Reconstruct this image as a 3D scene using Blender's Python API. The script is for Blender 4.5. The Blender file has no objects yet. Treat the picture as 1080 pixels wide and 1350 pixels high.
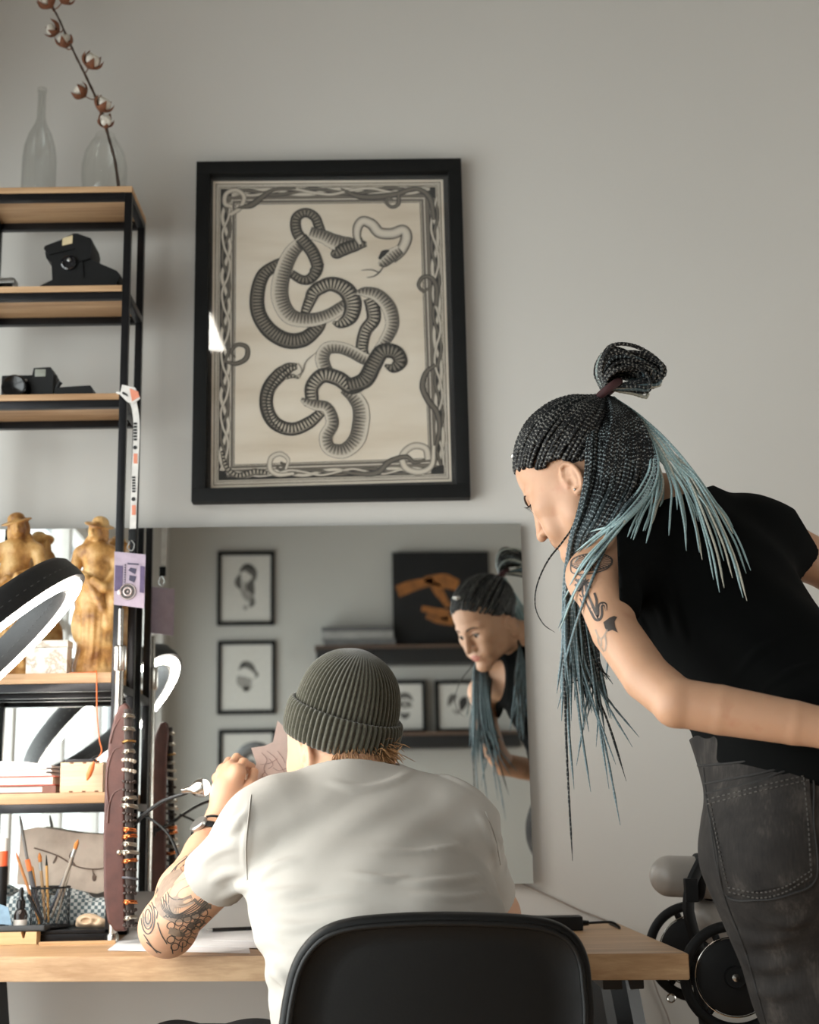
import bpy, math, random
import numpy as np
import openvdb
from mathutils import Vector, Matrix
from mathutils.bvhtree import BVHTree

random.seed(7)
RNG = np.random.default_rng(7)
SC = bpy.context.scene
COL = SC.collection
PI = math.pi

# ------------------------------------------------------------------ camera
FPX, CX, CY = 1830.0, 540.0, 675.0
H = 0.965                                   # lens height above the floor


def nrm(v):
    v = np.asarray(v, float)
    return v / np.linalg.norm(v)


_d = nrm([525 - CX, -(1072 - CY), -FPX])    # world +Y seen in camera axes
_v = np.array([383 - CX, 8475.0, -FPX])
_v = nrm(_v - _d * np.dot(_v, _d))          # world +Z seen in camera axes
_x = np.cross(_d, _v)
RCAM = np.array([_x, _d, _v])               # camera axes -> world
EYE = np.array([0.0, 0.0, H])

cam_data = bpy.data.cameras.new('camera')
cam = bpy.data.objects.new('camera', cam_data)
COL.objects.link(cam)
M4 = Matrix.Identity(4)
for i in range(3):
    for j in range(3):
        M4[i][j] = RCAM[i, j]
    M4[i][3] = EYE[i]
cam.matrix_world = M4
cam_data.sensor_fit = 'HORIZONTAL'
cam_data.sensor_width = 36.0
cam_data.lens = FPX / 1080.0 * 36.0
cam_data.clip_start = 0.05
cam_data.dof.use_dof = True
cam_data.dof.focus_distance = 2.12
cam_data.dof.aperture_fstop = 6.0
SC.camera = cam


def ray(x, y):
    return RCAM @ np.array([x - CX, -(y - CY), -FPX])


def at(x, y, Y):
    """the place where the line of sight through a pixel meets depth Y"""
    r = ray(x, y)
    return EYE + r * (Y / r[1])


def atz(x, y, z):
    r = ray(x, y)
    return EYE + r * ((z - H) / r[2])


def pix(p):
    q = RCAM.T @ (np.asarray(p, float) - EYE)
    return np.array([CX + q[0] / -q[2] * FPX, CY - q[1] / -q[2] * FPX])


# ------------------------------------------------------------------ materials
def lin(c):
    c = np.asarray(c, float) / 255.0
    return tuple(np.where(c <= 0.04045, c / 12.92, ((c + 0.055) / 1.055) ** 2.4))


MATS = {}


class NT:
    def __init__(self, name):
        self.m = bpy.data.materials.new(name)
        self.m.use_nodes = True
        self.t = self.m.node_tree
        self.b = self.t.nodes['Principled BSDF']

    def n(self, kind, **kw):
        nd = self.t.nodes.new(kind)
        for k, v in kw.items():
            if k in nd.inputs.keys():
                nd.inputs[k].default_value = v
            else:
                setattr(nd, k, v)
        return nd

    def l(self, a, b):
        self.t.links.new(a, b)

    def ramp(self, fac, stops, interp='LINEAR'):
        r = self.n('ShaderNodeValToRGB')
        r.color_ramp.interpolation = interp
        e = r.color_ramp.elements
        while len(e) < len(stops):
            e.new(0.5)
        for i, (p, c) in enumerate(stops):
            e[i].position = p
            e[i].color = (*c, 1) if len(c) == 3 else c
        self.l(fac, r.inputs['Fac'])
        return r.outputs['Color']

    def math(self, op, a, b=None, c=None):
        m = self.n('ShaderNodeMath', operation=op)
        for i, v in enumerate((a, b, c)):
            if v is None:
                continue
            if isinstance(v, (int, float)):
                m.inputs[i].default_value = v
            else:
                self.l(v, m.inputs[i])
        return m.outputs[0]

    def mix(self, fac, a, b, kind='MIX'):
        m = self.n('ShaderNodeMix', data_type='RGBA', blend_type=kind)
        for sock, v in ((m.inputs[0], fac), (m.inputs[6], a), (m.inputs[7], b)):
            if isinstance(v, (int, float)):
                sock.default_value = v
            elif isinstance(v, (tuple, list)):
                sock.default_value = (*v, 1) if len(v) == 3 else v
            else:
                self.l(v, sock)
        return m.outputs[2]

    def bump(self, h, strength=0.3, dist=0.01):
        b = self.n('ShaderNodeBump', Strength=strength, Distance=dist)
        self.l(h, b.inputs['Height'])
        self.l(b.outputs['Normal'], self.b.inputs['Normal'])

    def coord(self, kind='Object'):
        return self.n('ShaderNodeTexCoord').outputs[kind]

    def noise(self, scale, detail=4, rough=0.55, co=None):
        x = self.n('ShaderNodeTexNoise', Scale=scale, Detail=detail, Roughness=rough)
        self.l(co if co is not None else self.coord(), x.inputs['Vector'])
        return x.outputs['Fac']

    def mapping(self, co, scale=(1, 1, 1), rot=(0, 0, 0), loc=(0, 0, 0)):
        m = self.n('ShaderNodeMapping')
        m.inputs['Scale'].default_value = scale
        m.inputs['Rotation'].default_value = rot
        m.inputs['Location'].default_value = loc
        self.l(co, m.inputs['Vector'])
        return m.outputs[0]


def mat(name, rgb, rough=0.5, metal=0.0, var=0.08, scale=40, bump=0.0, bscale=None, spec=0.5, coat=0.0,
        sss=0.0, sheen=0.0, alpha=None):
    """a plain surface: base colour broken up by noise, with an optional fine bump"""
    if name in MATS:
        return MATS[name]
    t = NT(name)
    c = np.array(lin(rgb))
    f = t.noise(scale)
    t.l(t.ramp(f, [(0.3, tuple(c * (1 - var))), (0.7, tuple(np.minimum(c * (1 + var), 1)))]), t.b.inputs['Base Color'])
    t.b.inputs['Roughness'].default_value = rough
    t.b.inputs['Metallic'].default_value = metal
    t.b.inputs['Specular IOR Level'].default_value = spec
    t.b.inputs['Coat Weight'].default_value = coat
    t.b.inputs['Sheen Weight'].default_value = sheen
    if sss:
        t.b.inputs['Subsurface Weight'].default_value = sss
        t.b.inputs['Subsurface Radius'].default_value = (0.012, 0.005, 0.003)
        t.b.inputs['Subsurface Scale'].default_value = 1.0
    if bump:
        t.bump(t.noise(bscale or scale * 6), bump, 0.002)
    if alpha is not None:
        t.b.inputs['Alpha'].default_value = alpha
    MATS[name] = t.m
    return t.m


def emit(name, rgb, strength):
    if name in MATS:
        return MATS[name]
    t = NT(name)
    t.b.inputs['Base Color'].default_value = (*lin(rgb), 1)
    t.b.inputs['Emission Color'].default_value = (*lin(rgb), 1)
    t.b.inputs['Emission Strength'].default_value = strength
    MATS[name] = t.m
    return t.m


def wood(name, light, dark, along=0, scale=1.0, rough=0.45, fine=1.0):
    if name in MATS:
        return MATS[name]
    t = NT(name)
    s = [14 * scale] * 3
    s[along] = 0.9 * scale
    co = t.mapping(t.coord(), tuple(s))
    n1 = t.noise(2.2, 6, 0.6, co)
    s2 = [90 * scale] * 3
    s2[along] = 2.0 * scale
    n2 = t.noise(2.0 * fine, 3, 0.6, t.mapping(t.coord(), tuple(s2)))
    f = t.math('ADD', t.math('MULTIPLY', n1, 0.7), t.math('MULTIPLY', n2, 0.3))
    t.l(t.ramp(f, [(0.33, lin(dark)), (0.5, tuple((np.array(lin(dark)) + np.array(lin(light))) / 2)), (0.62, lin(light))]),
        t.b.inputs['Base Color'])
    t.b.inputs['Roughness'].default_value = rough
    t.bump(n2, 0.08, 0.001)
    MATS[name] = t.m
    return t.m


def glass(name, tint=(1, 1, 1), alpha=0.12, rough=0.02, edge=0.55):
    """thin clear glass: mostly passes light, reflects more at a glancing angle"""
    if name in MATS:
        return MATS[name]
    t = NT(name)
    nt = t.t
    out = nt.nodes['Material Output']
    tr = t.n('ShaderNodeBsdfTransparent')
    tr.inputs['Color'].default_value = (*tint, 1)
    gl = t.n('ShaderNodeBsdfGlossy')
    gl.inputs['Roughness'].default_value = rough
    fr = t.n('ShaderNodeLayerWeight', Blend=0.5)
    fac = t.math('ADD', t.math('MULTIPLY', t.math('POWER', fr.outputs['Facing'], 4.0), edge), alpha * 0.3)
    mx = t.n('ShaderNodeMixShader')
    t.l(fac, mx.inputs[0])
    t.l(tr.outputs[0], mx.inputs[1])
    t.l(gl.outputs[0], mx.inputs[2])
    t.l(mx.outputs[0], out.inputs['Surface'])
    MATS[name] = t.m
    return t.m


# ------------------------------------------------------------------ objects
WORLD0 = {}                                  # world origin of every object by name


def wo(o):
    return WORLD0[o.name] if o is not None else np.zeros(3)


def tag(o, label=None, cat=None, group=None, kind=None):
    if label:
        o['label'] = label
    if cat:
        o['category'] = cat
    if group:
        o['group'] = group
    if kind:
        o['kind'] = kind
    return o


def empty(name, loc, label=None, cat=None, group=None):
    o = bpy.data.objects.new(name, None)
    o.empty_display_size = 0.05
    COL.objects.link(o)
    o.location = loc
    WORLD0[o.name] = np.array(loc, float)
    return tag(o, label, cat, group)


class MB:
    """collects shapes in world coordinates; build() links them as ONE mesh object"""

    def __init__(self):
        self.v, self.f, self.uv, self.mi = [], [], [], []
        self.n = 0
        self.cur = 0

    def add(self, verts, faces, uv=None, mi=None):
        verts = np.asarray(verts, float).reshape(-1, 3)
        self.v.append(verts)
        self.f.extend([tuple(int(i) + self.n for i in f) for f in faces])
        self.mi.extend([self.cur if mi is None else mi] * len(faces))
        self.uv.append(np.zeros((len(verts), 2)) if uv is None else np.asarray(uv, float))
        self.n += len(verts)
        return self

    def box(self, lo, hi, bevel=0.0, R=None, c=None):
        """axis box lo..hi with chamfered edges; R, c turn it about a point"""
        lo, hi = np.minimum(lo, hi).astype(float), np.maximum(lo, hi).astype(float)
        b = min(bevel, 0.49 * float(np.min(hi - lo)))
        bm = _bm_box(lo, hi, b)
        v, f = bm
        if R is not None:
            c = (lo + hi) / 2 if c is None else np.asarray(c, float)
            v = (v - c) @ np.asarray(R).T + c
        return self.add(v, f)

    def tube(self, pts, r, seg=10, cap=True, closed=False, flat=1.0, up=None):
        pts = np.asarray(pts, float)
        n = len(pts)
        r = np.broadcast_to(np.asarray(r, float), (n,))
        T = np.gradient(pts, axis=0)
        if closed:
            T = np.roll(pts, -1, 0) - np.roll(pts, 1, 0)
        T /= np.maximum(np.linalg.norm(T, axis=1, keepdims=True), 1e-9)
        a = np.array([0, 0, 1.0]) if up is None else np.asarray(up, float)
        if abs(np.dot(a, T[0])) > 0.95:
            a = np.array([1.0, 0, 0])
        N = np.zeros((n, 3))
        N[0] = nrm(a - T[0] * np.dot(a, T[0]))
        for i in range(1, n):
            q = N[i - 1] - T[i] * np.dot(N[i - 1], T[i])
            N[i] = q / max(np.linalg.norm(q), 1e-9)
        B = np.cross(T, N)
        th = np.arange(seg) / seg * 2 * PI
        ring = pts[:, None] + r[:, None, None] * (np.cos(th)[None, :, None] * N[:, None] * flat + np.sin(th)[None, :, None] * B[:, None])
        L = np.concatenate([[0], np.cumsum(np.linalg.norm(np.diff(pts, axis=0), axis=1))])
        uv = np.zeros((n, seg, 2))
        uv[..., 0] = L[:, None]
        uv[..., 1] = (np.arange(seg) / seg)[None]
        f = []
        m = n if closed else n - 1
        for i in range(m):
            i2 = (i + 1) % n
            for j in range(seg):
                j2 = (j + 1) % seg
                f.append((i * seg + j, i * seg + j2, i2 * seg + j2, i2 * seg + j))
        if cap and not closed:
            f.append(tuple(range(seg - 1, -1, -1)))
            f.append(tuple((n - 1) * seg + j for j in range(seg)))
        return self.add(ring.reshape(-1, 3), f, uv.reshape(-1, 2))

    def lathe(self, prof, c=(0, 0, 0), axis=(0, 0, 1), seg=32, rmod=None, close=True):
        """prof: (radius, height) pairs turned about an axis through c"""
        prof = np.asarray(prof, float)
        A = nrm(axis)
        u = nrm(np.cross(A, [0.13, 1, 0.02] if abs(A[1]) < 0.9 else [1, 0.1, 0]))
        w = np.cross(A, u)
        th = np.arange(seg) / seg * 2 * PI
        rr = prof[:, 0][:, None] * np.ones(seg)[None]
        if rmod is not None:
            rr = rmod(rr, th[None] * np.ones((len(prof), 1)), prof[:, 1][:, None] * np.ones((1, seg)))
        v = np.asarray(c, float) + rr[..., None] * (np.cos(th)[None, :, None] * u + np.sin(th)[None, :, None] * w) + prof[:, 1][:, None, None] * A
        f = []
        n = len(prof)
        for i in range(n - 1):
            for j in range(seg):
                j2 = (j + 1) % seg
                f.append((i * seg + j, i * seg + j2, (i + 1) * seg + j2, (i + 1) * seg + j))
        if close:
            if prof[0, 0] > 1e-6:
                f.append(tuple(range(seg - 1, -1, -1)))
            if prof[-1, 0] > 1e-6:
                f.append(tuple((n - 1) * seg + j for j in range(seg)))
        uv = np.zeros((n, seg, 2))
        uv[..., 0] = (th / (2 * PI))[None]
        uv[..., 1] = np.linspace(0, 1, n)[:, None]
        return self.add(v.reshape(-1, 3), f, uv.reshape(-1, 2))

    def prism(self, poly, off, bevel=0.0):
        """a polygon (3-D points in order) pushed along off"""
        poly = np.asarray(poly, float)
        off = np.asarray(off, float)
        n = len(poly)
        v = np.concatenate([poly, poly + off])
        f = [tuple(range(n - 1, -1, -1)), tuple(range(n, 2 * n))]
        for i in range(n):
            j = (i + 1) % n
            f.append((i, j, n + j, n + i))
        return self.add(v, f)

    def ball(self, c, r, seg=16, rings=10, R=None):
        r = np.broadcast_to(np.asarray(r, float), (3,))
        ph = np.linspace(0, PI, rings + 1)
        th = np.arange(seg) / seg * 2 * PI
        v = np.stack([np.sin(ph)[:, None] * np.cos(th)[None], np.sin(ph)[:, None] * np.sin(th)[None],
                      np.cos(ph)[:, None] * np.ones(seg)[None]], -1).reshape(-1, 3) * r
        if R is not None:
            v = v @ np.asarray(R).T
        f = []
        for i in range(rings):
            for j in range(seg):
                j2 = (j + 1) % seg
                f.append((i * seg + j, (i + 1) * seg + j, (i + 1) * seg + j2, i * seg + j2))
        return self.add(v + np.asarray(c, float), f)

    def torus(self, c, R, r, axis=(0, 0, 1), seg=40, sub=10, flat=1.0):
        A = nrm(axis)
        u = nrm(np.cross(A, [0.2, 0.9, 0.1] if abs(A[1]) < 0.9 else [1, 0, 0.1]))
        w = np.cross(A, u)
        th = np.arange(seg) / seg * 2 * PI
        pts = np.asarray(c, float) + R * (np.cos(th)[:, None] * u + np.sin(th)[:, None] * w)
        return self.tube(pts, r, sub, closed=True, up=A, flat=flat)

    def build(self, name, m=None, parent=None, smooth=True, angle=40, kind=None):
        me = bpy.data.meshes.new(name)
        v = np.concatenate(self.v) - wo(parent)
        me.from_pydata(v.tolist(), [], self.f)
        uv = np.concatenate(self.uv)
        lay = me.uv_layers.new(name='UVMap')
        li = np.zeros(len(me.loops), int)
        me.loops.foreach_get('vertex_index', li)
        lay.data.foreach_set('uv', uv[li].ravel())
        ms = m if isinstance(m, (list, tuple)) else [m]
        for q in ms:
            me.materials.append(q)
        if len(ms) > 1:
            me.polygons.foreach_set('material_index', self.mi)
        me.update()
        _fix_normals(me)
        if smooth:
            me.polygons.foreach_set('use_smooth', [True] * len(me.polygons))
            me.set_sharp_from_angle(angle=math.radians(angle))
        o = bpy.data.objects.new(name, me)
        COL.objects.link(o)
        if parent is not None:
            o.parent = parent
        WORLD0[o.name] = wo(parent).copy()
        if kind:
            o['kind'] = kind
        return o


def _fix_normals(me):
    import bmesh
    bm = bmesh.new()
    bm.from_mesh(me)
    bmesh.ops.recalc_face_normals(bm, faces=bm.faces)
    bm.to_mesh(me)
    bm.free()


def _bm_box(lo, hi, b):
    import bmesh
    bm = bmesh.new()
    bmesh.ops.create_cube(bm, size=1)
    c, s = (lo + hi) / 2, hi - lo
    for v in bm.verts:
        v.co = Vector(np.array(v.co) * s + c)
    if b > 0:
        bmesh.ops.bevel(bm, geom=bm.edges[:], offset=b, segments=2, affect='EDGES', profile=0.7)
    bm.verts.index_update()
    v = np.array([x.co[:] for x in bm.verts])
    f = [tuple(q.index for q in p.verts) for p in bm.faces]
    bm.free()
    return v, f


def catmull(pts, n=40):
    """smooth curve through points, n samples"""
    P = np.asarray(pts, float)
    if len(P) < 3:
        t = np.linspace(0, 1, n)[:, None]
        return P[0] * (1 - t) + P[-1] * t
    Q = np.vstack([2 * P[0] - P[1], P, 2 * P[-1] - P[-2]])
    seg = len(P) - 1
    u = np.linspace(0, seg, n)
    i = np.minimum(u.astype(int), seg - 1)
    t = (u - i)[:, None]
    p0, p1, p2, p3 = Q[i], Q[i + 1], Q[i + 2], Q[i + 3]
    return 0.5 * (2 * p1 + (p2 - p0) * t + (2 * p0 - 5 * p1 + 4 * p2 - p3) * t ** 2 + (3 * p1 - p0 - 3 * p2 + p3) * t ** 3)


def rotz(a):
    c, s = math.cos(a), math.sin(a)
    return np.array([[c, -s, 0], [s, c, 0], [0, 0, 1.0]])


def rotx(a):
    c, s = math.cos(a), math.sin(a)
    return np.array([[1.0, 0, 0], [0, c, -s], [0, s, c]])


def roty(a):
    c, s = math.cos(a), math.sin(a)
    return np.array([[c, 0, s], [0, 1.0, 0], [-s, 0, c]])


def ncopy(o, parent=None):
    c = o.copy()
    COL.objects.link(c)
    WORLD0[c.name] = wo(o).copy()
    if parent is not None:
        c.parent = parent
    for ch in list(o.children):
        ncopy(ch, c)
    return c


# ------------------------------------------------------------------ solid modelling by distance field
class Field:
    """a distance field on a grid; shapes are blended in and the zero surface becomes one continuous mesh"""

    def __init__(self, lo, hi, h):
        self.lo, self.h = np.asarray(lo, float), h
        self.n = np.ceil((np.asarray(hi, float) - self.lo) / h).astype(int) + 1
        self.d = np.full(self.n, 0.2, np.float32)

    def sub(self, lo, hi):
        a = np.maximum(np.floor((np.asarray(lo) - self.lo) / self.h).astype(int), 0)
        b = np.minimum(np.ceil((np.asarray(hi) - self.lo) / self.h).astype(int) + 1, self.n)
        if np.any(b <= a):
            return None, None
        ax = [(self.lo[i] + self.h * np.arange(a[i], b[i])).astype(np.float32) for i in range(3)]
        P = np.stack(np.meshgrid(*ax, indexing='ij'), -1)
        return tuple(slice(a[i], b[i]) for i in range(3)), P

    def put(self, fn, lo, hi, k=0.0, op='u'):
        pad = k + 4 * self.h
        s, P = self.sub(np.asarray(lo) - pad, np.asarray(hi) + pad)
        if s is None:
            return self
        e = fn(P).astype(np.float32)
        d = self.d[s]
        if op == 's':
            e = -e
            if k > 0:
                hh = np.maximum(k - np.abs(d - e), 0) / k
                self.d[s] = np.maximum(d, e) + hh * hh * k * 0.25
            else:
                self.d[s] = np.maximum(d, e)
        else:
            if k > 0:
                hh = np.maximum(k - np.abs(d - e), 0) / k
                self.d[s] = np.minimum(d, e) - hh * hh * k * 0.25
            else:
                self.d[s] = np.minimum(d, e)
        return self

    def cone(self, a, b, ra, rb, k=0.0, op='u'):
        a, b = np.asarray(a, float), np.asarray(b, float)
        m = max(ra, rb)
        return self.put(lambda P: sd_cone(P, a, b, ra, rb), np.minimum(a, b) - m, np.maximum(a, b) + m, k, op)

    def chain(self, pts, rs, k=0.0, kk=None):
        for i in range(len(pts) - 1):
            self.cone(pts[i], pts[i + 1], rs[i], rs[i + 1], k if (i == 0 or kk is None) else kk)
        return self

    def ell(self, c, r, k=0.0, op='u', R=None):
        c = np.asarray(c, float)
        r = np.broadcast_to(np.asarray(r, float), (3,))
        m = float(np.max(r))
        return self.put(lambda P: sd_ell(P, c, r, R), c - m, c + m, k, op)

    def mesh(self, name, m, parent, iso=0.0, smooth=1, kind=None):
        g = openvdb.FloatGrid()
        g.background = 0.2
        g.copyFromArray(np.ascontiguousarray(self.d - iso))
        pts, quads = g.convertToQuads(0.0)
        pts = pts.astype(float)
        quads = quads[:, ::-1].astype(np.int64)
        pts, quads = biggest(pts, quads)
        pts = relax(pts, quads, smooth)
        v = self.lo + pts * self.h
        return mesh_np(name, v, quads, m, parent, kind)


def biggest(p, q):
    """keep the largest connected piece"""
    n = len(p)
    lab = np.arange(n)
    for _ in range(4000):
        mn = lab[q].min(1)
        new = lab.copy()
        for c in range(4):
            np.minimum.at(new, q[:, c], mn)
        new = new[new]
        if np.array_equal(new, lab):
            break
        lab = new
    ids, cnt = np.unique(lab, return_counts=True)
    if len(ids) == 1:
        return p, q
    keep = lab == ids[np.argmax(cnt)]
    mp = np.cumsum(keep) - 1
    return p[keep], mp[q[keep[q[:, 0]]]]


def relax(p, q, it):
    if it <= 0:
        return p
    e = np.concatenate([q[:, [0, 1]], q[:, [1, 2]], q[:, [2, 3]], q[:, [3, 0]]])
    e = np.concatenate([e, e[:, ::-1]])
    n = len(p)
    deg = np.bincount(e[:, 0], minlength=n)[:, None]
    for k in range(it * 2):
        w = 0.5 if k % 2 == 0 else -0.52
        s = np.stack([np.bincount(e[:, 0], weights=p[e[:, 1], c], minlength=n) for c in range(3)], 1)
        p = p + w * (s / np.maximum(deg, 1) - p)
    return p


def mesh_np(name, v, quads, m, parent, kind=None):
    me = bpy.data.meshes.new(name)
    v = v - wo(parent)
    me.vertices.add(len(v))
    me.vertices.foreach_set('co', v.astype(np.float32).ravel())
    nq = len(quads)
    me.loops.add(nq * 4)
    me.polygons.add(nq)
    me.loops.foreach_set('vertex_index', quads.astype(np.int32).ravel())
    me.polygons.foreach_set('loop_start', np.arange(0, nq * 4, 4, dtype=np.int32))
    me.polygons.foreach_set('use_smooth', np.ones(nq, bool))
    me.update(calc_edges=True)
    me.validate()
    me.materials.append(m)
    o = bpy.data.objects.new(name, me)
    COL.objects.link(o)
    if parent is not None:
        o.parent = parent
    WORLD0[o.name] = wo(parent).copy()
    if kind:
        o['kind'] = kind
    return o


def sd_cone(P, a, b, ra, rb):
    ba = (b - a).astype(np.float32)
    L2 = float(ba @ ba)
    t = np.clip(((P - a.astype(np.float32)) @ ba) / max(L2, 1e-12), 0, 1)
    d = P - (a.astype(np.float32) + t[..., None] * ba)
    return np.sqrt(np.einsum('...i,...i', d, d)) - (ra + (rb - ra) * t)


def sd_ell(P, c, r, R=None):
    q = P - c.astype(np.float32)
    if R is not None:
        q = q @ np.asarray(R, np.float32)          # columns of R are the ellipsoid's axes
    r = r.astype(np.float32)
    k0 = np.sqrt(np.sum((q / r) ** 2, -1))
    k1 = np.sqrt(np.sum((q / (r * r)) ** 2, -1))
    return np.where(k1 > 1e-6, k0 * (k0 - 1) / np.maximum(k1, 1e-6), -float(r.min()))


def bvh_of(o):
    me = o.data
    w = wo(o)
    v = np.zeros(len(me.vertices) * 3, np.float32)
    me.vertices.foreach_get('co', v)
    v = v.reshape(-1, 3) + w
    return BVHTree.FromPolygons(v.tolist(), [tuple(p.vertices) for p in me.polygons])
# ================================================================== the room
YW = 2.95            # picture wall
YM = 2.93            # mirror face
XL, XR, ZC = -1.20, 3.6, 3.3
DESK = 0.74
MXR = (at(685, 690, YM)[0] + at(705, 1162, YM)[0]) / 2     # right edge of the mirror
MNX = 0.024                                                # the mirror stands off the wall a little at its left end
MN = nrm([MNX, -1.0, 0.0])


def mirror_y(x):
    return YM + MNX * (x - MXR)


def bounce(x, y):
    """where a line of sight meets the mirror and the way it goes on"""
    r = nrm(ray(x, y))
    m = np.array([MXR, YM, 0.0])
    p = EYE + r * (np.dot(m - EYE, MN) / np.dot(r, MN))
    return p, r - 2 * np.dot(r, MN) * MN


_p, _r = bounce(222, 800)
YB = _p[1] + _r[1] * (XL - _p[0]) / _r[0]                   # depth of the far wall


def refl(x, y, Y):
    """the place behind the camera (depth Y) that the mirror shows at a pixel"""
    p, r = bounce(x, y)
    return p + r * ((Y - p[1]) / r[1])


def paint(name, rgb):
    t = NT(name)
    c = np.array(lin(rgb))
    n1 = t.noise(0.9, 3)
    t.l(t.ramp(n1, [(0.3, tuple(c * 0.97)), (0.7, tuple(c * 1.02))]), t.b.inputs['Base Color'])
    t.b.inputs['Roughness'].default_value = 0.75
    t.b.inputs['Specular IOR Level'].default_value = 0.3
    t.bump(t.noise(160, 3), 0.05, 0.001)
    return t.m


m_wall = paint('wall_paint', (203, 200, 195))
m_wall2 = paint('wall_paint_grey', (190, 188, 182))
m_ceil = paint('ceiling_paint', (150, 149, 146))
m_black = mat('black_powder_coat', (22, 22, 23), 0.42, 0.0, 0.1, 60, 0.15)
m_floor = wood('floor_oak', (206, 172, 138), (172, 136, 104), 1, 0.5)


def slab(name, lo, hi, m, kind='structure', bevel=0.0):
    return MB().box(lo, hi, bevel).build(name, m, None, kind=kind)


slab('wall_north', (XL - .1, YW, 0), (XR + .1, YW + .12, ZC), m_wall)
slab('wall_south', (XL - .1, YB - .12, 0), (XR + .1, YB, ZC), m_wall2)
EY0, EY1, EZ0, EZ1 = 0.9, 2.6, 0.22, 1.35  # opening for the added low window, out of view
w = MB()
w.box((XR, YB, 0), (XR + .16, YW, EZ0)).box((XR, YB, EZ1), (XR + .16, YW, ZC)).box((XR, YB, EZ0), (XR + .16, EY0, EZ1)).box((XR, EY1, EZ0), (XR + .16, YW, EZ1))
w.build('wall_east', m_wall, None, kind='structure')
slab('floor', (XL - .1, YB - .1, -.1), (XR + .1, YW + .1, 0), m_floor)
slab('ceiling', (XL - .1, YB - .1, ZC), (XR + .1, YW + .1, ZC + .1), m_ceil)
# west wall with one wide window opening
WY0, WY1, WZ0, WZ1 = YB + .3, 2.70, 0.25, 2.28
w = MB()
w.box((XL - .2, YB, 0), (XL, YW, WZ0))
w.box((XL - .2, YB, WZ1), (XL, YW, ZC))
w.box((XL - .2, YB, WZ0), (XL, WY0, WZ1))
w.box((XL - .2, WY1, WZ0), (XL, YW, WZ1))
w.build('wall_west', m_wall, None, kind='structure')
m_white = mat('white_window_lacquer', (232, 230, 225), 0.35, 0, 0.03, 20)
win = empty('window_1', ((XL - .1), (WY0 + WY1) / 2, WZ0))
win['kind'] = 'structure'
fr = MB()
for z in (WZ0 + .03, WZ1 - .03):
    fr.box((XL - .14, WY0, z - .03), (XL - .06, WY1, z + .03), .006)
nb = 7
for i in range(nb):
    y = WY0 + .03 + (WY1 - WY0 - .06) * i / (nb - 1)
    fr.box((XL - .14, y - .03, WZ0), (XL - .06, y + .03, WZ1), .006)
fr.box((XL - .13, WY0, 1.75), (XL - .07, WY1, 1.80), .005)
fr.build('window_frame', m_white, win, kind='structure')
MB().box((XL - .2, WY0 - .03, WZ0 - .03), (XL + .06, WY1 + .03, WZ0), .006).build('window_sill', m_white, win, kind='structure')
m_pane = glass('window_glass', (0.97, 0.99, 0.98), 0.1)
MB().box((XL - .103, WY0 + .03, WZ0 + .03), (XL - .099, WY1 - .03, WZ1 - .03)).build('window_pane', m_pane, win, kind='structure')

win = empty('added_window', (XR + .08, (EY0 + EY1) / 2, EZ0))  # unseen window, added to brighten the lower part of the picture wall
win['kind'] = 'structure'
fr = MB()
for z in (EZ0 + .03, EZ1 - .03):
    fr.box((XR + .05, EY0, z - .03), (XR + .11, EY1, z + .03), .006)
for y in (EY0 + .03, (EY0 + EY1) / 2, EY1 - .03):
    fr.box((XR + .05, y - .03, EZ0), (XR + .11, y + .03, EZ1), .006)
fr.build('window_frame', m_white, win, kind='structure')
MB().box((XR + .079, EY0 + .03, EZ0 + .03), (XR + .083, EY1 - .03, EZ1 - .03)).build('window_pane', m_pane, win, kind='structure')

# ------------------------------------------------------------------ light
wd = bpy.data.worlds.new('sky')
SC.world = wd
wd.use_nodes = True
wd.node_tree.nodes['Background'].inputs[0].default_value = (0.86, 0.93, 1.0, 1)
wd.node_tree.nodes['Background'].inputs[1].default_value = 1.6


def area(name, loc, rot, sx, sy, power, col=(1, 1, 1)):
    l = bpy.data.lights.new(name, 'AREA')
    l.shape = 'RECTANGLE'
    l.size, l.size_y = sx, sy
    l.energy = power
    l.color = col
    o = bpy.data.objects.new(name, l)
    COL.objects.link(o)
    o.location = loc
    o.rotation_euler = rot
    return o


YMID = 0.55
area('added_daylight_east', (XR + .3, (EY0 + EY1) / 2, (EZ0 + EZ1) / 2), (0, PI / 2, 0), EZ1 - EZ0 + .15, EY1 - EY0 + .15, 58, (1.0, 0.955, 0.915))  # added light behind the invented east window, lifts the lower wall
for nm, ya, yb_, pw in (('daylight_rear', WY0 - .1, YMID, 70), ('daylight_front', YMID, WY1 + .1, 80)):
    area(nm, (XL - .35, (ya + yb_) / 2, (WZ0 + WZ1) / 2), (0, -PI / 2, 0), WZ1 - WZ0 + .2, yb_ - ya, pw, (0.985, 0.99, 0.985))

# ================================================================== desk
m_oak = wood('desk_oak', (205, 168, 128), (164, 124, 84), 0, 1.0, 0.4)
FL = atz(0, 1262, DESK)
FR = atz(908, 1257, DESK)
sl = (FR - FL) / (FR - FL)[0]
FL = FR + sl * (-1.05 - FR[0])
BR = np.array([0.44, 2.925, DESK])
BL = np.array([-1.05, 2.925, DESK])
desk = empty('desk', (-.3, 2.7, 0), 'long pale oak desk with black metal trestle legs in front of the man', 'desk')
t = MB()
poly = np.array([FL, FR, BR, BL])
import bmesh
bm = bmesh.new()
T = .040
vs = [bm.verts.new(p) for p in poly] + [bm.verts.new(p - np.array([0, 0, T])) for p in poly]
for f in ((0, 1, 2, 3), (7, 6, 5, 4), (0, 4, 5, 1), (1, 5, 6, 2), (2, 6, 7, 3), (3, 7, 4, 0)):
    bm.faces.new([vs[i] for i in f])
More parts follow.
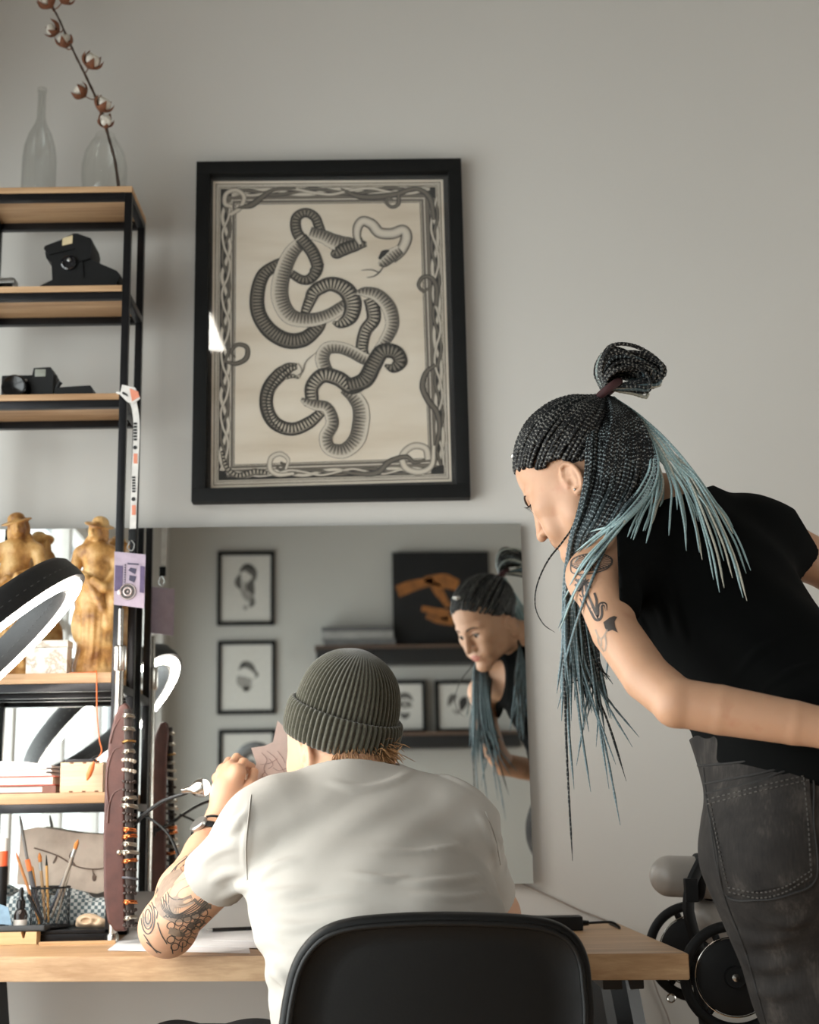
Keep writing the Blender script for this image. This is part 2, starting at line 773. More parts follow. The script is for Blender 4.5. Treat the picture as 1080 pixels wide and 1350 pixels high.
bmesh.ops.bevel(bm, geom=bm.edges[:], offset=.0015, segments=2, affect='EDGES')
bm.verts.index_update()
t.add([v.co[:] for v in bm.verts], [[v.index for v in f.verts] for f in bm.faces])
bm.free()
t.build('desktop', m_oak, desk)
for x, sp in ((.375, .10), (-.79, .07)):
    for yf, dy in ((2.47 if x > 0 else 2.60, -.05), (2.82, .03)):
        a, b = np.array([x, yf, DESK - T - .001]), np.array([x + sp, yf + dy, 0.0])
        MB().tube([a, a + (b - a) * .5, b], .024, 4, up=(0, 1, 0)).build('leg', m_black, desk)
    MB().box((x - .035, 2.45 if x > 0 else 2.58, DESK - T - .032), (x + .035, 2.85, DESK - T - .001), .003).build('bracket', m_black, desk)
    a, b = np.array([x + sp * .55, 2.44 if x > 0 else 2.57, .34]), np.array([x + sp * .55, 2.83, .34])
    MB().tube([a, b], .012, 4).build('crossbar', m_black, desk)

# ================================================================== mirror
m_mirror = NT('mirror_silver')
m_mirror.b.inputs['Base Color'].default_value = (0.86, 0.875, 0.865, 1)
m_mirror.b.inputs['Metallic'].default_value = 1.0
m_mirror.b.inputs['Roughness'].default_value = 0.0
m_mirror = m_mirror.m
mx1, mx0 = MXR, -1.02
mz0 = at(705, 1162, YM)[2] - .004
mz1 = (at(685, 690, YM)[2] + at(300, 695, mirror_y(-.36))[2]) / 2
mir = empty('wall_mirror', ((mx0 + mx1) / 2, YM, mz0), 'large frameless wall mirror behind the desk', 'mirror')
y0_, y1_ = mirror_y(mx0), mirror_y(mx1)
v = [(mx0, y0_, mz0), (mx1, y1_, mz0), (mx1, y1_, mz1), (mx0, y0_, mz1)]
MB().add(v, [(0, 1, 2, 3)]).build('mirror_glass', m_mirror, mir, smooth=False)
MB().prism([(mx0, y0_ + .0006, mz0), (mx1, y1_ + .0006, mz0), (mx1, y1_ + .012, mz0), (mx0, y0_ + .012, mz0)], (0, 0, mz1 - mz0)).build('backing', mat('grey_edge', (70, 72, 72), .4), mir)
MB().box((mx0 + .10, y0_ + .014, mz0 + .05), (mx0 + .13, YW - .001, mz1 - .05)).build('wall_batten', m_black, mir)
# ================================================================== framed snake print
YP = 2.915


def homog(src, dst):
    A = []
    for (x, y), (u, v) in zip(src, dst):
        A.append([x, y, 1, 0, 0, 0, -u * x, -u * y, -u])
        A.append([0, 0, 0, x, y, 1, -v * x, -v * y, -v])
    h = np.linalg.svd(np.array(A))[2][-1].reshape(3, 3)
    return h


PX0, PX1, PZ0, PZ1 = -0.4365, 0.168, 1.6295, 2.4245
_q = [at(*p, YP) for p in ((257, 213), (607, 208), (622, 656), (254, 661))]
PX0, PX1 = (_q[0][0] + _q[3][0]) / 2, (_q[1][0] + _q[2][0]) / 2
PZ1, PZ0 = (_q[0][2] + _q[1][2]) / 2, (_q[2][2] + _q[3][2]) / 2
HM = homog([(47, 38), (992, 20), (1032, 1232), (38, 1248)], [(PX0, PZ1), (PX1, PZ1), (PX1, PZ0), (PX0, PZ0)])


def art(pts, y):
    """points traced on the print -> places on its sheet"""
    p = np.asarray(pts, float)
    q = np.c_[p, np.ones(len(p))] @ HM.T
    return np.c_[q[:, 0] / q[:, 2], np.full(len(p), y), q[:, 1] / q[:, 2]]


pic = empty('framed_picture', ((PX0 + PX1) / 2, YW, PZ0), 'large black framed print of coiling snakes hung above the mirror', 'picture')
m_frame = mat('black_stained_wood', (15, 16, 16), 0.6, 0, 0.15, 30, 0.1, spec=.25)
a = MB()
FWID, FD = .030, .034
yb = YW - .001
for lo, hi in (((PX0, PZ0), (PX1, PZ0 + FWID)), ((PX0, PZ1 - FWID), (PX1, PZ1)), ((PX0, PZ0 + FWID), (PX0 + FWID, PZ1 - FWID)), ((PX1 - FWID, PZ0 + FWID), (PX1, PZ1 - FWID))):
    a.box((lo[0], yb - FD, lo[1]), (hi[0], yb, hi[1]), .002)
a.build('frame', m_frame, pic)
YS = yb - .014                                # the sheet
MB().box((PX0 + FWID, YS + .001, PZ0 + FWID), (PX1 - FWID, yb, PZ1 - FWID)).build('backing_board', mat('charcoal_mat_board', (38, 38, 38), .8), pic)

# paper: warm cream with soft horizontal tea-stain bands
t = NT('aged_print_paper')
n1 = t.noise(1.0, 4, 0.5, t.mapping(t.coord(), (2.2, 1, 11)))
t.l(t.ramp(n1, [(0.3, lin((206, 192, 172))), (0.5, lin((222, 211, 194))), (0.7, lin((231, 222, 208)))]), t.b.inputs['Base Color'])
t.b.inputs['Roughness'].default_value = 0.8
m_paper_art = t.m
ink = {}


def inkmat(name, light, dark, bands=0.0, edge=1, mid=None):
    """printed ink: tone across the body (v), scale bands along it (u)"""
    t = NT(name)
    uv = t.n('ShaderNodeUVMap')
    sp = t.n('ShaderNodeSeparateXYZ')
    t.l(uv.outputs[0], sp.inputs[0])
    u, v = sp.outputs[0], sp.outputs[1]
    cross = t.math('ABSOLUTE', v)
    if edge == 1:      # dark outline, light middle
        f = t.math('POWER', cross, 2.2)
    elif edge == 2:    # dark back, light belly
        f = t.math('MULTIPLY_ADD', v, 0.5, 0.5)
    else:              # light outline, dark middle
        f = t.math('SUBTRACT', 1.0, t.math('POWER', cross, 3.0))
    if bands:
        s = t.math('SINE', t.math('MULTIPLY', u, 2 * PI / 0.0078))
        s = t.math('MULTIPLY', t.math('GREATER_THAN', s, -0.1), bands)
        inside = t.math('LESS_THAN', t.math('ABSOLUTE', t.math('SUBTRACT', v, 0.12)), 0.66)
        f = t.math('ADD', f, t.math('MULTIPLY', s, inside))
    g = t.noise(900, 2)
    f = t.math('ADD', f, t.math('MULTIPLY', t.math('SUBTRACT', g, 0.5), 0.5))
    t.l(t.ramp(f, [(0.05, lin(light)), (0.55, lin(mid if mid else tuple((np.array(light) + np.array(dark)) / 2))), (1.0, lin(dark))]), t.b.inputs['Base Color'])
    t.b.inputs['Roughness'].default_value = 0.8
    return t.m


INK = [inkmat('ink_light_scales', (214, 205, 190), (70, 66, 61), 0.42, 2, (168, 159, 145)),
       inkmat('ink_dark_scales', (138, 130, 117), (12, 12, 12), 0.62, 1, (58, 55, 50)),
       inkmat('ink_banded_belly', (192, 182, 165), (20, 20, 20), 0.9, 1, (66, 62, 57)),
       inkmat('ink_pale_vine', (212, 203, 188), (40, 38, 36), 0.0, 1, (160, 152, 140)),
       inkmat('ink_dark_vine', (110, 103, 94), (20, 20, 20), 0.0, 1, (60, 57, 53)),
       mat('ink_black', (26, 26, 26), .8), mat('ink_line_grey', (110, 104, 96), .8), mat('print_paper_plain', (226, 216, 200), .8)]
LV = [0]


def ribbon(b, pts, w, mi, n=60, y=None, taper=None):
    """a flat printed band"""
    LV[0] += 1
    yy = YS - .0004 - LV[0] * 0.000012 if y is None else y
    P = art(catmull(pts, n), yy)
    W = art(catmull(np.asarray(pts, float) + [1, 0], n), yy) - P
    sc = np.linalg.norm(W, axis=1)
    T = np.gradient(P, axis=0)
    T /= np.linalg.norm(T, axis=1, keepdims=True)
    N = np.cross(T, [0, 1, 0])
    ww = np.interp(np.linspace(0, 1, n), np.linspace(0, 1, len(np.atleast_1d(w))), np.atleast_1d(w)) if np.ndim(w) else np.full(n, w)
    half = (ww * sc)[:, None] * 0.5
    L = np.concatenate([[0], np.cumsum(np.linalg.norm(np.diff(P, axis=0), axis=1))])
    rows = np.linspace(-1, 1, 5)
    V = np.stack([P + N * half * r for r in rows], 1).reshape(-1, 3)
    UV = np.stack([np.stack([L, np.full(n, r)], 1) for r in rows], 1).reshape(-1, 2)
    F = []
    for i in range(n - 1):
        for j in range(4):
            F.append((i * 5 + j, i * 5 + j + 1, (i + 1) * 5 + j + 1, (i + 1) * 5 + j))
    b.add(V, F, UV, mi)


def rect(b, q, mi, y):
    b.add(art(q, y), [(0, 1, 2, 3)], mi=mi)


SHEET = [(103, 95), (928, 84), (965, 1168), (103, 1192)]
s = MB()
s.prism(art(SHEET, YS), (0, .0009, 0))
sheet = s.build('print_sheet', m_paper_art, pic, smooth=False)
b = MB()


def inset(q, d):
    q = np.array(q, float)
    c = q.mean(0)
    o = []
    for p in q:
        o.append(p + np.sign(c - p) * d)
    return o


def loop(b, d, w, mi, y):
    q0, q1 = inset(SHEET, d), inset(SHEET, d + w)
    A, B = art(q0, y), art(q1, y)
    V = np.vstack([A, B])
    b.add(V, [(i, (i + 1) % 4, 4 + (i + 1) % 4, 4 + i) for i in range(4)], mi=mi)


loop(b, 9, 3, 5, YS - .0001)
loop(b, 16, 2, 6, YS - .0001)
loop(b, 21, 2.5, 5, YS - .0001)
loop(b, 26, 40, 4, YS - .0001)
loop(b, 28, 24, 5, YS - .00015)
loop(b, 66, 3, 7, YS - .00015)
loop(b, 69, 10, 6, YS - .0001)
loop(b, 81, 2.5, 5, YS - .0001)
# meandering border vines
def wave(p0, p1, amp, k, ph, w, mi):
    p0, p1 = np.array(p0, float), np.array(p1, float)
    t = np.linspace(0, 1, int(k * 4) + 1)
    d = p1 - p0
    nn = np.array([-d[1], d[0]]) / np.linalg.norm(d)
    ribbon(b, p0 + t[:, None] * d + nn * (amp * np.sin(2 * PI * k * t + ph))[:, None], w, mi, int(k * 18) + 8)


for ph, mi, w_ in ((0, 3, 15), (2.2, 4, 12), (4.2, 3, 9)):
    wave((152, 170), (150, 1130), 15, 4.5, ph, w_, mi)
    wave((895, 150), (925, 1110), 13, 4.0, ph + 1, w_, mi)
    wave((170, 135), (880, 124), 11, 2.6, ph + 2, w_ + 2, mi)
    wave((160, 1143), (890, 1128), 10, 3.4, ph, w_ - 1, mi)
ribbon(b, [(165, 215), (200, 190), (214, 150), (185, 126), (150, 140), (146, 175), (170, 185)], 18, 3, 50)
ribbon(b, [(190, 190), (240, 180), (280, 150), (320, 125), (400, 118)], [6, 26, 22, 14, 8], 4, 40)
ribbon(b, [(560, 118), (620, 145), (690, 148), (760, 138), (830, 118), (880, 150), (897, 230)], [6, 22, 26, 22, 18, 22, 16], 4, 60)
ribbon(b, [(768, 140), (768, 172), (745, 184), (724, 168), (730, 150), (750, 158)], [16, 16, 14, 12, 10, 5], 4, 40)
ribbon(b, [(905, 540), (908, 480), (890, 440), (858, 436), (842, 464), (860, 486), (884, 470)], [18, 20, 18, 16, 14, 12, 6], 4, 50)
ribbon(b, [(150, 740), (190, 748), (226, 728), (228, 690), (195, 680), (172, 705), (188, 726)], [10, 18, 20, 18, 16, 12, 6], 4, 50)
ribbon(b, [(905, 750), (870, 780), (858, 830), (880, 880), (910, 920), (920, 980), (905, 1060)], [14, 20, 22, 24, 22, 18, 14], 4, 60)
ribbon(b, [(140, 1060), (160, 1120), (200, 1148), (260, 1134), (310, 1140)], [10, 20, 22, 26, 14], 2, 50)
ribbon(b, [(370, 1125), (378, 1090), (350, 1070), (318, 1085), (315, 1125), (345, 1145), (400, 1140)], [10, 14, 18, 20, 20, 18, 12], 3, 60)
ribbon(b, [(350, 1100), (366, 1110), (352, 1128), (336, 1114)], 9, 4, 24)
ribbon(b, [(880, 1090), (870, 1050), (825, 1042), (788, 1075), (800, 1120), (850, 1135), (893, 1110), (900, 1040)], [26, 26, 26, 26, 26, 24, 20, 14], 3, 70)
ribbon(b, [(870, 1092), (830, 1100), (800, 1080), (740, 1098), (700, 1136), (640, 1142), (570, 1134)], [10, 14, 18, 22, 22, 18, 8], 4, 60)
# the two snakes


def R_(pts, w, mi, n=70):
    if mi < 4:
        ribbon(b, pts, np.asarray(w, float) + 3.2, 5, n)
    ribbon(b, pts, w, mi, n)



R_([(372, 372), (335, 392), (285, 430), (264, 500), (270, 570), (310, 630), (370, 664), (430, 660), (478, 622), (500, 590)], [20, 38, 46, 50, 52, 56, 58, 56, 46, 30], 1, 100)
R_([(497, 290), (484, 258), (468, 222), (434, 206), (402, 226), (404, 275), (438, 322)], [30, 34, 34, 34, 36, 38, 42], 1)
R_([(450, 278), (500, 292), (545, 312), (600, 318), (640, 300)], [44, 48, 58, 50, 14], 0)
R_([(528, 345), (545, 352), (575, 336), (618, 322), (655, 318)], [12, 40, 48, 44, 16], 1, 50)
R_([(632, 318), (620, 290), (622, 258), (640, 236), (672, 246), (700, 276), (745, 280), (785, 268), (797, 296), (778, 340), (745, 372)], [14, 26, 32, 36, 38, 40, 40, 40, 40, 38, 34], 3, 100)
R_([(776, 336), (742, 360), (714, 384), (698, 392)], [34, 48, 38, 8], 0, 40)
R_([(700, 372), (716, 350), (735, 340)], [10, 22, 8], 5, 20)
R_([(716, 398), (700, 420), (680, 434), (655, 438)], [4, 5, 4, 2], 5, 24)
R_([(700, 420), (672, 410), (636, 412)], [4, 4, 2], 5, 24)
R_([(480, 385), (474, 418), (450, 445), (420, 446), (384, 424)], [42, 40, 36, 32, 28], 1, 50)
R_([(428, 590), (440, 552), (470, 488), (500, 470)], [20, 34, 46, 50], 2, 50)
R_([(664, 512), (678, 548), (680, 590), (652, 630), (640, 688), (652, 724)], [40, 50, 48, 44, 42, 30], 2)
R_([(438, 300), (385, 350), (352, 430), (345, 510), (378, 575), (440, 592), (505, 580), (560, 550), (600, 515)], [40, 52, 58, 60, 58, 50, 46, 44, 30], 0, 100)
R_([(418, 296), (458, 345), (478, 395), (470, 420)], [44, 44, 42, 40], 1, 60)
R_([(455, 515), (470, 488), (525, 462), (580, 482), (606, 530), (596, 580), (562, 604), (534, 600)], [42, 46, 52, 60, 62, 54, 34, 6], 2, 90)
R_([(615, 494), (650, 490), (695, 502), (735, 545), (748, 605), (725, 660), (690, 700)], [10, 36, 46, 50, 46, 40, 20], 0)
R_([(690, 738), (650, 730), (605, 706), (560, 690), (515, 694), (498, 730), (515, 775), (545, 800)], [30, 42, 42, 42, 46, 48, 44, 30], 0)
R_([(640, 950), (636, 905), (616, 870), (575, 838)], [58, 56, 50, 30], 0, 50)
R_([(455, 905), (462, 880), (462, 830), (500, 790), (555, 800), (605, 830), (650, 806)], [38, 44, 48, 54, 54, 54, 54], 2, 80)
R_([(590, 828), (650, 806), (682, 750), (712, 704), (760, 706), (778, 740), (752, 762), (722, 752)], [48, 60, 58, 54, 52, 48, 36, 6], 1, 90)
R_([(408, 762), (380, 766), (348, 786), (306, 838), (300, 905), (330, 960), (390, 982), (450, 960), (500, 918)], [8, 34, 50, 46, 46, 46, 46, 44, 30], 2, 100)
R_([(408, 750), (372, 756), (330, 790), (300, 840), (291, 890), (312, 955), (360, 996)], [5, 18, 26, 24, 20, 16, 8], 1, 70)
R_([(414, 800), (392, 792), (368, 800)], [3, 14, 8], 2, 24)
R_([(372, 770), (360, 776)], [8, 6], 5, 10)
R_([(424, 874), (440, 884), (474, 896), (516, 906), (535, 960), (512, 1010), (528, 1052), (580, 1058), (625, 1015), (641, 935)], [8, 24, 36, 38, 44, 44, 46, 52, 58, 58], 0, 120)
R_([(410, 790), (428, 776), (440, 740), (478, 706)], [3, 5, 4, 2], 6, 24)
R_([(418, 796), (425, 770), (412, 745)], [3, 4, 2], 6, 20)
b.build('printed_snakes', INK, sheet, smooth=False)
MB().box((PX0 + FWID - .002, YS - .0052, PZ0 + FWID - .002), (PX1 - FWID + .002, YS - .0036, PZ1 - FWID + .002)).build('glazing', glass('picture_glass', (1, 1, 1), 0.2, 0.02, 0.3), pic)

# unseen strip lamp added under the ceiling for the glint on the picture's glass
g = [at(*p, YS - .004) for p in ((270, 413), (284, 413), (290, 460), (270, 462))]
hit = []
for p in g:
    d = p - EYE
    d = np.array([d[0], -d[1], d[2]])
    hit.append(p + d * ((ZC - .05 - p[2]) / d[2]))
hit = np.array(hit)
lo, hi = hit.min(0), hit.max(0)
lampc = (lo + hi) / 2
sl = empty('added_strip_lamp', (lampc[0], lampc[1], ZC), 'narrow white strip lamp added on the ceiling for the glint in the picture glass', 'lamp')
MB().box((lampc[0] - .05, lo[1] - .03, ZC - .045), (lampc[0] + .05, hi[1] + .03, ZC - .001), .004).build('housing', m_white, sl)
MB().box((lampc[0] - .036, lo[1], ZC - .053), (lampc[0] + .036, hi[1], ZC - .0455), .002).build('diffuser', emit('added_strip_lamp_glow', (255, 250, 242), 15.0), sl)
# ================================================================== shelving unit
SF, SB = 2.72, 2.868            # front and rear post depth
m_steel = mat('dark_steel_tube', (44, 44, 46), 0.32, 0.85, 0.12, 25, 0.05)
m_shelf = wood('shelf_oak', (196, 160, 122), (150, 112, 76), 0, 1.4, 0.45)
SXR = at(169, 300, SF)[0]       # right front post
SXL = SXR - 0.315
PT = .0075                      # half tube
LEV = {}
for k, yt, th in (('a', 246, .013), ('b', 376.5, .013), ('c', 519, .013), ('d', 887, .020), ('e', 1045, .020)):
    LEV[k] = (at(100, yt, SF - .009)[2], th)
shelf = empty('shelving_unit', ((SXL + SXR) / 2, (SF + SB) / 2, DESK), 'narrow black steel shelving unit with oak boards standing on the desk', 'shelf')
for x in (SXL, SXR):
    for y in (SF, SB):
        MB().box((x - PT, y - PT, DESK), (x + PT, y + PT, LEV['a'][0] - LEV['a'][1] - .001), .0012).build('post', m_steel, shelf)
for k, (zt, th) in LEV.items():
    zb = zt - th
    MB().box((SXL - .002, SF - .009, zb), (SXR + (.008 if k == 'a' else -.008), SB + .008, zt), .001).build('shelf_board', m_shelf, shelf)
    for y in (SF, SB):
        MB().box((SXL + PT, y - PT, zb - .016), (SXR - PT, y + PT, zb - .0005), .001).build('shelf_rail', m_steel, shelf)
    for x in (SXL, SXR):
        MB().box((x - PT, SF + PT, zb - .016), (x + PT, SB - PT, zb - .0005), .001).build('shelf_rail', m_steel, shelf)
for y in (SF, SB):
    MB().box((SXL + PT, y - PT, DESK + .001), (SXR - PT, y + PT, DESK + .015), .001).build('base_rail', m_steel, shelf)
for k in 'abcde':
    zt, th = LEV[k]
    MB().lathe([(.0035, 0), (.0035, .003), (.002, .004)], (SXR - .02, SB - PT - .004, zt - th - .008), (0, -1, 0), 10).build('bolt', mat('zinc_bolt', (170, 170, 168), .3, 1), shelf)


def on(k):
    return LEV[k][0] + .0006


m_glass = glass('clear_glass', (0.985, 0.99, 0.985), 0.10, 0.02, 0.5)
m_frost = glass('clear_bottle_glass', (0.95, 0.955, 0.95), 0.3, 0.06, 0.5)


def vessel(name, x, y, z, prof, m, label, cat, wall=.0022):
    p = np.array(prof, float)
    inner = p[::-1].copy()
    inner[:, 0] = np.maximum(inner[:, 0] - wall, 0.0002)
    inner[:, 1] = np.maximum(inner[:, 1], p[:, 1].min() + wall * 1.6)
    full = np.vstack([[(0.0003, p[0, 1])], p, inner, [(0.0003, inner[-1, 1])]])
    root = empty(name, (x, y, z), label, cat)
    MB().lathe(full, (x, y, z), seg=48, close=False).build('glass_body', m, root, angle=60)
    return root


pB = at(56, 117, 2.81)
zA = on('a')
hB = pB[2] - zA
vessel('glass_bottle', pB[0], 2.81, zA, [(.031, 0), (.036, .004), (.0375, .04), (.037, hB * .40), (.034, hB * .50), (.026, hB * .60), (.014, hB * .69), (.0095, hB * .75), (.0088, hB * .96), (.0105, hB * .97), (.0105, hB)],
       m_frost, 'clear glass bottle with a slim neck on top of the shelf', 'bottle')
pV = at(139, 178, 2.81)
hV = pV[2] - zA
vs_ = vessel('glass_vase', pV[0], 2.81, zA, [(.026, 0), (.034, .004), (.044, .02), (.0495, hV * .38), (.0495, hV * .55), (.043, hV * .74), (.031, hV * .88), (.0225, hV * .95), (.0215, hV)],
             m_glass, 'round clear glass vase holding the cotton branch', 'vase')

# ---- cotton branch
m_bark = mat('dry_twig', (70, 52, 40), .8, 0, .3, 120, .4)
m_husk = mat('cotton_husk', (112, 66, 40), .7, 0, .3, 90, .3)
m_cotton = mat('cotton_fluff', (232, 226, 214), .95, 0, .05, 200, .8, 700, sheen=.3)
stem_px = [(160, 243), (152, 215), (143, 180), (136, 152), (126, 128), (112, 98), (97, 68), (80, 30), (68, 5), (60, -22)]
stem = np.array([at(*p, 2.81 + .02 * math.sin(i * .8) * (i < 9)) for i, p in enumerate(stem_px)])
stem[0, 2] = zA + .006
br = empty('cotton_branch', stem[0], 'dried cotton branch with white bolls leaning out of the round vase', 'branch')
MB().tube(catmull(stem, 70), np.linspace(.0036, .0018, 70) * (1 + .15 * np.sin(np.arange(70) * 1.9)), 8).build('stem', m_bark, br)
bolls = [(62, 2, 12, (-.5, -.5, .6), 3), (86, -3, 11, (.6, -.4, .6), 6), (70, 38, 11, (-.7, -.5, .2), 7), (85, 54, 11, (-.1, -.6, .9), 5), (121, 81, 13, (.5, -.5, .6), 5),
         (106, 121, 11, (-.7, -.3, .6), 4), (136, 138, 12, (.6, -.4, .7), 4), (139, 160, 10, (.3, -.8, .3), 3)]
for bx, by, rp, d, s_i in bolls:
    rr = rp * .00155
    c = at(bx, by, 2.795)
    d = nrm(d)
    e1 = nrm(np.cross(d, [.3, .2, .9]))
    e2 = np.cross(d, e1)
    k = np.argmin(np.linalg.norm(catmull(stem, 70) - (c - d * rr * 1.6), axis=1))
    p0 = catmull(stem, 70)[k]
    h_ = MB()
    h_.tube(catmull([p0, (p0 + c - d * rr) / 2 + [0, 0, -.003], c - d * rr * .8], 8), .0013, 6)
    for j in range(5):
        a = j * 2 * PI / 5 + bx
        o = math.cos(a) * e1 + math.sin(a) * e2
        tip = c + o * rr * 1.15 + d * rr * .75
        mid = c + o * rr * .98 - d * rr * .15
        base = c - d * rr * .85
        P = catmull([base, mid, tip], 9)
        h_.tube(P, np.array([.25, .5, .62, .62, .55, .45, .32, .18, .04]) * rr * .8, 8, flat=.35, up=o)
    boll = h_.build('husk', m_husk, br)
    f_ = MB()
    for j in range(4 if s_i < 7 else 2):
        a = j * PI / 2 + by
        o = math.cos(a) * e1 + math.sin(a) * e2
        f_.ball(c + o * rr * .36 + d * rr * .22, np.array([.52, .52, .6]) * rr, 12, 8)
    f_.ball(c + d * rr * .3, .55 * rr, 12, 8)
    f_.build('cotton_fluff', m_cotton, boll)

# ---- cameras on the upper boards
m_cam = mat('camera_black_plastic', (11, 12, 13), .5, 0, .2, 70, .2, 900, spec=.3)
m_cam2 = mat('camera_black_gloss', (14, 15, 17), .18, 0, .1, 40)
m_lens = mat('lens_glass', (16, 18, 24), .06, 0, .1, 30, coat=.5)
m_cream = mat('cream_label', (206, 188, 150), .6, 0, .06, 60)
m_silver = mat('satin_silver', (176, 176, 174), .3, .9, .06, 50)
zB = on('b')


def qx(x, y, Y):
    return at(x, y, Y)


x0, x1 = at(55, 370, 2.78)[0], at(163, 370, 2.78)[0]
mm = (x1 - x0) / 108.0
inst = empty('instant_camera', ((x0 + x1) / 2, 2.79, zB), 'black folding instant camera with a raised flash on the upper shelf', 'camera')
X = lambda px_: x0 + (px_ - 55) * mm
Z = lambda py_: zB + (376 - py_) * mm


def plate(b, pts, y0, y1):
    b.prism([(X(a_), y0, Z(c_)) for a_, c_ in pts], (0, y1 - y0, 0))


b = MB()
plate(b, [(56, 376), (60, 370), (76, 362), (84, 360), (120, 360), (150, 362), (160, 366), (156, 376)], 2.735, 2.835)
b.build('base', m_cam, inst)
b = MB()
plate(b, [(75, 362), (73, 336), (66, 330), (64, 322), (70, 316), (84, 316), (112, 320), (116, 360)], 2.742, 2.815)
b.build('front_standard', m_cam, inst)
b = MB()
plate(b, [(113, 362), (112, 318), (124, 332), (158, 348), (163, 354), (160, 363)], 2.745, 2.83)
b.build('viewfinder_hood', m_cam, inst)
b = MB()
plate(b, [(63, 318), (64, 314), (84, 306), (101, 297), (106, 297), (124, 304), (126, 312), (124, 332), (110, 336), (103, 318), (70, 326)], 2.738, 2.82)
fl = b.build('flash_head', m_cam, inst)
bb = MB()
bb.prism([(X(87), 2.7372, Z(314)), (X(100), 2.7372, Z(311)), (X(100), 2.7372, Z(299.5)), (X(87), 2.7372, Z(304))], (0, .002, 0))
bb.build('flash_window', m_cream, fl)
b = MB()
b.lathe([(.016, 0), (.016, .006), (.013, .008), (.012, .006), (.0002, .0055)], (X(96), 2.742, Z(338)), (0, -1, 0), 28)
b.build('lens', m_lens, inst)
MB().lathe([(.0045, 0), (.004, .003), (.0002, .004)], (X(97), 2.735, Z(335)), (0, -1, 0), 14).build('shutter_button', m_silver, inst)

c0 = at(0, 376, 2.78)[0]
xa, xb = at(-38, 370, 2.78)[0], at(21, 370, 2.78)[0]
cmp_ = empty('compact_camera', ((xa + xb) / 2, 2.79, zB), 'small black camera with a silver top at the shelf\'s far end', 'camera')
MB().box((xa, 2.77, zB), (xb, 2.80, zB + .030), .004).build('body', m_cam, cmp_)
MB().box((xa, 2.769, zB + .0305), (xb, 2.801, zB + .043), .004).build('top_plate', m_silver, cmp_)
MB().box((xb - .0035, 2.768, zB + .002), (xb + .0008, 2.79, zB + .029), .001).build('side_trim', m_silver, cmp_)
MB().lathe([(.017, 0), (.017, .012), (.014, .014), (.013, .01), (.0002, .009)], ((xa + xb) / 2, 2.77, zB + .018), (0, -1, 0), 28).build('lens', m_lens, cmp_)
MB().lathe([(.006, 0), (.006, .004), (.005, .005)], (xb - .012, 2.785, zB + .043), (0, 0, 1), 18).build('winding_knob', m_silver, cmp_)

zC = on('c')
x0, x1 = at(2, 510, 2.78)[0], at(74, 510, 2.78)[0]
mm = (x1 - x0) / 72.0
X = lambda px_: x0 + (px_ - 2) * mm
Z = lambda py_: zC + (517.5 - py_) * mm
rf = empty('film_camera', ((x0 + x1) / 2, 2.79, zC), 'black film camera with a big round lens beside a dark case', 'camera')
MB().box((X(2), 2.775, zC), (X(74), 2.815, Z(478)), .006).build('body', m_cam, rf)
b = MB()
b.prism([(X(44), 2.765, Z(482)), (X(46), 2.765, Z(471)), (X(68), 2.765, Z(470)), (X(72), 2.765, Z(480)), (X(72), 2.765, Z(517)), (X(44), 2.765, Z(517))], (0, .06, 0))
gr = b.build('flash_grip', m_cam, rf)
MB().box((X(48), 2.7638, Z(483)), (X(62), 2.7652, Z(473)), .0005).build('flash_window', mat('grey_flash_window', (150, 152, 142), .3, 0, .1, 60), gr)
b = MB()
b.lathe([(.0275, 0), (.0275, .012), (.026, .014), (.026, .028), (.024, .030), (.021, .027), (.0002, .024)], (X(24), 2.775, Z(500)), (0, -1, 0), 36)
b.build('lens', m_cam2, rf)
MB().ball((X(38), 2.755, Z(490)), .003, 10, 8).build('release_button', m_silver, rf)
MB().tube([(X(74), 2.77, Z(505)), (X(78), 2.768, Z(496)), (X(82), 2.765, Z(491))], [.003, .004, .005], 10).build('strap_lug', m_cam, rf)
dk = MB()
dk.prism([(X(75), 2.76, zC), (X(75), 2.76, Z(501)), (X(82), 2.76, Z(499)), (X(122), 2.76, Z(497)), (X(125), 2.76, Z(503)), (X(126), 2.76, zC)], (0, .07, 0))
tag(dk.build('camera_case', m_cam, None), 'flat black case lying right of the film camera', 'case')

# ---- statues
t = NT('varnished_carved_wood')
n1 = t.noise(26, 5)
t.l(t.ramp(n1, [(0.3, lin((128, 80, 38))), (0.47, lin((192, 142, 80))), (0.66, lin((226, 186, 126)))]), t.b.inputs['Base Color'])
t.b.inputs['Roughness'].default_value = .42
t.bump(t.noise(120, 4), .4, .004)
m_statue = t.m


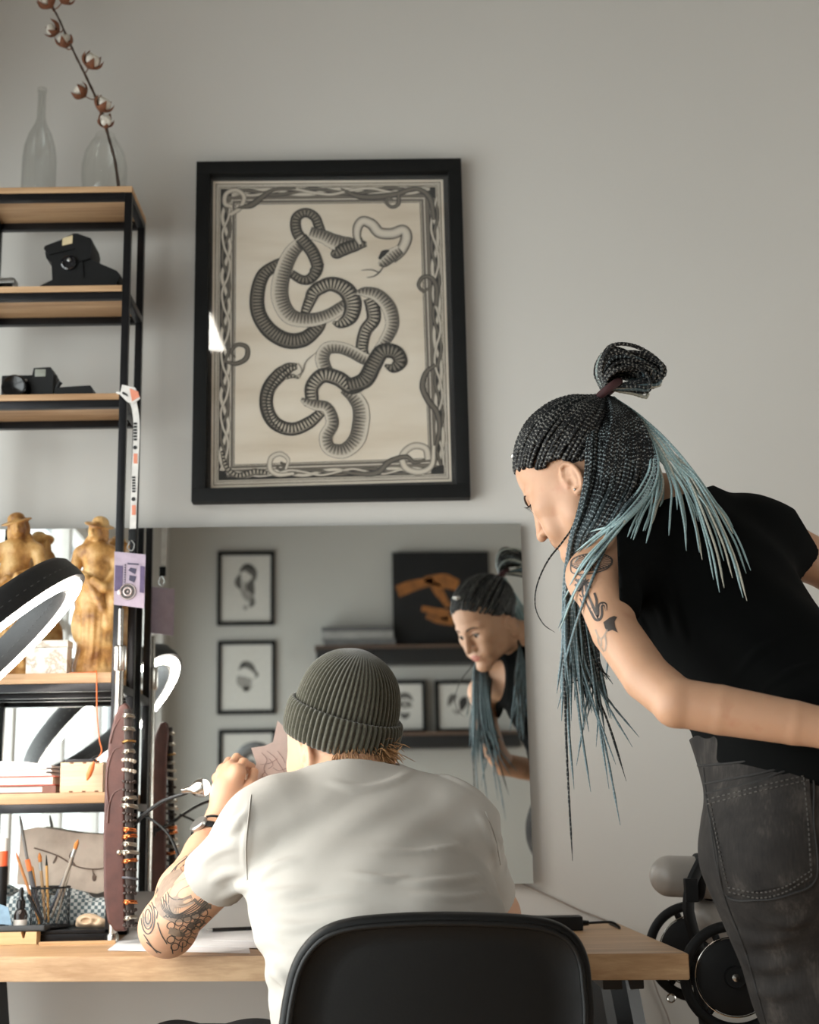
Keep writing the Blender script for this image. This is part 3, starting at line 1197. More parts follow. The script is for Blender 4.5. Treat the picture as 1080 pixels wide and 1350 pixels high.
def statue(px_, ptop, flip, label, wide=1.0):
    Ys = 2.80
    c = at(px_, ptop, Ys)
    z0 = on('d')
    hgt = c[2] - z0
    x, s = c[0], hgt / .32
    P = lambda dx, dy, dz: np.array([x + flip * dx * s * wide, Ys + dy * s, z0 + dz * s])
    F = Field((x - .075 * s * wide, Ys - .065 * s, z0 - .004), (x + .075 * s * wide, Ys + .065 * s, c[2] + .012), .0016)
    F.cone(P(0, 0, .004), P(0, 0, .012), .042 * s, .040 * s)
    F.cone(P(0, 0, .012), P(0, 0, .06), .036 * s, .027 * s, .01)
    F.cone(P(0, 0, .06), P(-.004, 0, .15), .028 * s, .034 * s, .02)
    F.cone(P(-.004, 0, .15), P(.002, 0, .20), .033 * s, .026 * s, .02)
    F.cone(P(.002, 0, .20), P(0, 0, .243), .026 * s, .027 * s, .015)
    F.cone(P(-.028, 0, .248), P(.026, 0, .246), .015 * s, .015 * s, .015)
    F.cone(P(0, -.002, .25), P(-.002, -.004, .275), .0095 * s, .0085 * s, .006)
    F.ell(P(-.003, -.009, .287), np.array([.0145, .0165, .0205]) * s, .003)
    F.cone(P(-.006, -.025, .288), P(-.0065, -.0275, .2835), .0024 * s, .0034 * s, .003)        # nose
    F.ell(P(-.005, -.022, .2765), np.array([.0055, .004, .0028]) * s, .003)
    Rh = rotx(.30) @ roty(flip * .22)
    F.ell(P(.002, .000, .302), np.array([.0300, .0290, .0042]) * s, .003, R=Rh)                # hat brim
    F.ell(P(.004, .004, .309), np.array([.0165, .0165, .0125]) * s, .004, R=Rh)
    F.ell(P(-.013, .008, .283), np.array([.008, .011, .022]) * s, .006)                        # hair
    F.ell(P(.012, .008, .283), np.array([.008, .011, .022]) * s, .006)
    F.ell(P(-.020, .004, .262), np.array([.009, .010, .016]) * s, .008)
    # arms
    F.chain([P(-.036, 0, .245), P(-.043, -.008, .205), P(-.012, -.034, .19)], np.array([.0125, .0105, .008]) * s, .006)
    F.chain([P(.034, 0, .243), P(.044, -.004, .20), P(.022, -.034, .17), P(.004, -.038, .185)], np.array([.0125, .011, .009, .0075]) * s, .006)
    # falling drapery
    F.chain([P(.036, -.012, .20), P(.040, -.018, .15), P(.030, -.020, .10), P(.018, -.018, .085)], np.array([.009, .014, .013, .006]) * s, .008)
    F.chain([P(-.012, -.034, .186), P(.012, -.034, .15), P(.028, -.026, .11)], np.array([.007, .007, .006]) * s, .006)
    for i in range(9):
        a = -PI * .95 + i * PI * .9 / 8
        r0, r1 = .029, .031
        F.chain([P(math.cos(a) * .024, math.sin(a) * .024, .175), P(math.cos(a + .15) * r1, math.sin(a + .15) * r1, .12), P(math.cos(a + .1) * r0, math.sin(a + .1) * r0, .055), P(math.cos(a) * .036, math.sin(a) * .036, .018)],
                np.array([.003, .0065, .005, .006]) * s, .005)
    F.ell(P(.03, -.014, .045), np.array([.012, .012, .022]) * s, .008)
    F.ell(P(-.034, -.01, .10), np.array([.011, .014, .03]) * s, .01)
    o = F.mesh('carved_statue', m_statue, None, smooth=1)
    return tag(o, label, 'statue', None)


statue(130, 681, 1, 'golden brown carved statue of a robed woman with orange cord at its foot')
statue(24, 676, -1, 'golden brown carved statue partly hidden behind the ring lamp', 1.15)

zD = on('d')
xa, xb = at(37, 880, 2.745)[0], at(91, 880, 2.745)[0]
t = NT('marbled_paper')
nn = t.noise(30, 6, .6)
t.l(t.ramp(nn, [(0.35, lin((236, 232, 226))), (0.5, lin((222, 212, 200))), (0.56, lin((176, 160, 142))), (0.62, lin((230, 224, 216)))]), t.b.inputs['Base Color'])
mb_ = empty('marbled_box', ((xa + xb) / 2, 2.76, zD), 'small white marbled box in front of the carved statues', 'box')
MB().box((xa, 2.727, zD), (xb, 2.768, zD + .052), .0015).build('body', t.m, mb_)
MB().box((xa - .001, 2.726, zD + .0525), (xb + .001, 2.769, zD + .066), .0015).build('lid', t.m, mb_)

m_orange = mat('orange_cord', (226, 112, 52), .6, 0, .1, 300, .3)
m_orange2 = mat('orange_plastic', (224, 120, 62), .35, 0, .05, 30)
cd = [at(92, 874, 2.742), at(108, 874, 2.738), at(124, 877, 2.73), at(127, 886, 2.7085), at(127.5, 905, 2.703), at(128, 940, 2.703), at(131, 975, 2.703), at(134, 990, 2.703), at(127, 1003, 2.702)]
cd[0][2] = zD + .003
cd[1][2] = zD + .0022
cd[2][2] = zD + .0022
cd[3][2] = zD + .0005
pen = empty('hanging_pendant', cd[3], 'thin orange cord hanging from the shelf with an orange wooden tip', 'pendant')
MB().tube(catmull(cd, 60), .0012, 6).build('cord', m_orange, pen)
MB().tube([at(124, 1004, 2.70), at(121, 1012, 2.70), at(117, 1022, 2.70), at(114.5, 1029, 2.70)], [.002, .0055, .0055, .0015], 12).build('bead', m_orange2, pen)

# ---- things on the lower board
zE = on('e')
cols = [('grey_paper_pad', 'stack of loose white paper on top of the red edged book', 'paper', (214, 208, 208), -70, 74, .020, 1003),
        ('red_book', 'white paged book with red covers below the paper stack', 'book', (196, 92, 78), -70, 78, .018, 1020),
        ('brown_book', 'brown book at the bottom of the pile beside the plywood box', 'book', (120, 76, 62), -60, 80, .014, 1036)]
z = zE
for nm, lb, ct, rgb, a_, c_, th, _ in reversed(cols):
    xa, xb = max(at(a_, 1030, 2.76)[0], SXL + .010 - .0006 * a_ / 10), at(c_, 1030, 2.76)[0]
    bk = empty(nm, ((xa + xb) / 2, 2.78, z), lb, ct)
    mcov = mat(nm + '_cover', rgb, .5, 0, .08, 60)
    mpg = mat('page_edges', (226, 216, 206), .8, 0, .06, 200)
    if nm == 'grey_paper_pad':
        pl = MB()
        for i in range(8):
            o = .002 * math.sin(i * 2.1)
            pl.box((xa + o, 2.722 + o, z + i * th / 8), (xb + o - .004 * (i % 3), 2.852 + o, z + (i + 1) * th / 8 - .0003))
        pl.build('sheets', mcov, bk)
        b_ = MB()
        b_.prism([(xa, 2.724, z + th + .0005), (xb - .01, 2.724, z + th + .0005), (xb - .05, 2.724, z + th + .007), (xa, 2.724, z + th + .012)], (0, .12, 0))
        b_.build('curled_cover', mat('curled_cover_white', (228, 222, 222), .7, 0, .05, 60), bk)
    else:
        MB().box((xa, 2.724, z + .0022), (xb - .004, 2.850, z + th - .0022)).build('pages', mpg, bk)
        c = MB()
        c.box((xa, 2.722, z), (xb, 2.852, z + .002), .0006).box((xa, 2.722, z + th - .002), (xb, 2.852, z + th - .0002), .0006)
        if nm == 'brown_book':
            c.box((xb - .026, 2.7215, z), (xb, 2.7235, z + th - .0004))
        c.build('cover', mcov, bk)
    z += th + .0004
xa, xb = at(81, 1030, 2.735)[0], at(137, 1030, 2.735)[0]
ply = wood('pale_plywood', (226, 194, 164), (204, 168, 136), 0, 2.0, .6)
zt = at(100, 1005, 2.725)[2]
bx = empty('plywood_box', ((xa + xb) / 2, 2.76, zE), 'pale plywood box with finger joints at the end of the lower shelf', 'box')
MB().box((xa, 2.724, zE), (xb, 2.80, zt), .0008).build('body', ply, bx)
j = MB()
for i in range(3):
    xx = xa + (xb - xa) * (.22 + .3 * i)
    j.box((xx, 2.7233, zE), (xx + .007, 2.727, zE + .003)).box((xx, 2.7233, zt - .003), (xx + .007, 2.727, zt + .0003))
j.build('finger_joint', mat('burnt_plywood', (120, 84, 60), .7), bx)
dr = MB()
wv = catmull([at(116, 1004, 2.76), at(124, 998, 2.76), at(131, 996, 2.77), at(138, 990, 2.78)], 20)
wv[0][2] = zt + .002
dr.tube(wv, .0012, 6)
dr.box((xa + .006, 2.735, zt + .0005), (xb - .02, 2.79, zt + .006), .001)
tag(dr.build('wire_clip', mat('dark_wire', (50, 50, 54), .4, .6), None), 'dark wire tool lying on the plywood box', 'tool')

# ---- lanyard and badge on the right post
lan = empty('lanyard', at(170, 512, 2.70), 'white printed lanyard tied round the shelf post with a badge below', 'lanyard')
t = NT('printed_lanyard_band')
uv = t.n('ShaderNodeUVMap')
sp = t.n('ShaderNodeSeparateXYZ')
t.l(uv.outputs[0], sp.inputs[0])
t.l(t.ramp(t.noise(60, 3), [(0.3, lin((206, 202, 198))), (0.7, lin((226, 222, 216)))]), t.b.inputs['Base Color'])
t.b.inputs['Roughness'].default_value = .6
m_band = t.m
m_prn = mat('lanyard_print_black', (32, 32, 34), .6)
m_pk = mat('lanyard_print_salmon', (222, 140, 112), .6)


def strip(b, pts, w, off=(0, 0, 0), mi=0, n=40):
    P = catmull(pts, n) + np.asarray(off)
    V, F = [], []
    for i, p in enumerate(P):
        V += [p + [-w / 2, 0, 0], p + [w / 2, 0, 0], p + [w / 2, .0012, 0], p + [-w / 2, .0012, 0]]
    for i in range(n - 1):
        for k in range(4):
            F.append((i * 4 + k, i * 4 + (k + 1) % 4, (i + 1) * 4 + (k + 1) % 4, (i + 1) * 4 + k))
    F += [(0, 1, 2, 3), tuple((n - 1) * 4 + k for k in (3, 2, 1, 0))]
    b.add(V, F, mi=mi)


Yl = 2.697
b = MB()
strip(b, [at(176, 528, Yl), at(180, 560, Yl), at(178, 620, Yl), at(175, 697, Yl)], .0125)
b.prism([at(158, 520, Yl - .002), at(161, 507, Yl - .002), at(178, 511, Yl - .002), at(185, 525, Yl - .002), at(176, 532, Yl - .002), at(168, 530, Yl - .002)], (0, .002, 0))
b.build('band', m_band, lan)
for y0, y1 in ((557, 582), (628, 650)):
    xs = 178.5 - (y0 - 560) * .03
    b = MB()
    for k in range(6):
        ya, yb2 = y0 + (y1 - y0) * k / 6, y0 + (y1 - y0) * (k + .72) / 6
        b.add([at(xs - 2.4, ya, Yl - .0006), at(xs + 2.2, ya, Yl - .0006), at(xs + 2.2, yb2, Yl - .0006), at(xs - 2.4, yb2, Yl - .0006)], [(0, 1, 2, 3)])
    b.lathe([(.0002, 0), (.0042, 0), (.0042, .0003)], at(xs - .4, y1 + 8, Yl - .0003), (0, -1, 0), 18)
    b.build('printed_lettering', m_prn, lan)
    y2 = y1 + 16
    MB().add([at(xs - 2.5, y2, Yl - .0006), at(xs + 2.5, y2, Yl - .0006), at(xs + 2.5, y2 + 13, Yl - .0006), at(xs - 2.5, y2 + 13, Yl - .0006)], [(0, 1, 2, 3)]).build('printed_flash', m_pk, lan)
MB().add([at(162, 516, Yl - .0027), at(168, 520, Yl - .0027), at(169, 523, Yl - .0027), at(161, 519, Yl - .0027)], [(0, 1, 2, 3)]).build('printed_lettering', m_prn, lan)
MB().prism([at(171, 512, Yl - .0028), at(182, 516, Yl - .0028), at(184, 523, Yl - .0028), at(174, 529, Yl - .0028)], (0, .0006, 0)).build('printed_flash', m_pk, lan)
lp = np.array([SXR, SF, at(172, 516, Yl)[2]])
MB().tube([lp + [sx * (PT + .0035), sy * (PT + .0035), dz] for sx, sy, dz in ((-1, -1, .002), (1, -1, -.004), (1, 1, -.002), (-1, 1, .004))], .0028, 8, closed=True, up=(0, 0, 1)).build('tied_loop', m_band, lan)
b = MB()
b.box(at(169, 712, Yl - .002), at(179, 698, Yl) + [0, .005, 0], .001)
b.build('buckle', m_cam, lan)
b = MB()
b.tube(catmull([at(173, 712, Yl), at(177, 718, Yl), at(174, 726, Yl), at(168, 722, Yl), at(171, 714, Yl)], 24), .0011, 6)
b.build('hook', m_silver, lan)
m_lilac = mat('badge_lilac_card', (176, 160, 176), .4, 0, .1, 50)
bd = MB()
bd.prism([at(151, 727, Yl - .001), at(192, 731, Yl - .001), at(190, 802, Yl - .001), at(150, 797, Yl - .001)], (0, .002, 0))
badge = bd.build('badge_card', m_lilac, lan)
b = MB()
for q in (((152, 745), (162, 746), (161, 780), (151, 779)), ((185, 746), (191, 747), (190, 782), (184, 781))):
    b.prism([at(*p, Yl - .0018) for p in q], (0, .0006, 0))
b.build('violet_panel', mat('badge_violet', (92, 78, 110), .4, 0, .15, 90), badge)
b = MB()
cc = at(168.5, 780, Yl - .002)
b.lathe([(.0165, 0), (.0165, .0006), (.0002, .0007)], cc, (0, -1, 0), 28)
b.build('round_emblem', mat('badge_dark_grey', (76, 72, 72), .4, 0, .4, 160), badge)
b = MB()
b.torus(cc - [0, .0012, 0], .0075, .0018, (0, 1, 0), 24, 6)
b.ball(cc - [0, .001, 0], .0022, 10, 6)
b.torus(cc - [0, .0012, 0], .0150, .0008, (0, 1, 0), 32, 6)
b.ball(cc + [-.016, -.001, -.001], [.0045, .002, .0055], 10, 6)
b.build('emblem_ring', mat('badge_silver_pink', (206, 188, 186), .35, .3, .1, 60), badge)
b = MB()
for q in (((169, 752), (172, 748), (180, 750), (178, 757)), ((171, 758), (180, 760), (177, 768), (170, 765)), ((168, 742), (183, 743), (183, 745), (168, 744))):
    b.prism([at(*p, Yl - .0018) for p in q], (0, .0006, 0))
for i in range(9):
    b.ball(at(165 - i * .1, 745 + i * 3.2, Yl - .002), .0016, 8, 6)
b.build('badge_motif', mat('badge_navy', (66, 62, 84), .4), badge)
# ================================================================== ring lamp
RC = np.array([-.700, 2.290, 1.210])
_az, _el = 3.33 + PI, -.806
RN = np.array([math.cos(_az) * math.cos(_el), math.sin(_az) * math.cos(_el), math.sin(_el)])
RR = .216
ru = nrm(np.cross(RN, [0, 0, 1.0]))
rw = np.cross(RN, ru)
m_ringb = mat('ring_lamp_black', (30, 30, 31), .45, 0, .15, 120, .35, 900)
ring = empty('ring_lamp', RC - [0, 0, .3], 'big black ring lamp with a glowing white rim at the desk\'s left', 'lamp')


def annulus(b, prof, seg=96):
    """prof: closed loop of (radial, along-normal) offsets swept round the ring"""
    prof = np.asarray(prof, float)
    th = np.arange(seg) / seg * 2 * PI
    e = np.cos(th)[:, None] * ru + np.sin(th)[:, None] * rw
    V = RC + (RR + prof[None, :, 0, None]) * e[:, None] + prof[None, :, 1, None] * RN
    m = len(prof)
    F = [(i * m + j, ((i + 1) % seg) * m + j, ((i + 1) % seg) * m + (j + 1) % m, i * m + (j + 1) % m) for i in range(seg) for j in range(m)]
    b.add(V.reshape(-1, 3), F)


b = MB()
annulus(b, [(-.021, .012), (-.022, .002), (-.019, -.026), (-.012, -.034), (.012, -.034), (.019, -.026), (.022, .002), (.021, .012)])
b.build('housing', m_ringb, ring)
b = MB()
annulus(b, [(-.0105, .0125), (-.0105, .0160), (-.008, .018), (.008, .018), (.0105, .0160), (.0105, .0125)])
b.build('light_strip', emit('ring_lamp_glow', (255, 246, 234), 60.0), ring)
b = MB()
for i in range(90):
    a = i / 90 * 2 * PI
    e = math.cos(a) * ru + math.sin(a) * rw
    tt = -math.sin(a) * ru + math.cos(a) * rw
    for s in (-1, 1):
        c = RC + e * (RR + s * .0212) + RN * -.006
        b.tube([c - tt * .0025, c + tt * .0025], .0008, 5)
b.build('vent_slot', mat('vent_grey', (76, 76, 76), .5), ring)
lowp = RC - ru * 0 + nrm(np.array([-.55, .25, -.6])) * RR
best = min((RC + RR * (math.cos(a) * ru + math.sin(a) * rw) for a in np.linspace(0, 2 * PI, 200)), key=lambda p: p[0])
arm = MB()
foot = np.array([-.98, 2.62, DESK])
arm.tube(catmull([best + [-.005, 0, -.01], best + [-.04, .08, -.03], foot + [0, 0, .22], foot + [0, 0, .04]], 30), .008, 10)
arm.build('arm', m_ringb, ring)
MB().lathe([(.045, .0005), (.045, .012), (.02, .018), (.012, .05), (.0002, .05)], foot, seg=30).build('base', m_ringb, ring)

# ================================================================== chrome tube standing in for bright glare on the shelf post, with its collar
m_chrome = mat('brushed_chrome', (190, 186, 180), .22, 1, .05, 40)
pS = atz(165, 1228, DESK)
pS[1] = 2.70
pS[0] = at(158, 870, 2.70)[0]
st = empty('post_glare_tube', (pS[0], 2.70, DESK), 'slim chrome tube standing in for glare on the shelf post, with a ribbed collar', 'stand')
ztop, zc0, zc1 = at(158, 803, 2.70)[2], at(158, 885, 2.70)[2], at(158, 851, 2.70)[2]
MB().tube([(pS[0], 2.70, DESK + .006), (pS[0], 2.70, zc0 + .004)], .0085, 16).build('lower_tube', m_chrome, st)
MB().tube([(pS[0], 2.70, zc1 - .004), (pS[0], 2.70, ztop)], .0055, 16).build('upper_tube', m_chrome, st)
MB().lathe([(.0095, zc0), (.0118, zc0 + .003), (.0118, zc1 - .003), (.008, zc1)], (pS[0], 2.70, 0), seg=40, rmod=lambda r, th, z: r * (1 + .05 * np.sign(np.sin(th * 10)))).build('collar', m_chrome, st)
MB().lathe([(.0115, .0005), (.0115, .012), (.0088, .016)], (pS[0], 2.70, DESK), seg=28).build('foot', m_chrome, st)

# ================================================================== leather holder hung with rings and bracelets
m_lea = mat('oxblood_leather', (84, 50, 44), .38, 0, .22, 35, .3, 500)
Yh = 2.632
hol = empty('jewellery_holder', (at(160, 1228, Yh)[0], Yh, DESK), 'tall brown leather jewellery holder standing right of the shelf', 'holder')
out = [(151, 1228), (141, 1215), (136, 1180), (135.5, 1100), (138, 1020), (143, 975), (150, 945), (157, 930), (164, 926), (169, 931), (170, 945), (167, 980), (164, 1060), (164, 1150), (165, 1228)]
op = np.array([at(x, y, Yh) for x, y in out])
op[:, 2] = np.maximum(op[:, 2], DESK + .0008)
F = Field(op.min(0) - [.004, .004, .002], op.max(0) + [.004, .032, .004], .0016)
cx = (op[:, 0].min() + op[:, 0].max()) / 2


def sd_poly(P):
    x, z = P[..., 0], P[..., 2]
    d = np.full(x.shape, 1e9, np.float32)
    s = np.ones(x.shape, np.float32)
    n = len(op)
    for i in range(n):
        a, b_ = op[i, [0, 2]], op[i - 1, [0, 2]]
        e = b_ - a
        wx, wz = x - a[0], z - a[1]
        tt = np.clip((wx * e[0] + wz * e[1]) / (e @ e), 0, 1)
        d = np.minimum(d, (wx - e[0] * tt) ** 2 + (wz - e[1] * tt) ** 2)
        c1, c2, c3 = z >= a[1], z < b_[1], e[0] * wz > e[1] * wx
        s = np.where((c1 & c2 & c3) | (~c1 & ~c2 & ~c3), -s, s)
    d2 = s * np.sqrt(d) + .004
    dy = np.abs(P[..., 1] - Yh - .014) - .008
    return np.minimum(np.maximum(d2, dy), 0) + np.sqrt(np.maximum(d2, 0) ** 2 + np.maximum(dy, 0) ** 2) - .004


F.put(sd_poly, F.lo, F.lo + F.n * F.h)
F.mesh('leather_body', m_lea, hol, smooth=1)
# moulded crest lines pressed into the leather
b = MB()
for pts in ([(160, 985), (150, 990), (143, 1010), (141, 1035), (143, 1060)], [(160, 1040), (150, 1046), (144, 1062), (142, 1085)], [(158, 948), (150, 962), (145, 980)]):
    b.tube(catmull([at(x, y, Yh + .002) for x, y in pts], 24), np.linspace(.0008, .0026, 24), 8)
b.build('embossed_ridge', m_lea, hol)
MB().tube([at(169, 935, Yh - .002), at(171, 1080, Yh - .002), at(172, 1222, Yh - .002)], .0080, 14).build('display_roll', mat('dark_velvet', (44, 34, 30), .9, 0, .2, 100, sheen=.4), hol)
m_gold = mat('worn_brass', (176, 138, 84), .3, 1, .15, 60)
m_copp = mat('copper_metal', (206, 128, 78), .25, 1, .1, 60)
m_silv2 = mat('aged_silver', (178, 172, 160), .3, 1, .15, 60)
m_dkb = mat('dark_bead', (52, 38, 32), .3, 0, .2, 60)
kinds = [('finger_ring', 'silver ring near the top of the jewellery roll', m_silv2)]
rows = [(945, 's', 9), (962, 's', 11), (978, 'b', 12), (992, 's', 8), (1003, 'p', 9), (1016, 'p', 10), (1030, 'd', 10), (1042, 'd', 11), (1054, 's', 14), (1064, 's', 16), (1073, 'd', 11), (1083, 'd', 11),
        (1095, 'c', 13), (1104, 'c', 14), (1114, 's', 13), (1125, 'w', 17), (1136, 'c', 14), (1147, 'd', 11), (1158, 'k', 14), (1168, 'd', 10), (1178, 'd', 10), (1190, 'c', 13), (1200, 'd', 10), (1211, 's', 11), (1219, 'd', 12)]
mats_ = {'s': m_silv2, 'b': m_gold, 'p': mat('pearl_bead', (206, 196, 180), .25, .2, .05, 40), 'd': m_dkb, 'c': m_copp, 'w': m_silv2, 'k': mat('grey_bead', (84, 84, 90), .35)}
words = {'s': 'silver', 'b': 'brass', 'p': 'pearl', 'd': 'dark', 'c': 'copper', 'w': 'silver stone', 'k': 'grey'}
cnt = {}
ordn = ['topmost', 'second', 'third', 'fourth', 'fifth', 'sixth', 'seventh', 'eighth', 'ninth', 'tenth', 'eleventh', 'twelfth']
for y, k, wpx in rows:
    f = (y - 935) / 287
    c = at(169.5 + 2.5 * f, y, Yh - .002)
    cnt[k] = cnt.get(k, 0) + 1
    b = MB()
    rad = wpx * .00142 * .62
    rad = max(rad, .0095)
    ax = nrm([.12 * math.sin(y), .1, 1])
    if k in 'pd':
        for j in range(11):
            a = j / 11 * 2 * PI
            b.ball(c + np.array([math.cos(a) * (rad + .001), math.sin(a) * (rad + .001), .002 * math.sin(a + y)]), .0034 if k == 'p' else .0028, 8, 6)
    else:
        b.torus(c, rad + .001, .0021, ax, 28, 8)
        if k in 'scw':
            b.ball(c + [-.35 * rad, -rad - .002, 0], [.0042, .003, .0036], 10, 8)
            b.torus(c + [0, 0, .0035], rad + .0005, .0013, ax, 24, 6)
    if k == 'w':
        b.ball(c + [-rad - .004, -.002, .002], .0055, 12, 8)
    nm = 'finger_ring' if k in 'sbckw' else 'bead_bracelet'
    o = b.build(nm, mats_[k], None)
    tag(o, '%s %s %s from the top on the jewellery holder\'s roll' % (ordn[cnt[k] - 1] if cnt[k] > 1 else 'first', words[k], 'ring' if nm == 'finger_ring' else 'bead bracelet'),
        'ring' if nm == 'finger_ring' else 'bracelet', 'rings and bracelets on the jewellery holder')

# ================================================================== gooseneck lamp
m_gn = mat('gooseneck_black', (40, 40, 41), .35, .4, .1, 60)
Yg = 2.58
gl = empty('gooseneck_lamp', at(158, 1100, 2.70), 'small silver headed gooseneck lamp beside the man\'s raised hand', 'lamp')
gp = np.array([pS[0], 2.688, at(158, 1100, 2.70)[2]])
MB().box(gp - [.011, .012, .012], gp + [.013, .003, .012], .003).build('clamp', m_gn, gl)
pts = [gp + [.012, .0, 0], at(178, 1086, 2.65), at(190, 1074, 2.63), at(215, 1056, 2.60), at(243, 1046, 2.575), at(250, 1042, 2.57)]
n = 120
P = catmull(pts, n)
MB().tube(P, .0036 * (1 + .10 * np.sin(np.arange(n) * 2.1)), 10).build('flexible_neck', m_gn, gl)
hd = at(251, 1041, 2.57)
hx = nrm(np.array([.85, .12, .12]))
b = MB()
b.lathe([(.0045, -.016), (.006, -.006), (.0065, 0), (.012, .006), (.0165, .014), (.0172, .024), (.0160, .0245), (.0150, .016), (.0002, .013)], hd, hx, 32)
b.build('lamp_head', m_chrome, gl)
MB().lathe([(.0148, .0165), (.0150, .0240), (.0125, .0310), (.0070, .0350), (.0002, .0360)], hd, hx, 28).build('bulb', emit('warm_bulb', (255, 246, 228), 6.0), gl)
for pts in ([(187, 1074), (205, 1084), (222, 1100), (232, 1120), (238, 1140)],):
    Q = [at(x, y, 2.64 - .02 * i) for i, (x, y) in enumerate(pts)]
    e = atz(246, 1222, DESK) + [0, .0, .003]
    Q += [Q[-1] + [.004, 0, -.05], e + [-.01, 0, .004], e + [.06, .05, 0]]
    tag(MB().tube(catmull(Q, 60), .0026, 8).build('power_cable', m_cam, None), 'black cable curving down beside the gooseneck lamp onto the desk', 'cable')

# ================================================================== small things at the desk's left
m_wire = mat('black_wire_mesh', (34, 34, 36), .5, .5, .1, 60)
BASE = DESK + .0232                                   # top of the unit's bottom plate
MB().box((SXL - PT, SF - PT, DESK + .0155), (SXR + PT, SB + PT, BASE - .0006), .001).build('base_plate', m_steel, shelf)
CYY = 2.760
cB = np.array([at(66, 1200, CYY)[0], CYY, BASE])
hC = at(66, 1169, CYY - .02)[2] - BASE
rC = (at(91, 1200, CYY)[0] - at(41, 1200, CYY)[0]) / 2
cup = empty('pencil_cup', cB, 'black wire mesh cup full of brushes and pencils', 'cup')
b = MB()
for i in range(30):
    a0 = i / 30 * 2 * PI
    for s in (-1, 1):
        th = np.linspace(0, 1, 10)
        a = a0 + s * th * .9
        b.tube(np.c_[cB[0] + rC * np.cos(a), cB[1] + rC * np.sin(a), BASE + .004 + (hC - .006) * th], .00042, 4, cap=False)
b.build('mesh_wall', m_wire, cup)
MB().torus(cB + [0, 0, hC - .002], rC, .0018, seg=40, sub=8).build('top_rim', m_wire, cup)
MB().torus(cB + [0, 0, .003], rC, .0018, seg=40, sub=8).build('bottom_rim', m_wire, cup)
MB().lathe([(rC - .0015, .0006), (rC - .0015, .002), (.0002, .0021)], cB, seg=36).build('cup_base', m_wire, cup)
m_hair = mat('brush_bristle', (190, 120, 60), .9, 0, .2, 200)
TOOLS = [('paint_brush', 'long grey handled brush leaning left out of the mesh cup', (26, 1075), (50, 1215), (112, 110, 108), .0032, 'handle'),
         ('paint_brush', 'tan bristled brush leaning right, highest on the cup\'s right', (103, 1107), (68, 1210), (150, 140, 128), .0036, 'bristle'),
         ('paint_brush', 'dark blue grey brush leaning right below the tan bristled brush', (97, 1130), (60, 1215), (80, 88, 100), .0034, 'handle'),
         ('pencil', 'orange tipped pencil leaning far left in the mesh cup', (21, 1124), (52, 1215), (206, 140, 84), .0030, 'tip'),
         ('marker_pen', 'orange capped marker near the middle left of the cup', (36, 1133), (55, 1215), (90, 92, 98), .0042, 'cap'),
         ('pencil', 'yellow orange pencil standing in front in the mesh cup', (42, 1142), (52, 1218), (226, 164, 80), .0034, 'plain'),
         ('paint_brush', 'short orange bristled brush upright in the cup\'s middle', (52, 1124), (60, 1216), (176, 146, 110), .0032, 'bristle'),
         ('paint_brush', 'thin dark pointed brush right of the short orange brush', (61, 1127), (64, 1216), (196, 152, 90), .0028, 'dark'),
         ('paint_brush', 'pale thin stick leaning right among the cup\'s brushes', (98, 1122), (74, 1217), (206, 196, 180), .0024, 'plain')]
for i, (nm, lb, a_, c_, rgb, r, kind) in enumerate(TOOLS):
    off = .016 * math.cos(i * 2.3)
    top = at(*a_, CYY - .004 + off * 1.1)
    bot = at(*c_, CYY + off * .5)
    bot[2] = max(bot[2], BASE + .006)
    d = nrm(top - bot)
    root = empty(nm, bot, lb, 'pencil' if nm == 'pencil' else ('pen' if nm == 'marker_pen' else 'brush'), 'brushes and pencils in the mesh cup')
    hm = mat('tool_%d_%d_%d' % rgb, rgb, .4, 0, .08, 80)
    L = np.linalg.norm(top - bot)
    cut = L - {'bristle': .034, 'tip': .012, 'cap': .022, 'dark': .02, 'handle': .012, 'plain': .004}[kind]
    MB().tube([bot, bot + d * cut * .5, bot + d * cut], [r * .7, r, r * .95], 10).build('shaft', hm, root)
    if kind == 'bristle':
        MB().tube([bot + d * cut, bot + d * (cut + .016)], r * 1.15, 10).build('ferrule', m_silver, root)
        MB().tube([bot + d * (cut + .016), bot + d * (cut + .026), bot + d * L], [r * 1.1, r * 1.25, r * .3], 10).build('bristles', m_hair, root)
    elif kind == 'cap':
        MB().tube([bot + d * cut, bot + d * L], [r * 1.25, r * 1.2], 12).build('cap', m_orange2, root)
    elif kind == 'dark':
        MB().tube([bot + d * cut, bot + d * L], [r * .9, r * .2], 8).build('bristles', m_cam, root)
    else:
        MB().tube([bot + d * cut, bot + d * L], [r * .95, r * .45], 10).build('tip', m_orange2 if kind == 'tip' else hm, root)
# loose brush lying against the cup's left
p0, p1 = at(37, 1180, 2.705), at(56, 1220, 2.700)
p1[2] = BASE + .014
tag(MB().tube([p0, p1], [.0035, .0022], 8).build('stylus', m_cam, None), 'dark stylus propped against the left of the mesh cup', 'pen')

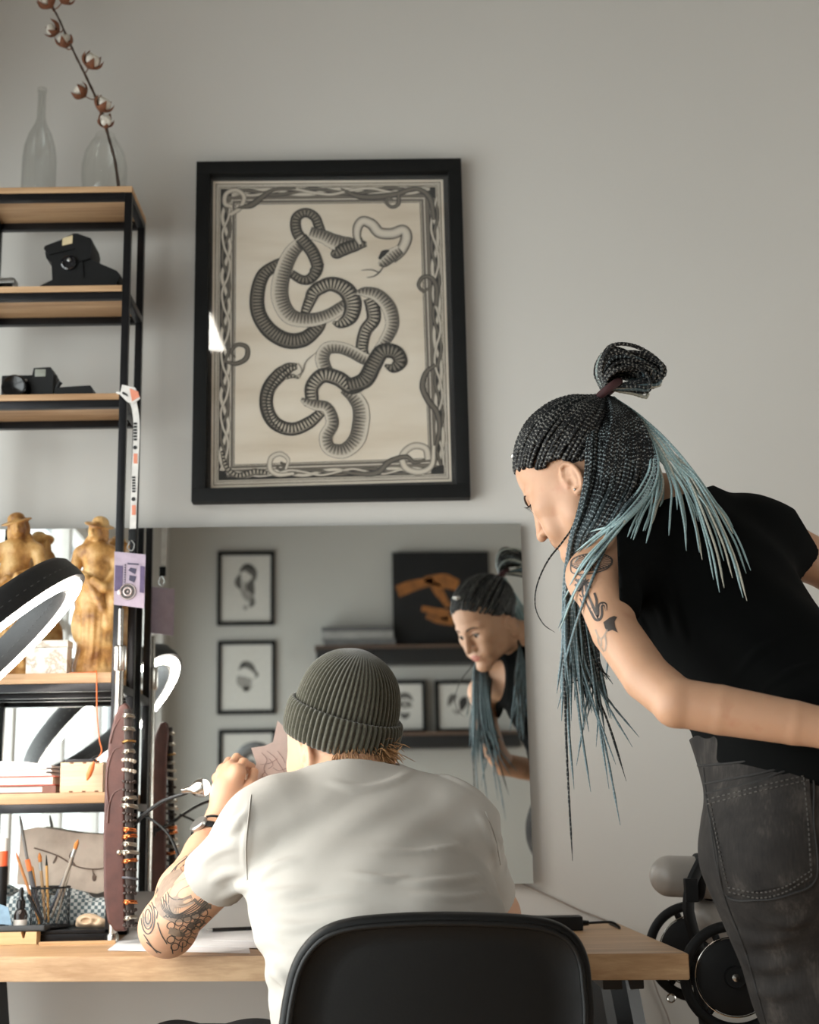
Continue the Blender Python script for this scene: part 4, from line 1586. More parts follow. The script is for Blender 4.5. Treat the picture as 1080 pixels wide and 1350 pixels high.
# backing sheet, cloth
t = NT('branch_print_paper')
n1 = t.noise(14, 5)
t.l(t.ramp(n1, [(0.3, lin((176, 160, 146))), (0.55, lin((208, 194, 180))), (0.75, lin((214, 190, 176)))]), t.b.inputs['Base Color'])
t.b.inputs['Roughness'].default_value = .8
Yq = 2.858
shp = [(27, 1095), (50, 1090), (100, 1098), (150, 1101), (150, 1172), (128, 1178), (90, 1172), (22, 1166)]
pa = empty('branch_print', at(80, 1178, Yq), 'beige print of a thorny branch leaning behind the mesh cup', 'print')
q = np.array([at(x, y, Yq - (y - 1090) * .00008) for x, y in shp])
MB().prism(q, (0, .0015, 0)).build('sheet', t.m, pa)
b = MB()
for pts in ([(45, 1118), (75, 1128), (100, 1142), (125, 1146), (148, 1142)], [(100, 1142), (92, 1130), (95, 1122)], [(122, 1146), (124, 1158)], [(75, 1128), (70, 1138)]):
    b.tube(catmull([at(x, y, Yq - .002 - (y - 1090) * .00008) for x, y in pts], 24), .0013, 5)
b.ball(at(124, 1157, Yq - .008), [.004, .001, .007], 8, 6)
b.build('drawn_branch', mat('brown_ink', (112, 94, 84), .8), pa)

t = NT('checked_cloth')
w1 = t.n('ShaderNodeTexChecker', Scale=150)
w1.inputs['Color1'].default_value = (*lin((206, 212, 212)), 1)
w1.inputs['Color2'].default_value = (*lin((92, 110, 116)), 1)
t.l(t.mapping(t.coord(), (1, .6, 1)), w1.inputs['Vector'])
t.l(w1.outputs['Color'], t.b.inputs['Base Color'])
t.b.inputs['Roughness'].default_value = .9
xa, xb = SXL + .012, SXR - .012
F = Field((xa, 2.79, BASE + .0002), (xb, 2.856, at(60, 1163, 2.75)[2] + .01), .0022)
zz = at(60, 1168, 2.75)[2]
hcl = zz - BASE
for i in range(12):
    f = i / 11
    x_ = xa + .02 + (xb - xa - .04) * f
    hh = hcl * (.80 + .12 * math.sin(i * 1.7) - .25 * max(0, f - .75) * 2)
    F.ell((x_, 2.824 + .003 * math.sin(i * 2.2), BASE + hh * .5), (.026, .0195, hh * .5), .012)
F.cone((xa + .02, 2.824, BASE + .014), (xb - .02, 2.824, BASE + .014), .0135, .0135, .01)
tag(F.mesh('folded_cloth', t.m, None), 'folded blue and white checked cloth behind the mesh cup', 'cloth')

# dropper bottle
d0 = np.array([at(27, 1210, 2.705)[0], 2.705, BASE + .0042])
dp = empty('dropper_bottle', d0, 'small dark ink bottle with a pointed cap left of the cup', 'bottle')
MB().lathe([(.011, .0006), (.0125, .003), (.0125, .026), (.010, .032), (.006, .036), (.006, .04)], d0, seg=28).build('body', mat('dark_ink_glass', (40, 32, 30), .1, 0, .2, 60), dp)
MB().lathe([(.0082, .036), (.0082, .05), (.006, .052), (.004, .058), (.0048, .068), (.003, .074), (.0002, .075)], d0, seg=20).build('cap', m_cam2, dp)
MB().lathe([(.0127, .006), (.0127, .016)], d0, seg=28, close=False).build('label_band', mat('white_label', (216, 212, 206), .6), dp)

# carved skull-like ring box
s0 = np.array([at(119, 1215, 2.745)[0], 2.748, BASE])
F = Field(s0 - [.035, .03, .001], s0 + [.035, .03, .035], .0014)
F.ell(s0 + [-.004, 0, .0135], (.0235, .019, .0125))
F.ell(s0 + [.018, -.004, .0095], (.0125, .013, .0085), .006)
F.ell(s0 + [-.006, -.017, .014], (.009, .007, .005), .003, 's')
F.ell(s0 + [.012, -.017, .013], (.0055, .006, .0045), .003, 's')
F.cone(s0 + [-.024, .0, .006], s0 + [.026, -.004, .0055], .0048, .005, .004)
tag(F.mesh('small_skull', mat('bone', (206, 180, 150), .6, 0, .1, 80, .2), None), 'little bone coloured animal skull right of the mesh cup', 'skull')

# tray and wooden block in front
a0, a1 = at(-60, 1226, 2.685), at(60, 1226, 2.685)
zt = BASE + .0002
tr = empty('pen_tray', (a1[0] - .05, 2.70, zt), 'dark grey pen tray along the desk\'s left end', 'tray')
b = MB()
yb0, yb1 = 2.680, CYY - rC - .004
b.box((a0[0], yb0, zt), (a1[0], yb1, zt + .003), .001)
b.box((a0[0], yb0, zt), (a1[0], yb0 + .003, zt + .011), .001)
b.box((a1[0] - .003, yb0, zt), (a1[0], yb1, zt + .011), .001)
b.build('tray_body', mat('slate_plastic', (66, 70, 74), .45, 0, .1, 60), tr)
wy = 2.676
xa, xb = at(-40, 1238, wy)[0], at(48, 1238, wy)[0]
wz, wh = DESK + .0006, BASE - DESK - .001
b = MB()
b.prism([(xa, wy, wz), (xb, wy, wz), (xb, wy, wz + wh), (xb - .020, wy, wz + wh), (xb - .022, wy, wz + wh * .5), (xb - .026, wy, wz + wh * .5), (xb - .029, wy, wz + wh), (xa, wy, wz + wh)], (0, .03, 0))
tag(b.build('wooden_rest', wood('pale_beech', (230, 196, 150), (210, 172, 124), 0, 2, .5), None), 'pale wooden rest with a notch at the desk\'s front left', 'rest')
r0, r1 = np.array([at(52, 1244, 2.66)[0], 2.655, 0]), np.array([at(152, 1240, 2.66)[0], 2.662, 0])
r0[2] = r1[2] = DESK + .0018
tag(MB().tube([r0, r1], .0012, 4, flat=4).build('wooden_ruler', wood('ruler_wood', (206, 168, 124), (176, 136, 96), 0, 2, .5), None), 'thin wooden ruler lying behind the pale wooden rest', 'ruler')
cd0 = at(6, 1205, 2.545)
tag(MB().prism([at(-20, 1217, 2.686), at(15, 1219.5, 2.686), at(11, 1196, 2.690), at(-18, 1186, 2.692)], (0, .002, 0)).build('blue_card', mat('blue_card', (122, 152, 176), .5, 0, .15, 60), None), 'blue card at the desk\'s left edge by the ink bottle', 'card')
om = at(3, 1160, 2.60)
om = at(3, 1160, 2.706)
mk = empty('spray_marker', np.array([om[0], 2.706, BASE + .004]), 'dark marker with an orange neck at the photo\'s left edge', 'marker')
MB().tube([(om[0], 2.706, BASE + .0042), (om[0], 2.706, at(3, 1142, 2.706)[2])], .0095, 18).build('barrel', m_cam, mk)
MB().tube([(om[0], 2.706, at(3, 1142, 2.706)[2]), (om[0], 2.706, at(3, 1122, 2.706)[2])], .0085, 18).build('neck', mat('orange_red', (224, 92, 50), .4), mk)
MB().tube([(om[0], 2.706, at(3, 1122, 2.706)[2]), (om[0], 2.706, at(3, 1105, 2.706)[2])], .0075, 18).build('cap', mat('white_cap', (226, 228, 226), .4), mk)

# sheets of paper under the man's elbow
m_sheet = mat('white_copy_paper', (228, 226, 226), .8, 0, .03, 40)
for i, (qd, lb) in enumerate(((((142, 1253), (330, 1257), (322, 1222), (180, 1222)), 'white sheet lying under the man\'s tattooed elbow'),
                              (((232, 1247), (420, 1252), (412, 1222), (262, 1224)), 'white sheet on top of the paper, next to his elbow'),
                              (((280, 1240), (400, 1243), (400, 1226), (300, 1226)), 'small white note on the papers beside the shirt'))):
    v = [atz(x, y, DESK + .0008 + i * .0014) for x, y in qd]
    tag(MB().prism(v, (0, 0, .0008)).build('paper_sheet', m_sheet, None), lb, 'paper', 'sheets on the desk')
k0, k1 = atz(272, 1232, DESK) + [0, 0, .008], atz(345, 1229, DESK) + [0, 0, .008]
pn = empty('pen', k0, 'dark pen lying on the papers beside the man\'s shirt', 'pen')
dd = nrm(k1 - k0)
MB().tube([k0 + dd * .012, k1], .0038, 10).build('barrel', m_cam2, pn)
MB().tube([k0, k0 + dd * .012], [.001, .0036], 10).build('tip', m_silver, pn)

# power adapter with its cable, and the cord on the wall
a0 = atz(718, 1219, DESK)
a1 = atz(770, 1224, DESK)
Ya = 2.74
xa, xb = at(700, 1215, Ya)[0], at(769, 1215, Ya)[0]
za = DESK + .0006
ad = empty('power_adapter', ((xa + xb) / 2, Ya, DESK), 'black power adapter with a plugged cable on the desk\'s right', 'adapter')
MB().box((xa, Ya, za), (xb, Ya + .05, za + .026), .003).build('body', m_cam, ad)
c = np.array([xb, Ya + .012, za + .013])
MB().tube([c, c + [.012, 0, 0]], [.006, .0045], 12).build('plug', m_cam2, ad)
MB().tube(catmull([c + [.011, 0, 0], c + [.045, 0, .001], c + [.060, .0, -.001], c + [.072, .01, -.011], c + [.070, .12, -.0115]], 40), .0024, 8).build('cable', m_cam, ad)
wc = [at(672, 1158, 2.945), at(700, 1170, 2.945), at(760, 1198, 2.945), at(818, 1224, 2.945), at(850, 1262, 2.945), at(868, 1310, 2.945), at(884, 1352, 2.945), at(890, 1420, 2.945)]
tag(MB().tube(catmull(wc, 50), .0018, 6).build('extension_cord', mat('grey_cord', (150, 140, 132), .6), None), 'thin grey cord running down the wall behind the desk', 'cord')
# ================================================================== shared figure tools
def skin(name, rgb, red):
    t = NT(name)
    c, r = np.array(lin(rgb)), np.array(lin(red))
    f = t.noise(24, 4)
    t.l(t.ramp(f, [(0.3, tuple(c * .94)), (0.6, tuple(c)), (0.8, tuple(c * .5 + r * .5))]), t.b.inputs['Base Color'])
    t.b.inputs['Roughness'].default_value = .48
    t.b.inputs['Specular IOR Level'].default_value = .4
    t.b.inputs['Subsurface Weight'].default_value = .12
    t.b.inputs['Subsurface Radius'].default_value = (.010, .004, .002)
    t.b.inputs['Subsurface Scale'].default_value = 1.0
    t.bump(t.noise(420, 3), .08, .001)
    return t.m


class Frame:
    """a turned local frame: columns right, forward, up"""

    def __init__(self, o, fwd, up=(0, 0, 1), s=1.0):
        self.o = np.asarray(o, float)
        f = nrm(fwd)
        r = nrm(np.cross(f, up))
        u = np.cross(r, f)
        self.R = np.stack([r, f, u], 1)
        self.s = s

    def __call__(self, x, y, z):
        return self.o + self.R @ (np.array([x, y, z]) * self.s)


def head(F, fr, female=True):
    s = fr.s
    E = lambda c, r, k, op='u', rot=None: F.ell(fr(*c), np.array(r) * s, k * s, op, fr.R if rot is None else fr.R @ rot)
    C = lambda a, b, ra, rb, k: F.cone(fr(*a), fr(*b), ra * s, rb * s, k * s)
    E((0, -.004, .045), (.073, .093, .080), .001)
    E((0, .040, .055), (.060, .050, .055), .03)
    E((0, -.008, .005), (.0655, .066, .055), .03)
    E((0, .034, -.015), (.057, .056, .075), .03)
    for sx in (-1, 1):
        E((sx * .046, .034, -.008), (.020, .034, .036), .03)
    for sx in (-1, 1):
        C((sx * .052, .002, -.030), (sx * .047, .018, -.062), .014, .013, .03)
        C((sx * .047, .018, -.062), (sx * .014, .076, -.096), .013, .013, .03)
        E((sx * .043, .062, -.014), (.020, .020, .017), .022)
        E((sx * .030, .070, -.050), (.024, .020, .024), .022)
        C((sx * .010, .0865, .026), (sx * .046, .070, .026), .0095, .008, .014)
    E((0, .082, -.094), (.017, .014, .014), .02)
    for sx in (-1, 1):
        E((sx * .031, .094, .0065), (.0155, .0125, .0105), .010, 's')
        E((sx * .0315, .0735, .0060), (.0135, .0132, .0125), .004)              # lidded eye
        C((sx * .018, .0845, .0035), (sx * .046, .0755, .0035), .0026, .0022, .004)   # lower lid edge
        C((sx * .017, .0865, .0095), (sx * .047, .0765, .0085), .0032, .0028, .004)   # upper lid edge
    C((0, .0885, .018), (0, .107, -.030), .0075, .0098, .014)
    C((0, .107, -.030), (0, .110, -.034), .0092, .0088, .004)
    for sx in (-1, 1):
        E((sx * .0125, .0965, -.0345), (.0085, .0100, .0072), .006)
        E((sx * .0075, .1040, -.0420), (.0034, .0050, .0030), .002, 's')
    E((0, .0825, -.058), (.027, .014, .019), .014)
    C((-.021, .0890, -.0590), (-.004, .0955, -.0558), .0032, .0046, .005)
    C((.021, .0890, -.0590), (.004, .0955, -.0558), .0032, .0046, .005)
    C((-.015, .0900, -.0660), (.015, .0900, -.0660), .0048, .0048, .006)
    C((-.004, .0930, -.0663), (.004, .0930, -.0663), .0050, .0050, .004)
    F.put(lambda P: sd_cone(P, fr(-.026, .0905, -.0612), fr(.026, .0905, -.0612), .0016 * s, .0016 * s), fr(0, .1, -.0612) - .03, fr(0, .1, -.0612) + .03, .002 * s, 's')
    for sx in (-1, 1):                                                          # ears
        c = np.array([sx * .0655, -.012, -.018])
        n = 15
        pts = []
        for i in range(n):
            a = math.radians(-115 + i * 290 / (n - 1))                          # lobe, round the back, over the top
            pts.append(c + [sx * (.0115 - .004 * (i > n - 4)), -math.sin(math.radians(90) + 0) * 0 - .0165 * math.cos(a) * (1 if math.cos(a) > 0 else .85), .0275 * math.sin(a)])
        E(c + [sx * .006, -.002, .001], (.0062, .0145, .0255), .005)
        for i in range(n - 1):
            C(pts[i], pts[i + 1], .0036, .0036, .003)
        E(c + [sx * .0125, .001, .010], (.0040, .0080, .0075), .003, 's')
        E(c + [sx * .0125, .003, -.006], (.0058, .0065, .0090), .003, 's')
        C(c + [sx * .0095, -.009, .012], c + [sx * .0105, -.007, -.008], .0028, .0026, .003)
        E(c + [sx * .0085, .003, -.0255], (.0045, .0065, .0075), .004)
        E(c + [sx * .008, .0125, -.005], (.0038, .0042, .0062), .004)


def fingers(F, base, ctrl, r0=.0092, k=.004):
    for pts in ctrl:
        rs = np.linspace(r0, r0 * .72, len(pts))
        F.chain(pts, rs, k, .003)


def decal(b, tree, px_pts, wpx, mi=0, n=24, lift=.0007, src=None, fill=False):
    """ink line on a body: each point is dropped on the skin and the band follows the surface"""
    P = catmull(np.asarray(px_pts, float), n) if not fill else np.asarray(px_pts, float)

    def drop(q):
        d = Vector(nrm(ray(*q)))
        h = tree.ray_cast(Vector(EYE), d)
        return None if h[0] is None else (np.array(h[0]), np.array(h[1]))

    def lifted(h):
        return h[0] - nrm(h[0] - EYE) * lift
    if fill:
        c = P.mean(0)
        rings = [np.array([c + (p - c) * f for p in P]) for f in (1, .75, .5, .25)] + [np.array([c])]
        V, ok, F = [], True, []
        for R in rings:
            for p in R:
                h = drop(p)
                for f_ in (.95, .9, .84, .78, .7):
                    h = h or drop(c + (p - c) * f_)
                if h is None:
                    return
                V.append(lifted(h))
        m = len(P)
        for r in range(3):
            for i in range(m):
                F.append((r * m + i, r * m + (i + 1) % m, (r + 1) * m + (i + 1) % m, (r + 1) * m + i))
        for i in range(m):
            F.append((3 * m + i, 3 * m + (i + 1) % m, 4 * m))
        b.add(V, F, mi=mi)
        return
    T = np.gradient(P, axis=0)
    T /= np.maximum(np.linalg.norm(T, axis=1, keepdims=True), 1e-9)
    N = np.c_[-T[:, 1], T[:, 0]]
    w = np.interp(np.linspace(0, 1, n), np.linspace(0, 1, len(np.atleast_1d(wpx))), np.atleast_1d(wpx)) if np.ndim(wpx) else np.full(n, wpx)
    V = []
    for i in range(n):
        hs = [drop(P[i] + N[i] * w[i] * s) for s in (-.5, .5)]
        V.append(None if any(h is None for h in hs) else [lifted(h) for h in hs])
    for i in range(n - 1):
        if V[i] is not None and V[i + 1] is not None and np.linalg.norm(V[i][0] - V[i + 1][0]) < .03:
            b.add([V[i][0], V[i][1], V[i + 1][1], V[i + 1][0]], [(0, 1, 2, 3)], mi=mi)


def project(tree, px_pts, n=20, lift=0.0):
    out = []
    for q in catmull(np.asarray(px_pts, float), n):
        d = Vector(nrm(ray(*q)))
        h = tree.ray_cast(Vector(EYE), d)
        if h[0] is not None:
            out.append(np.array(h[0]) - np.array(d) * lift)
    return out


def creases(F, tree, lines, k=.009):
    """cloth folds: low ridges laid on the surface that fade out at both ends"""
    for pts, r, sink in lines:
        C = catmull(np.asarray(pts, float), 18)
        Q = []
        for i, q in enumerate(C):
            d = Vector(nrm(ray(*q)))
            h = tree.ray_cast(Vector(EYE), d)
            if h[0] is None:
                Q.append(None)
                continue
            n = np.array(h[1])
            n = n if np.dot(n, d) < 0 else -n
            e = 1 - math.sin(PI * i / 17) ** .7
            Q.append(np.array(h[0]) - n * (sink + r * .35 + e * (r + .004)))
        for i in range(17):
            if Q[i] is not None and Q[i + 1] is not None and np.linalg.norm(Q[i] - Q[i + 1]) < .06:
                F.cone(Q[i], Q[i + 1], r, r, k)


def knit(name, rgb, scale=700, sheen=.3, rough=.9, bump=.25, spec=.2):
    t = NT(name)
    c = np.array(lin(rgb))
    f = t.noise(6, 4)
    t.l(t.ramp(f, [(0.3, tuple(c * .92)), (0.7, tuple(np.minimum(c * 1.06, 1)))]), t.b.inputs['Base Color'])
    t.b.inputs['Roughness'].default_value = rough
    t.b.inputs['Sheen Weight'].default_value = sheen
    t.b.inputs['Specular IOR Level'].default_value = spec
    t.bump(t.noise(scale, 2), bump, .001)
    return t.m
# ================================================================== the seated man
m_skin_m = skin('man_skin', (208, 162, 132), (195, 132, 106))
m_tee = knit('white_cotton', (182, 177, 170), 900, .0)
man = empty('person', (0.0, 2.1, 0.0), 'seated man in a white t-shirt and ribbed beanie holding up a drawing', 'person')
mO = at(451, 986, 2.33)                                # between the ears
mf = nrm(np.array([-.50, .80, -.28]))
MH = Frame(mO, mf, s=1.03)
C7 = at(462, 1034, 2.25)
SL, SR = at(342, 1094, 2.20), at(608, 1094, 2.27)
EL = atz(222, 1222, DESK + .050)
WL = at(289, 1086, 2.56)
ER = at(648, 1186, 2.44)
ER[2] = DESK + .055
WR = np.array([.015, 2.60, .905])
PEL = np.array([.01, 2.06, .60])
WAI = np.array([-.01, 2.09, .76])
CHE = (SL + SR) / 2 + np.array([0, .0, -.06])


def man_torso(F, g):
    """g grows the shape: 0 for the body, positive for cloth"""
    u = nrm(SR - SL)
    R = np.stack([u, nrm(np.cross([0, 0, 1], u)), [0, 0, 1]], 1)
    st = [(PEL, .175, .125, .11), ((PEL + WAI) / 2, .170, .115, .11), (WAI, .168, .108, .11), ((WAI * .5 + CHE * .5), .178, .112, .11), (CHE, .182, .112, .10), (CHE + [0, .02, .065], .165, .090, .07)]
    for i, (c, a, b_, h_) in enumerate(st):
        F.ell(c, np.array([a + g, b_ + g, h_ + g * .5]), .05 if i else 0, R=R)
    mid = C7 + [0, .01, -.03]
    if g > 0:
        F.cone(C7 + [0, .02, -.05], C7 + [0, .025, .018], .080, .064, .035)
    for S in (SL, SR):
        F.cone(mid, S * .8 + mid * .2 + [0, 0, .006], .048 + g, .050 + g, .05)
        F.cone(S * .8 + mid * .2, S, .052 + g, .046 + g, .03)


F = Field((-.50, 2.02, .52), (.30, 2.74, 1.24), .0025)
man_torso(F, -.006)
head(F, MH, False)
F.cone(MH(0, -.022, -.035), C7 + [0, .012, -.02], .056, .062, .03)
for S, E_, W in ((SL, EL, WL), (SR, ER, WR)):
    m1 = S * .55 + E_ * .45
    F.chain([S, m1, E_], [.050, .044, .040], .025, .01)
    F.ell(E_ + nrm(E_ - (S + W) / 2) * .004, .0405, .02)
    m2 = E_ * .68 + W * .32
    F.chain([E_, m2, E_ * .3 + W * .7, W], [.042, .0455, .034, .0275], .02, .015)
# left hand pinching the paper
pc = at(301, 1046, 2.572)
F.cone(WL, pc, .026, .029, .012)
F.ell(pc, (.030, .022, .040), .012)
kn = [at(313, 1018, 2.562), at(304, 1011, 2.582), at(295, 1015, 2.600), at(287, 1026, 2.616)]
F.cone(kn[0], kn[3], .0135, .011, .012)
for q in kn[:3]:
    F.cone(pc, q, .018, .0125, .012)
fingers(F, pc, [
    [kn[0], at(321, 1005, 2.585), at(331, 1011, 2.603), at(335, 1022, 2.604)],
    [kn[1], at(312, 999, 2.606), at(323, 1005, 2.625), at(327, 1017, 2.626)],
    [kn[2], at(302, 1004, 2.624), at(312, 1012, 2.642), at(316, 1023, 2.640)],
    [kn[3], at(293, 1017, 2.636), at(301, 1024, 2.650), at(305, 1033, 2.648)]])
F.chain([at(306, 1066, 2.556), at(321, 1052, 2.556), at(331, 1034, 2.572), at(335, 1018, 2.588)], [.0155, .0125, .0105, .0085], .008, .004)
# right hand steadying the other end of the sheet, out of sight behind his head
d = nrm(WR - ER)
hr = WR + d * .045 + [-.004, .004, .012]
F.cone(WR, hr, .026, .026, .012)
F.ell(hr, (.034, .018, .034), .012)
for i in range(4):
    b0 = hr + np.array([-.030, .010 - .004 * i, .018 - .016 * i])
    F.chain([hr + np.array([-.012, 0, .015 - .013 * i]), b0, b0 + [-.024, .016, .008], b0 + [-.030, .030, .020]], [.0105, .0095, .0085, .0072], .006, .003)
F.chain([hr + [0, -.012, .018], hr + [-.022, -.014, .040], hr + [-.040, -.004, .052]], [.013, .0105, .0085], .008, .004)
body_m = F.mesh('body', m_skin_m, man, smooth=1)
TREE_M = bvh_of(body_m)

# ---- shirt
F = Field((-.42, 1.93, .50), (.36, 2.45, 1.12), .0036)
man_torso(F, .012)
for S, E_, f in ((SL, EL, .50), (SR, ER, .80)):
    hem = S * (1 - f) + E_ * f
    m1 = S * .7 + hem * .3
    F.chain([S, m1, hem + nrm(E_ - S) * .03], [.055, .0515, .053], .03, .012)
tmp = F.mesh('tmp', m_tee, None, smooth=0)
TR = bvh_of(tmp)
bpy.data.objects.remove(tmp)
creases(F, TR, [
    ([(430, 1030), (470, 1040), (520, 1030), (548, 1012)], .0042, .001), ([(548, 1015), (590, 1024), (640, 1050)], .004, .001),
    ([(330, 1050), (326, 1100), (322, 1150)], .0028, .001),
    ([(335, 1165), (352, 1150), (372, 1140), (400, 1135)], .006, .002), ([(330, 1172), (352, 1180), (380, 1178), (420, 1170)], .006, .002),
    ([(340, 1190), (380, 1196), (430, 1188), (480, 1184)], .005, .002), ([(345, 1215), (390, 1224), (440, 1216)], .005, .002),
    ([(352, 1240), (380, 1250), (420, 1240)], .005, .002), ([(350, 1270), (372, 1290), (385, 1320)], .006, .002), ([(345, 1260), (352, 1300), (360, 1345)], .005, .002),
    ([(520, 1160), (560, 1165), (610, 1160), (650, 1148)], .0045, .002), ([(480, 1120), (540, 1122), (600, 1118), (640, 1106)], .004, .0025),
    ([(540, 1180), (600, 1184), (655, 1172)], .0045, .002), ([(450, 1150), (500, 1158), (540, 1154)], .004, .0025),
    ([(630, 1070), (648, 1110), (660, 1150)], .004, .001), ([(655, 1095), (665, 1120), (668, 1150)], .004, .001),
    ([(262, 1140), (290, 1120), (318, 1112)], .0045, .0015), ([(275, 1165), (300, 1150), (325, 1148)], .0045, .0015), ([(290, 1185), (312, 1172), (330, 1168)], .005, .001),
    ([(300, 1100), (315, 1085), (330, 1070)], .004, .0015), ([(620, 1200), (640, 1220), (655, 1200)], .005, .002)])
# cloth waves along the back
X_ = np.stack(np.meshgrid(*[F.lo[i] + F.h * np.arange(F.n[i]) for i in range(3)], indexing='ij'), -1).astype(np.float32)
F.d += .0011 * np.sin(X_[..., 2] * 120 + 2.2 * np.sin(X_[..., 0] * 17) + X_[..., 1] * 20) * np.clip((1.0 - X_[..., 2]) * 6, 0.1, 1)
F.d += .0012 * np.sin(X_[..., 2] * 60 - X_[..., 0] * 60 + 1.5 * np.sin(X_[..., 2] * 33))
# openings: hem, sleeves and neck are cut clean
for S, E_, f in ((SL, EL, .50), (SR, ER, .80)):
    ax = nrm(E_ - S)
    tilt = nrm(ax + np.array([0, 0, -.10]))
    hem = S * (1 - f) + E_ * f
    q = (X_ - hem.astype(np.float32)) @ tilt.astype(np.float32)
    near = np.linalg.norm(X_ - hem.astype(np.float32), axis=-1) < .14
    sidem = (X_[..., 0] < S[0] + .02) if S is SL else (X_[..., 0] > S[0] - .02)
    F.d = np.where(near & sidem, np.maximum(F.d, q), F.d)
    F.cone(E_ + ax * .06, hem - ax * .016, .0450, .0450, .002, 's')
nk = nrm(np.array([-.02, .35, 1.0]))
q = (X_ - (C7 + nk * .022).astype(np.float32)) @ nk.astype(np.float32)
near = np.linalg.norm(X_ - C7.astype(np.float32), axis=-1) < .085
F.d = np.where(near, np.maximum(F.d, q), F.d)
F.cone(C7 + nk * .1 + [0, .02, 0], C7 - nk * .01 + [0, .02, 0], .058, .058, .004, 's')
del X_
shirt = F.mesh('t_shirt', m_tee, man, smooth=2)
TREE_T = bvh_of(shirt)
b = MB()
for pts in ([(331, 1048), (327, 1085), (324, 1120), (326, 1160)], [(640, 1070), (652, 1100), (660, 1140)]):
    q = project(TREE_T, pts, 24, .0008)
    if len(q) > 4:
        b.tube(q, .0011, 5)
b.build('sleeve_seam', m_tee, shirt)

# ---- beanie
t = NT('ribbed_olive_wool')
cc = np.array(lin((74, 72, 60)))
f = t.noise(240, 3)
t.l(t.ramp(f, [(.3, tuple(cc * .75)), (.7, tuple(cc * 1.25))]), t.b.inputs['Base Color'])
t.b.inputs['Roughness'].default_value = .95
t.b.inputs['Sheen Weight'].default_value = .5
t.b.inputs['Specular IOR Level'].default_value = .15
t.bump(t.noise(900, 2), .5, .0015)
m_wool = t.m
bc = MH(.002, -.012, .037)
ba = nrm(MH(.12, -.70, .95) - mO)
NR = 62


def ribs(depth):
    def fn(r, th, z):
        fade = np.clip(r / .05, 0, 1)
        return r * (1 - depth * fade * (.5 + .5 * np.cos(th * NR)) ** 1.5)
    return fn


def oval(b, prof, seg, depth, R2):
    """lathe round the head, longer front to back"""
    prof = np.asarray(prof, float)
    m = MB().lathe(prof, (0, 0, 0), (0, 0, 1), seg, ribs(depth), close=False)
    v = np.concatenate(m.v)
    v = v * np.array([1.0, 1.14, 1.0])
    w = nrm(np.cross(ba, MH.R[:, 0]))
    rr = np.cross(w, ba)
    v = bc + v @ np.stack([rr, w, ba], 0)
    b.add(v, m.f, np.concatenate(m.uv))


pts = catmull([(.0835, -.004), (.0850, .022), (.0825, .050), (.0745, .078), (.0600, .100), (.0390, .116), (.015, .125), (.0003, .127)], 34)
b = MB()
oval(b, pts, NR * 6, .055, None)
bean = b.build('beanie', m_wool, man, angle=80)
pts = catmull([(.0820, -.030), (.0890, -.035), (.0945, -.024), (.0960, .000), (.0950, .017), (.0905, .025), (.0845, .019)], 26)
b = MB()
oval(b, pts, NR * 6, .050, None)
b.build('folded_cuff', m_wool, bean, angle=80)

# ---- hair, beard
t = NT('light_brown_hair')
f = t.noise(160, 3)
t.l(t.ramp(f, [(.3, lin((120, 84, 54))), (.7, lin((190, 146, 100)))]), t.b.inputs['Base Color'])
t.b.inputs['Roughness'].default_value = .55
m_hair_m = t.m
b = MB()
rg = np.random.default_rng(3)
root = at(497, 992, 2.27)
for i in range(150):
    s0 = root + rg.normal(size=3) * [.012, .008, .006]
    d0 = nrm([.7 + .5 * rg.normal(), -.25 + .4 * rg.normal(), .0 + .5 * rg.normal()])
    L = rg.uniform(.015, .036)
    cur = nrm([.2 * rg.normal(), .3 * rg.normal(), -1 + .7 * rg.normal()])
    b.tube(catmull([s0, s0 + d0 * L * .5, s0 + d0 * L + cur * L * .45], 7), [.0006] * 6 + [.0002], 4, cap=False)
for i in range(160):                                     # short hair on the nape
    a = rg.uniform(-1.1, 1.1)
    p = MH(.058 * math.sin(a), -.030 - .055 * math.cos(a), rg.uniform(-.045, -.008))
    h = TREE_M.find_nearest(Vector(p))
    q = np.array(h[0])
    nn = np.array(h[1])
    if np.dot(nn, q - mO) < 0:
        nn = -nn
    dn = nrm(MH(.3 * math.sin(a), -.1, -1) - mO + nn * .35)
    b.tube([q, q + dn * .010 + nn * .002, q + dn * .019], [.0007, .0006, .0002], 4, cap=False)
b.build('hair', m_hair_m, man, kind='stuff')
b = MB()
for i in range(420):
    sx = rg.choice([-1, 1])
    u_ = rg.uniform(0, 1)
    p = MH(sx * (.056 - .036 * u_), .004 + .07 * u_, -.045 - .045 * u_ + rg.uniform(-.012, .022))
    h = TREE_M.find_nearest(Vector(p))
    q, nn = np.array(h[0]), np.array(h[1])
    if np.dot(nn, q - mO) < 0:
        nn = -nn
    b.tube([q, q + nn * .004 + [0, 0, -.004], q + nn * .005 + [0, 0, -.011]], [.0007, .0006, .0002], 4, cap=False)
b.build('beard', m_hair_m, man, kind='stuff')

# ---- tattoo sleeve on the left arm
INKM = [mat('tattoo_ink', (72, 66, 62), .5, 0, .1, 80), mat('tattoo_shade', (142, 122, 106), .5, 0, .18, 90), mat('tattoo_shade_dark', (104, 92, 82), .5, 0, .2, 90)]
b = MB()
D = lambda pts, w=1.3, mi=0, n=24: decal(b, TREE_M, pts, w, mi, n)


def zz(x, y):
    return (x / 3.857, 1040 + y / 3.857)


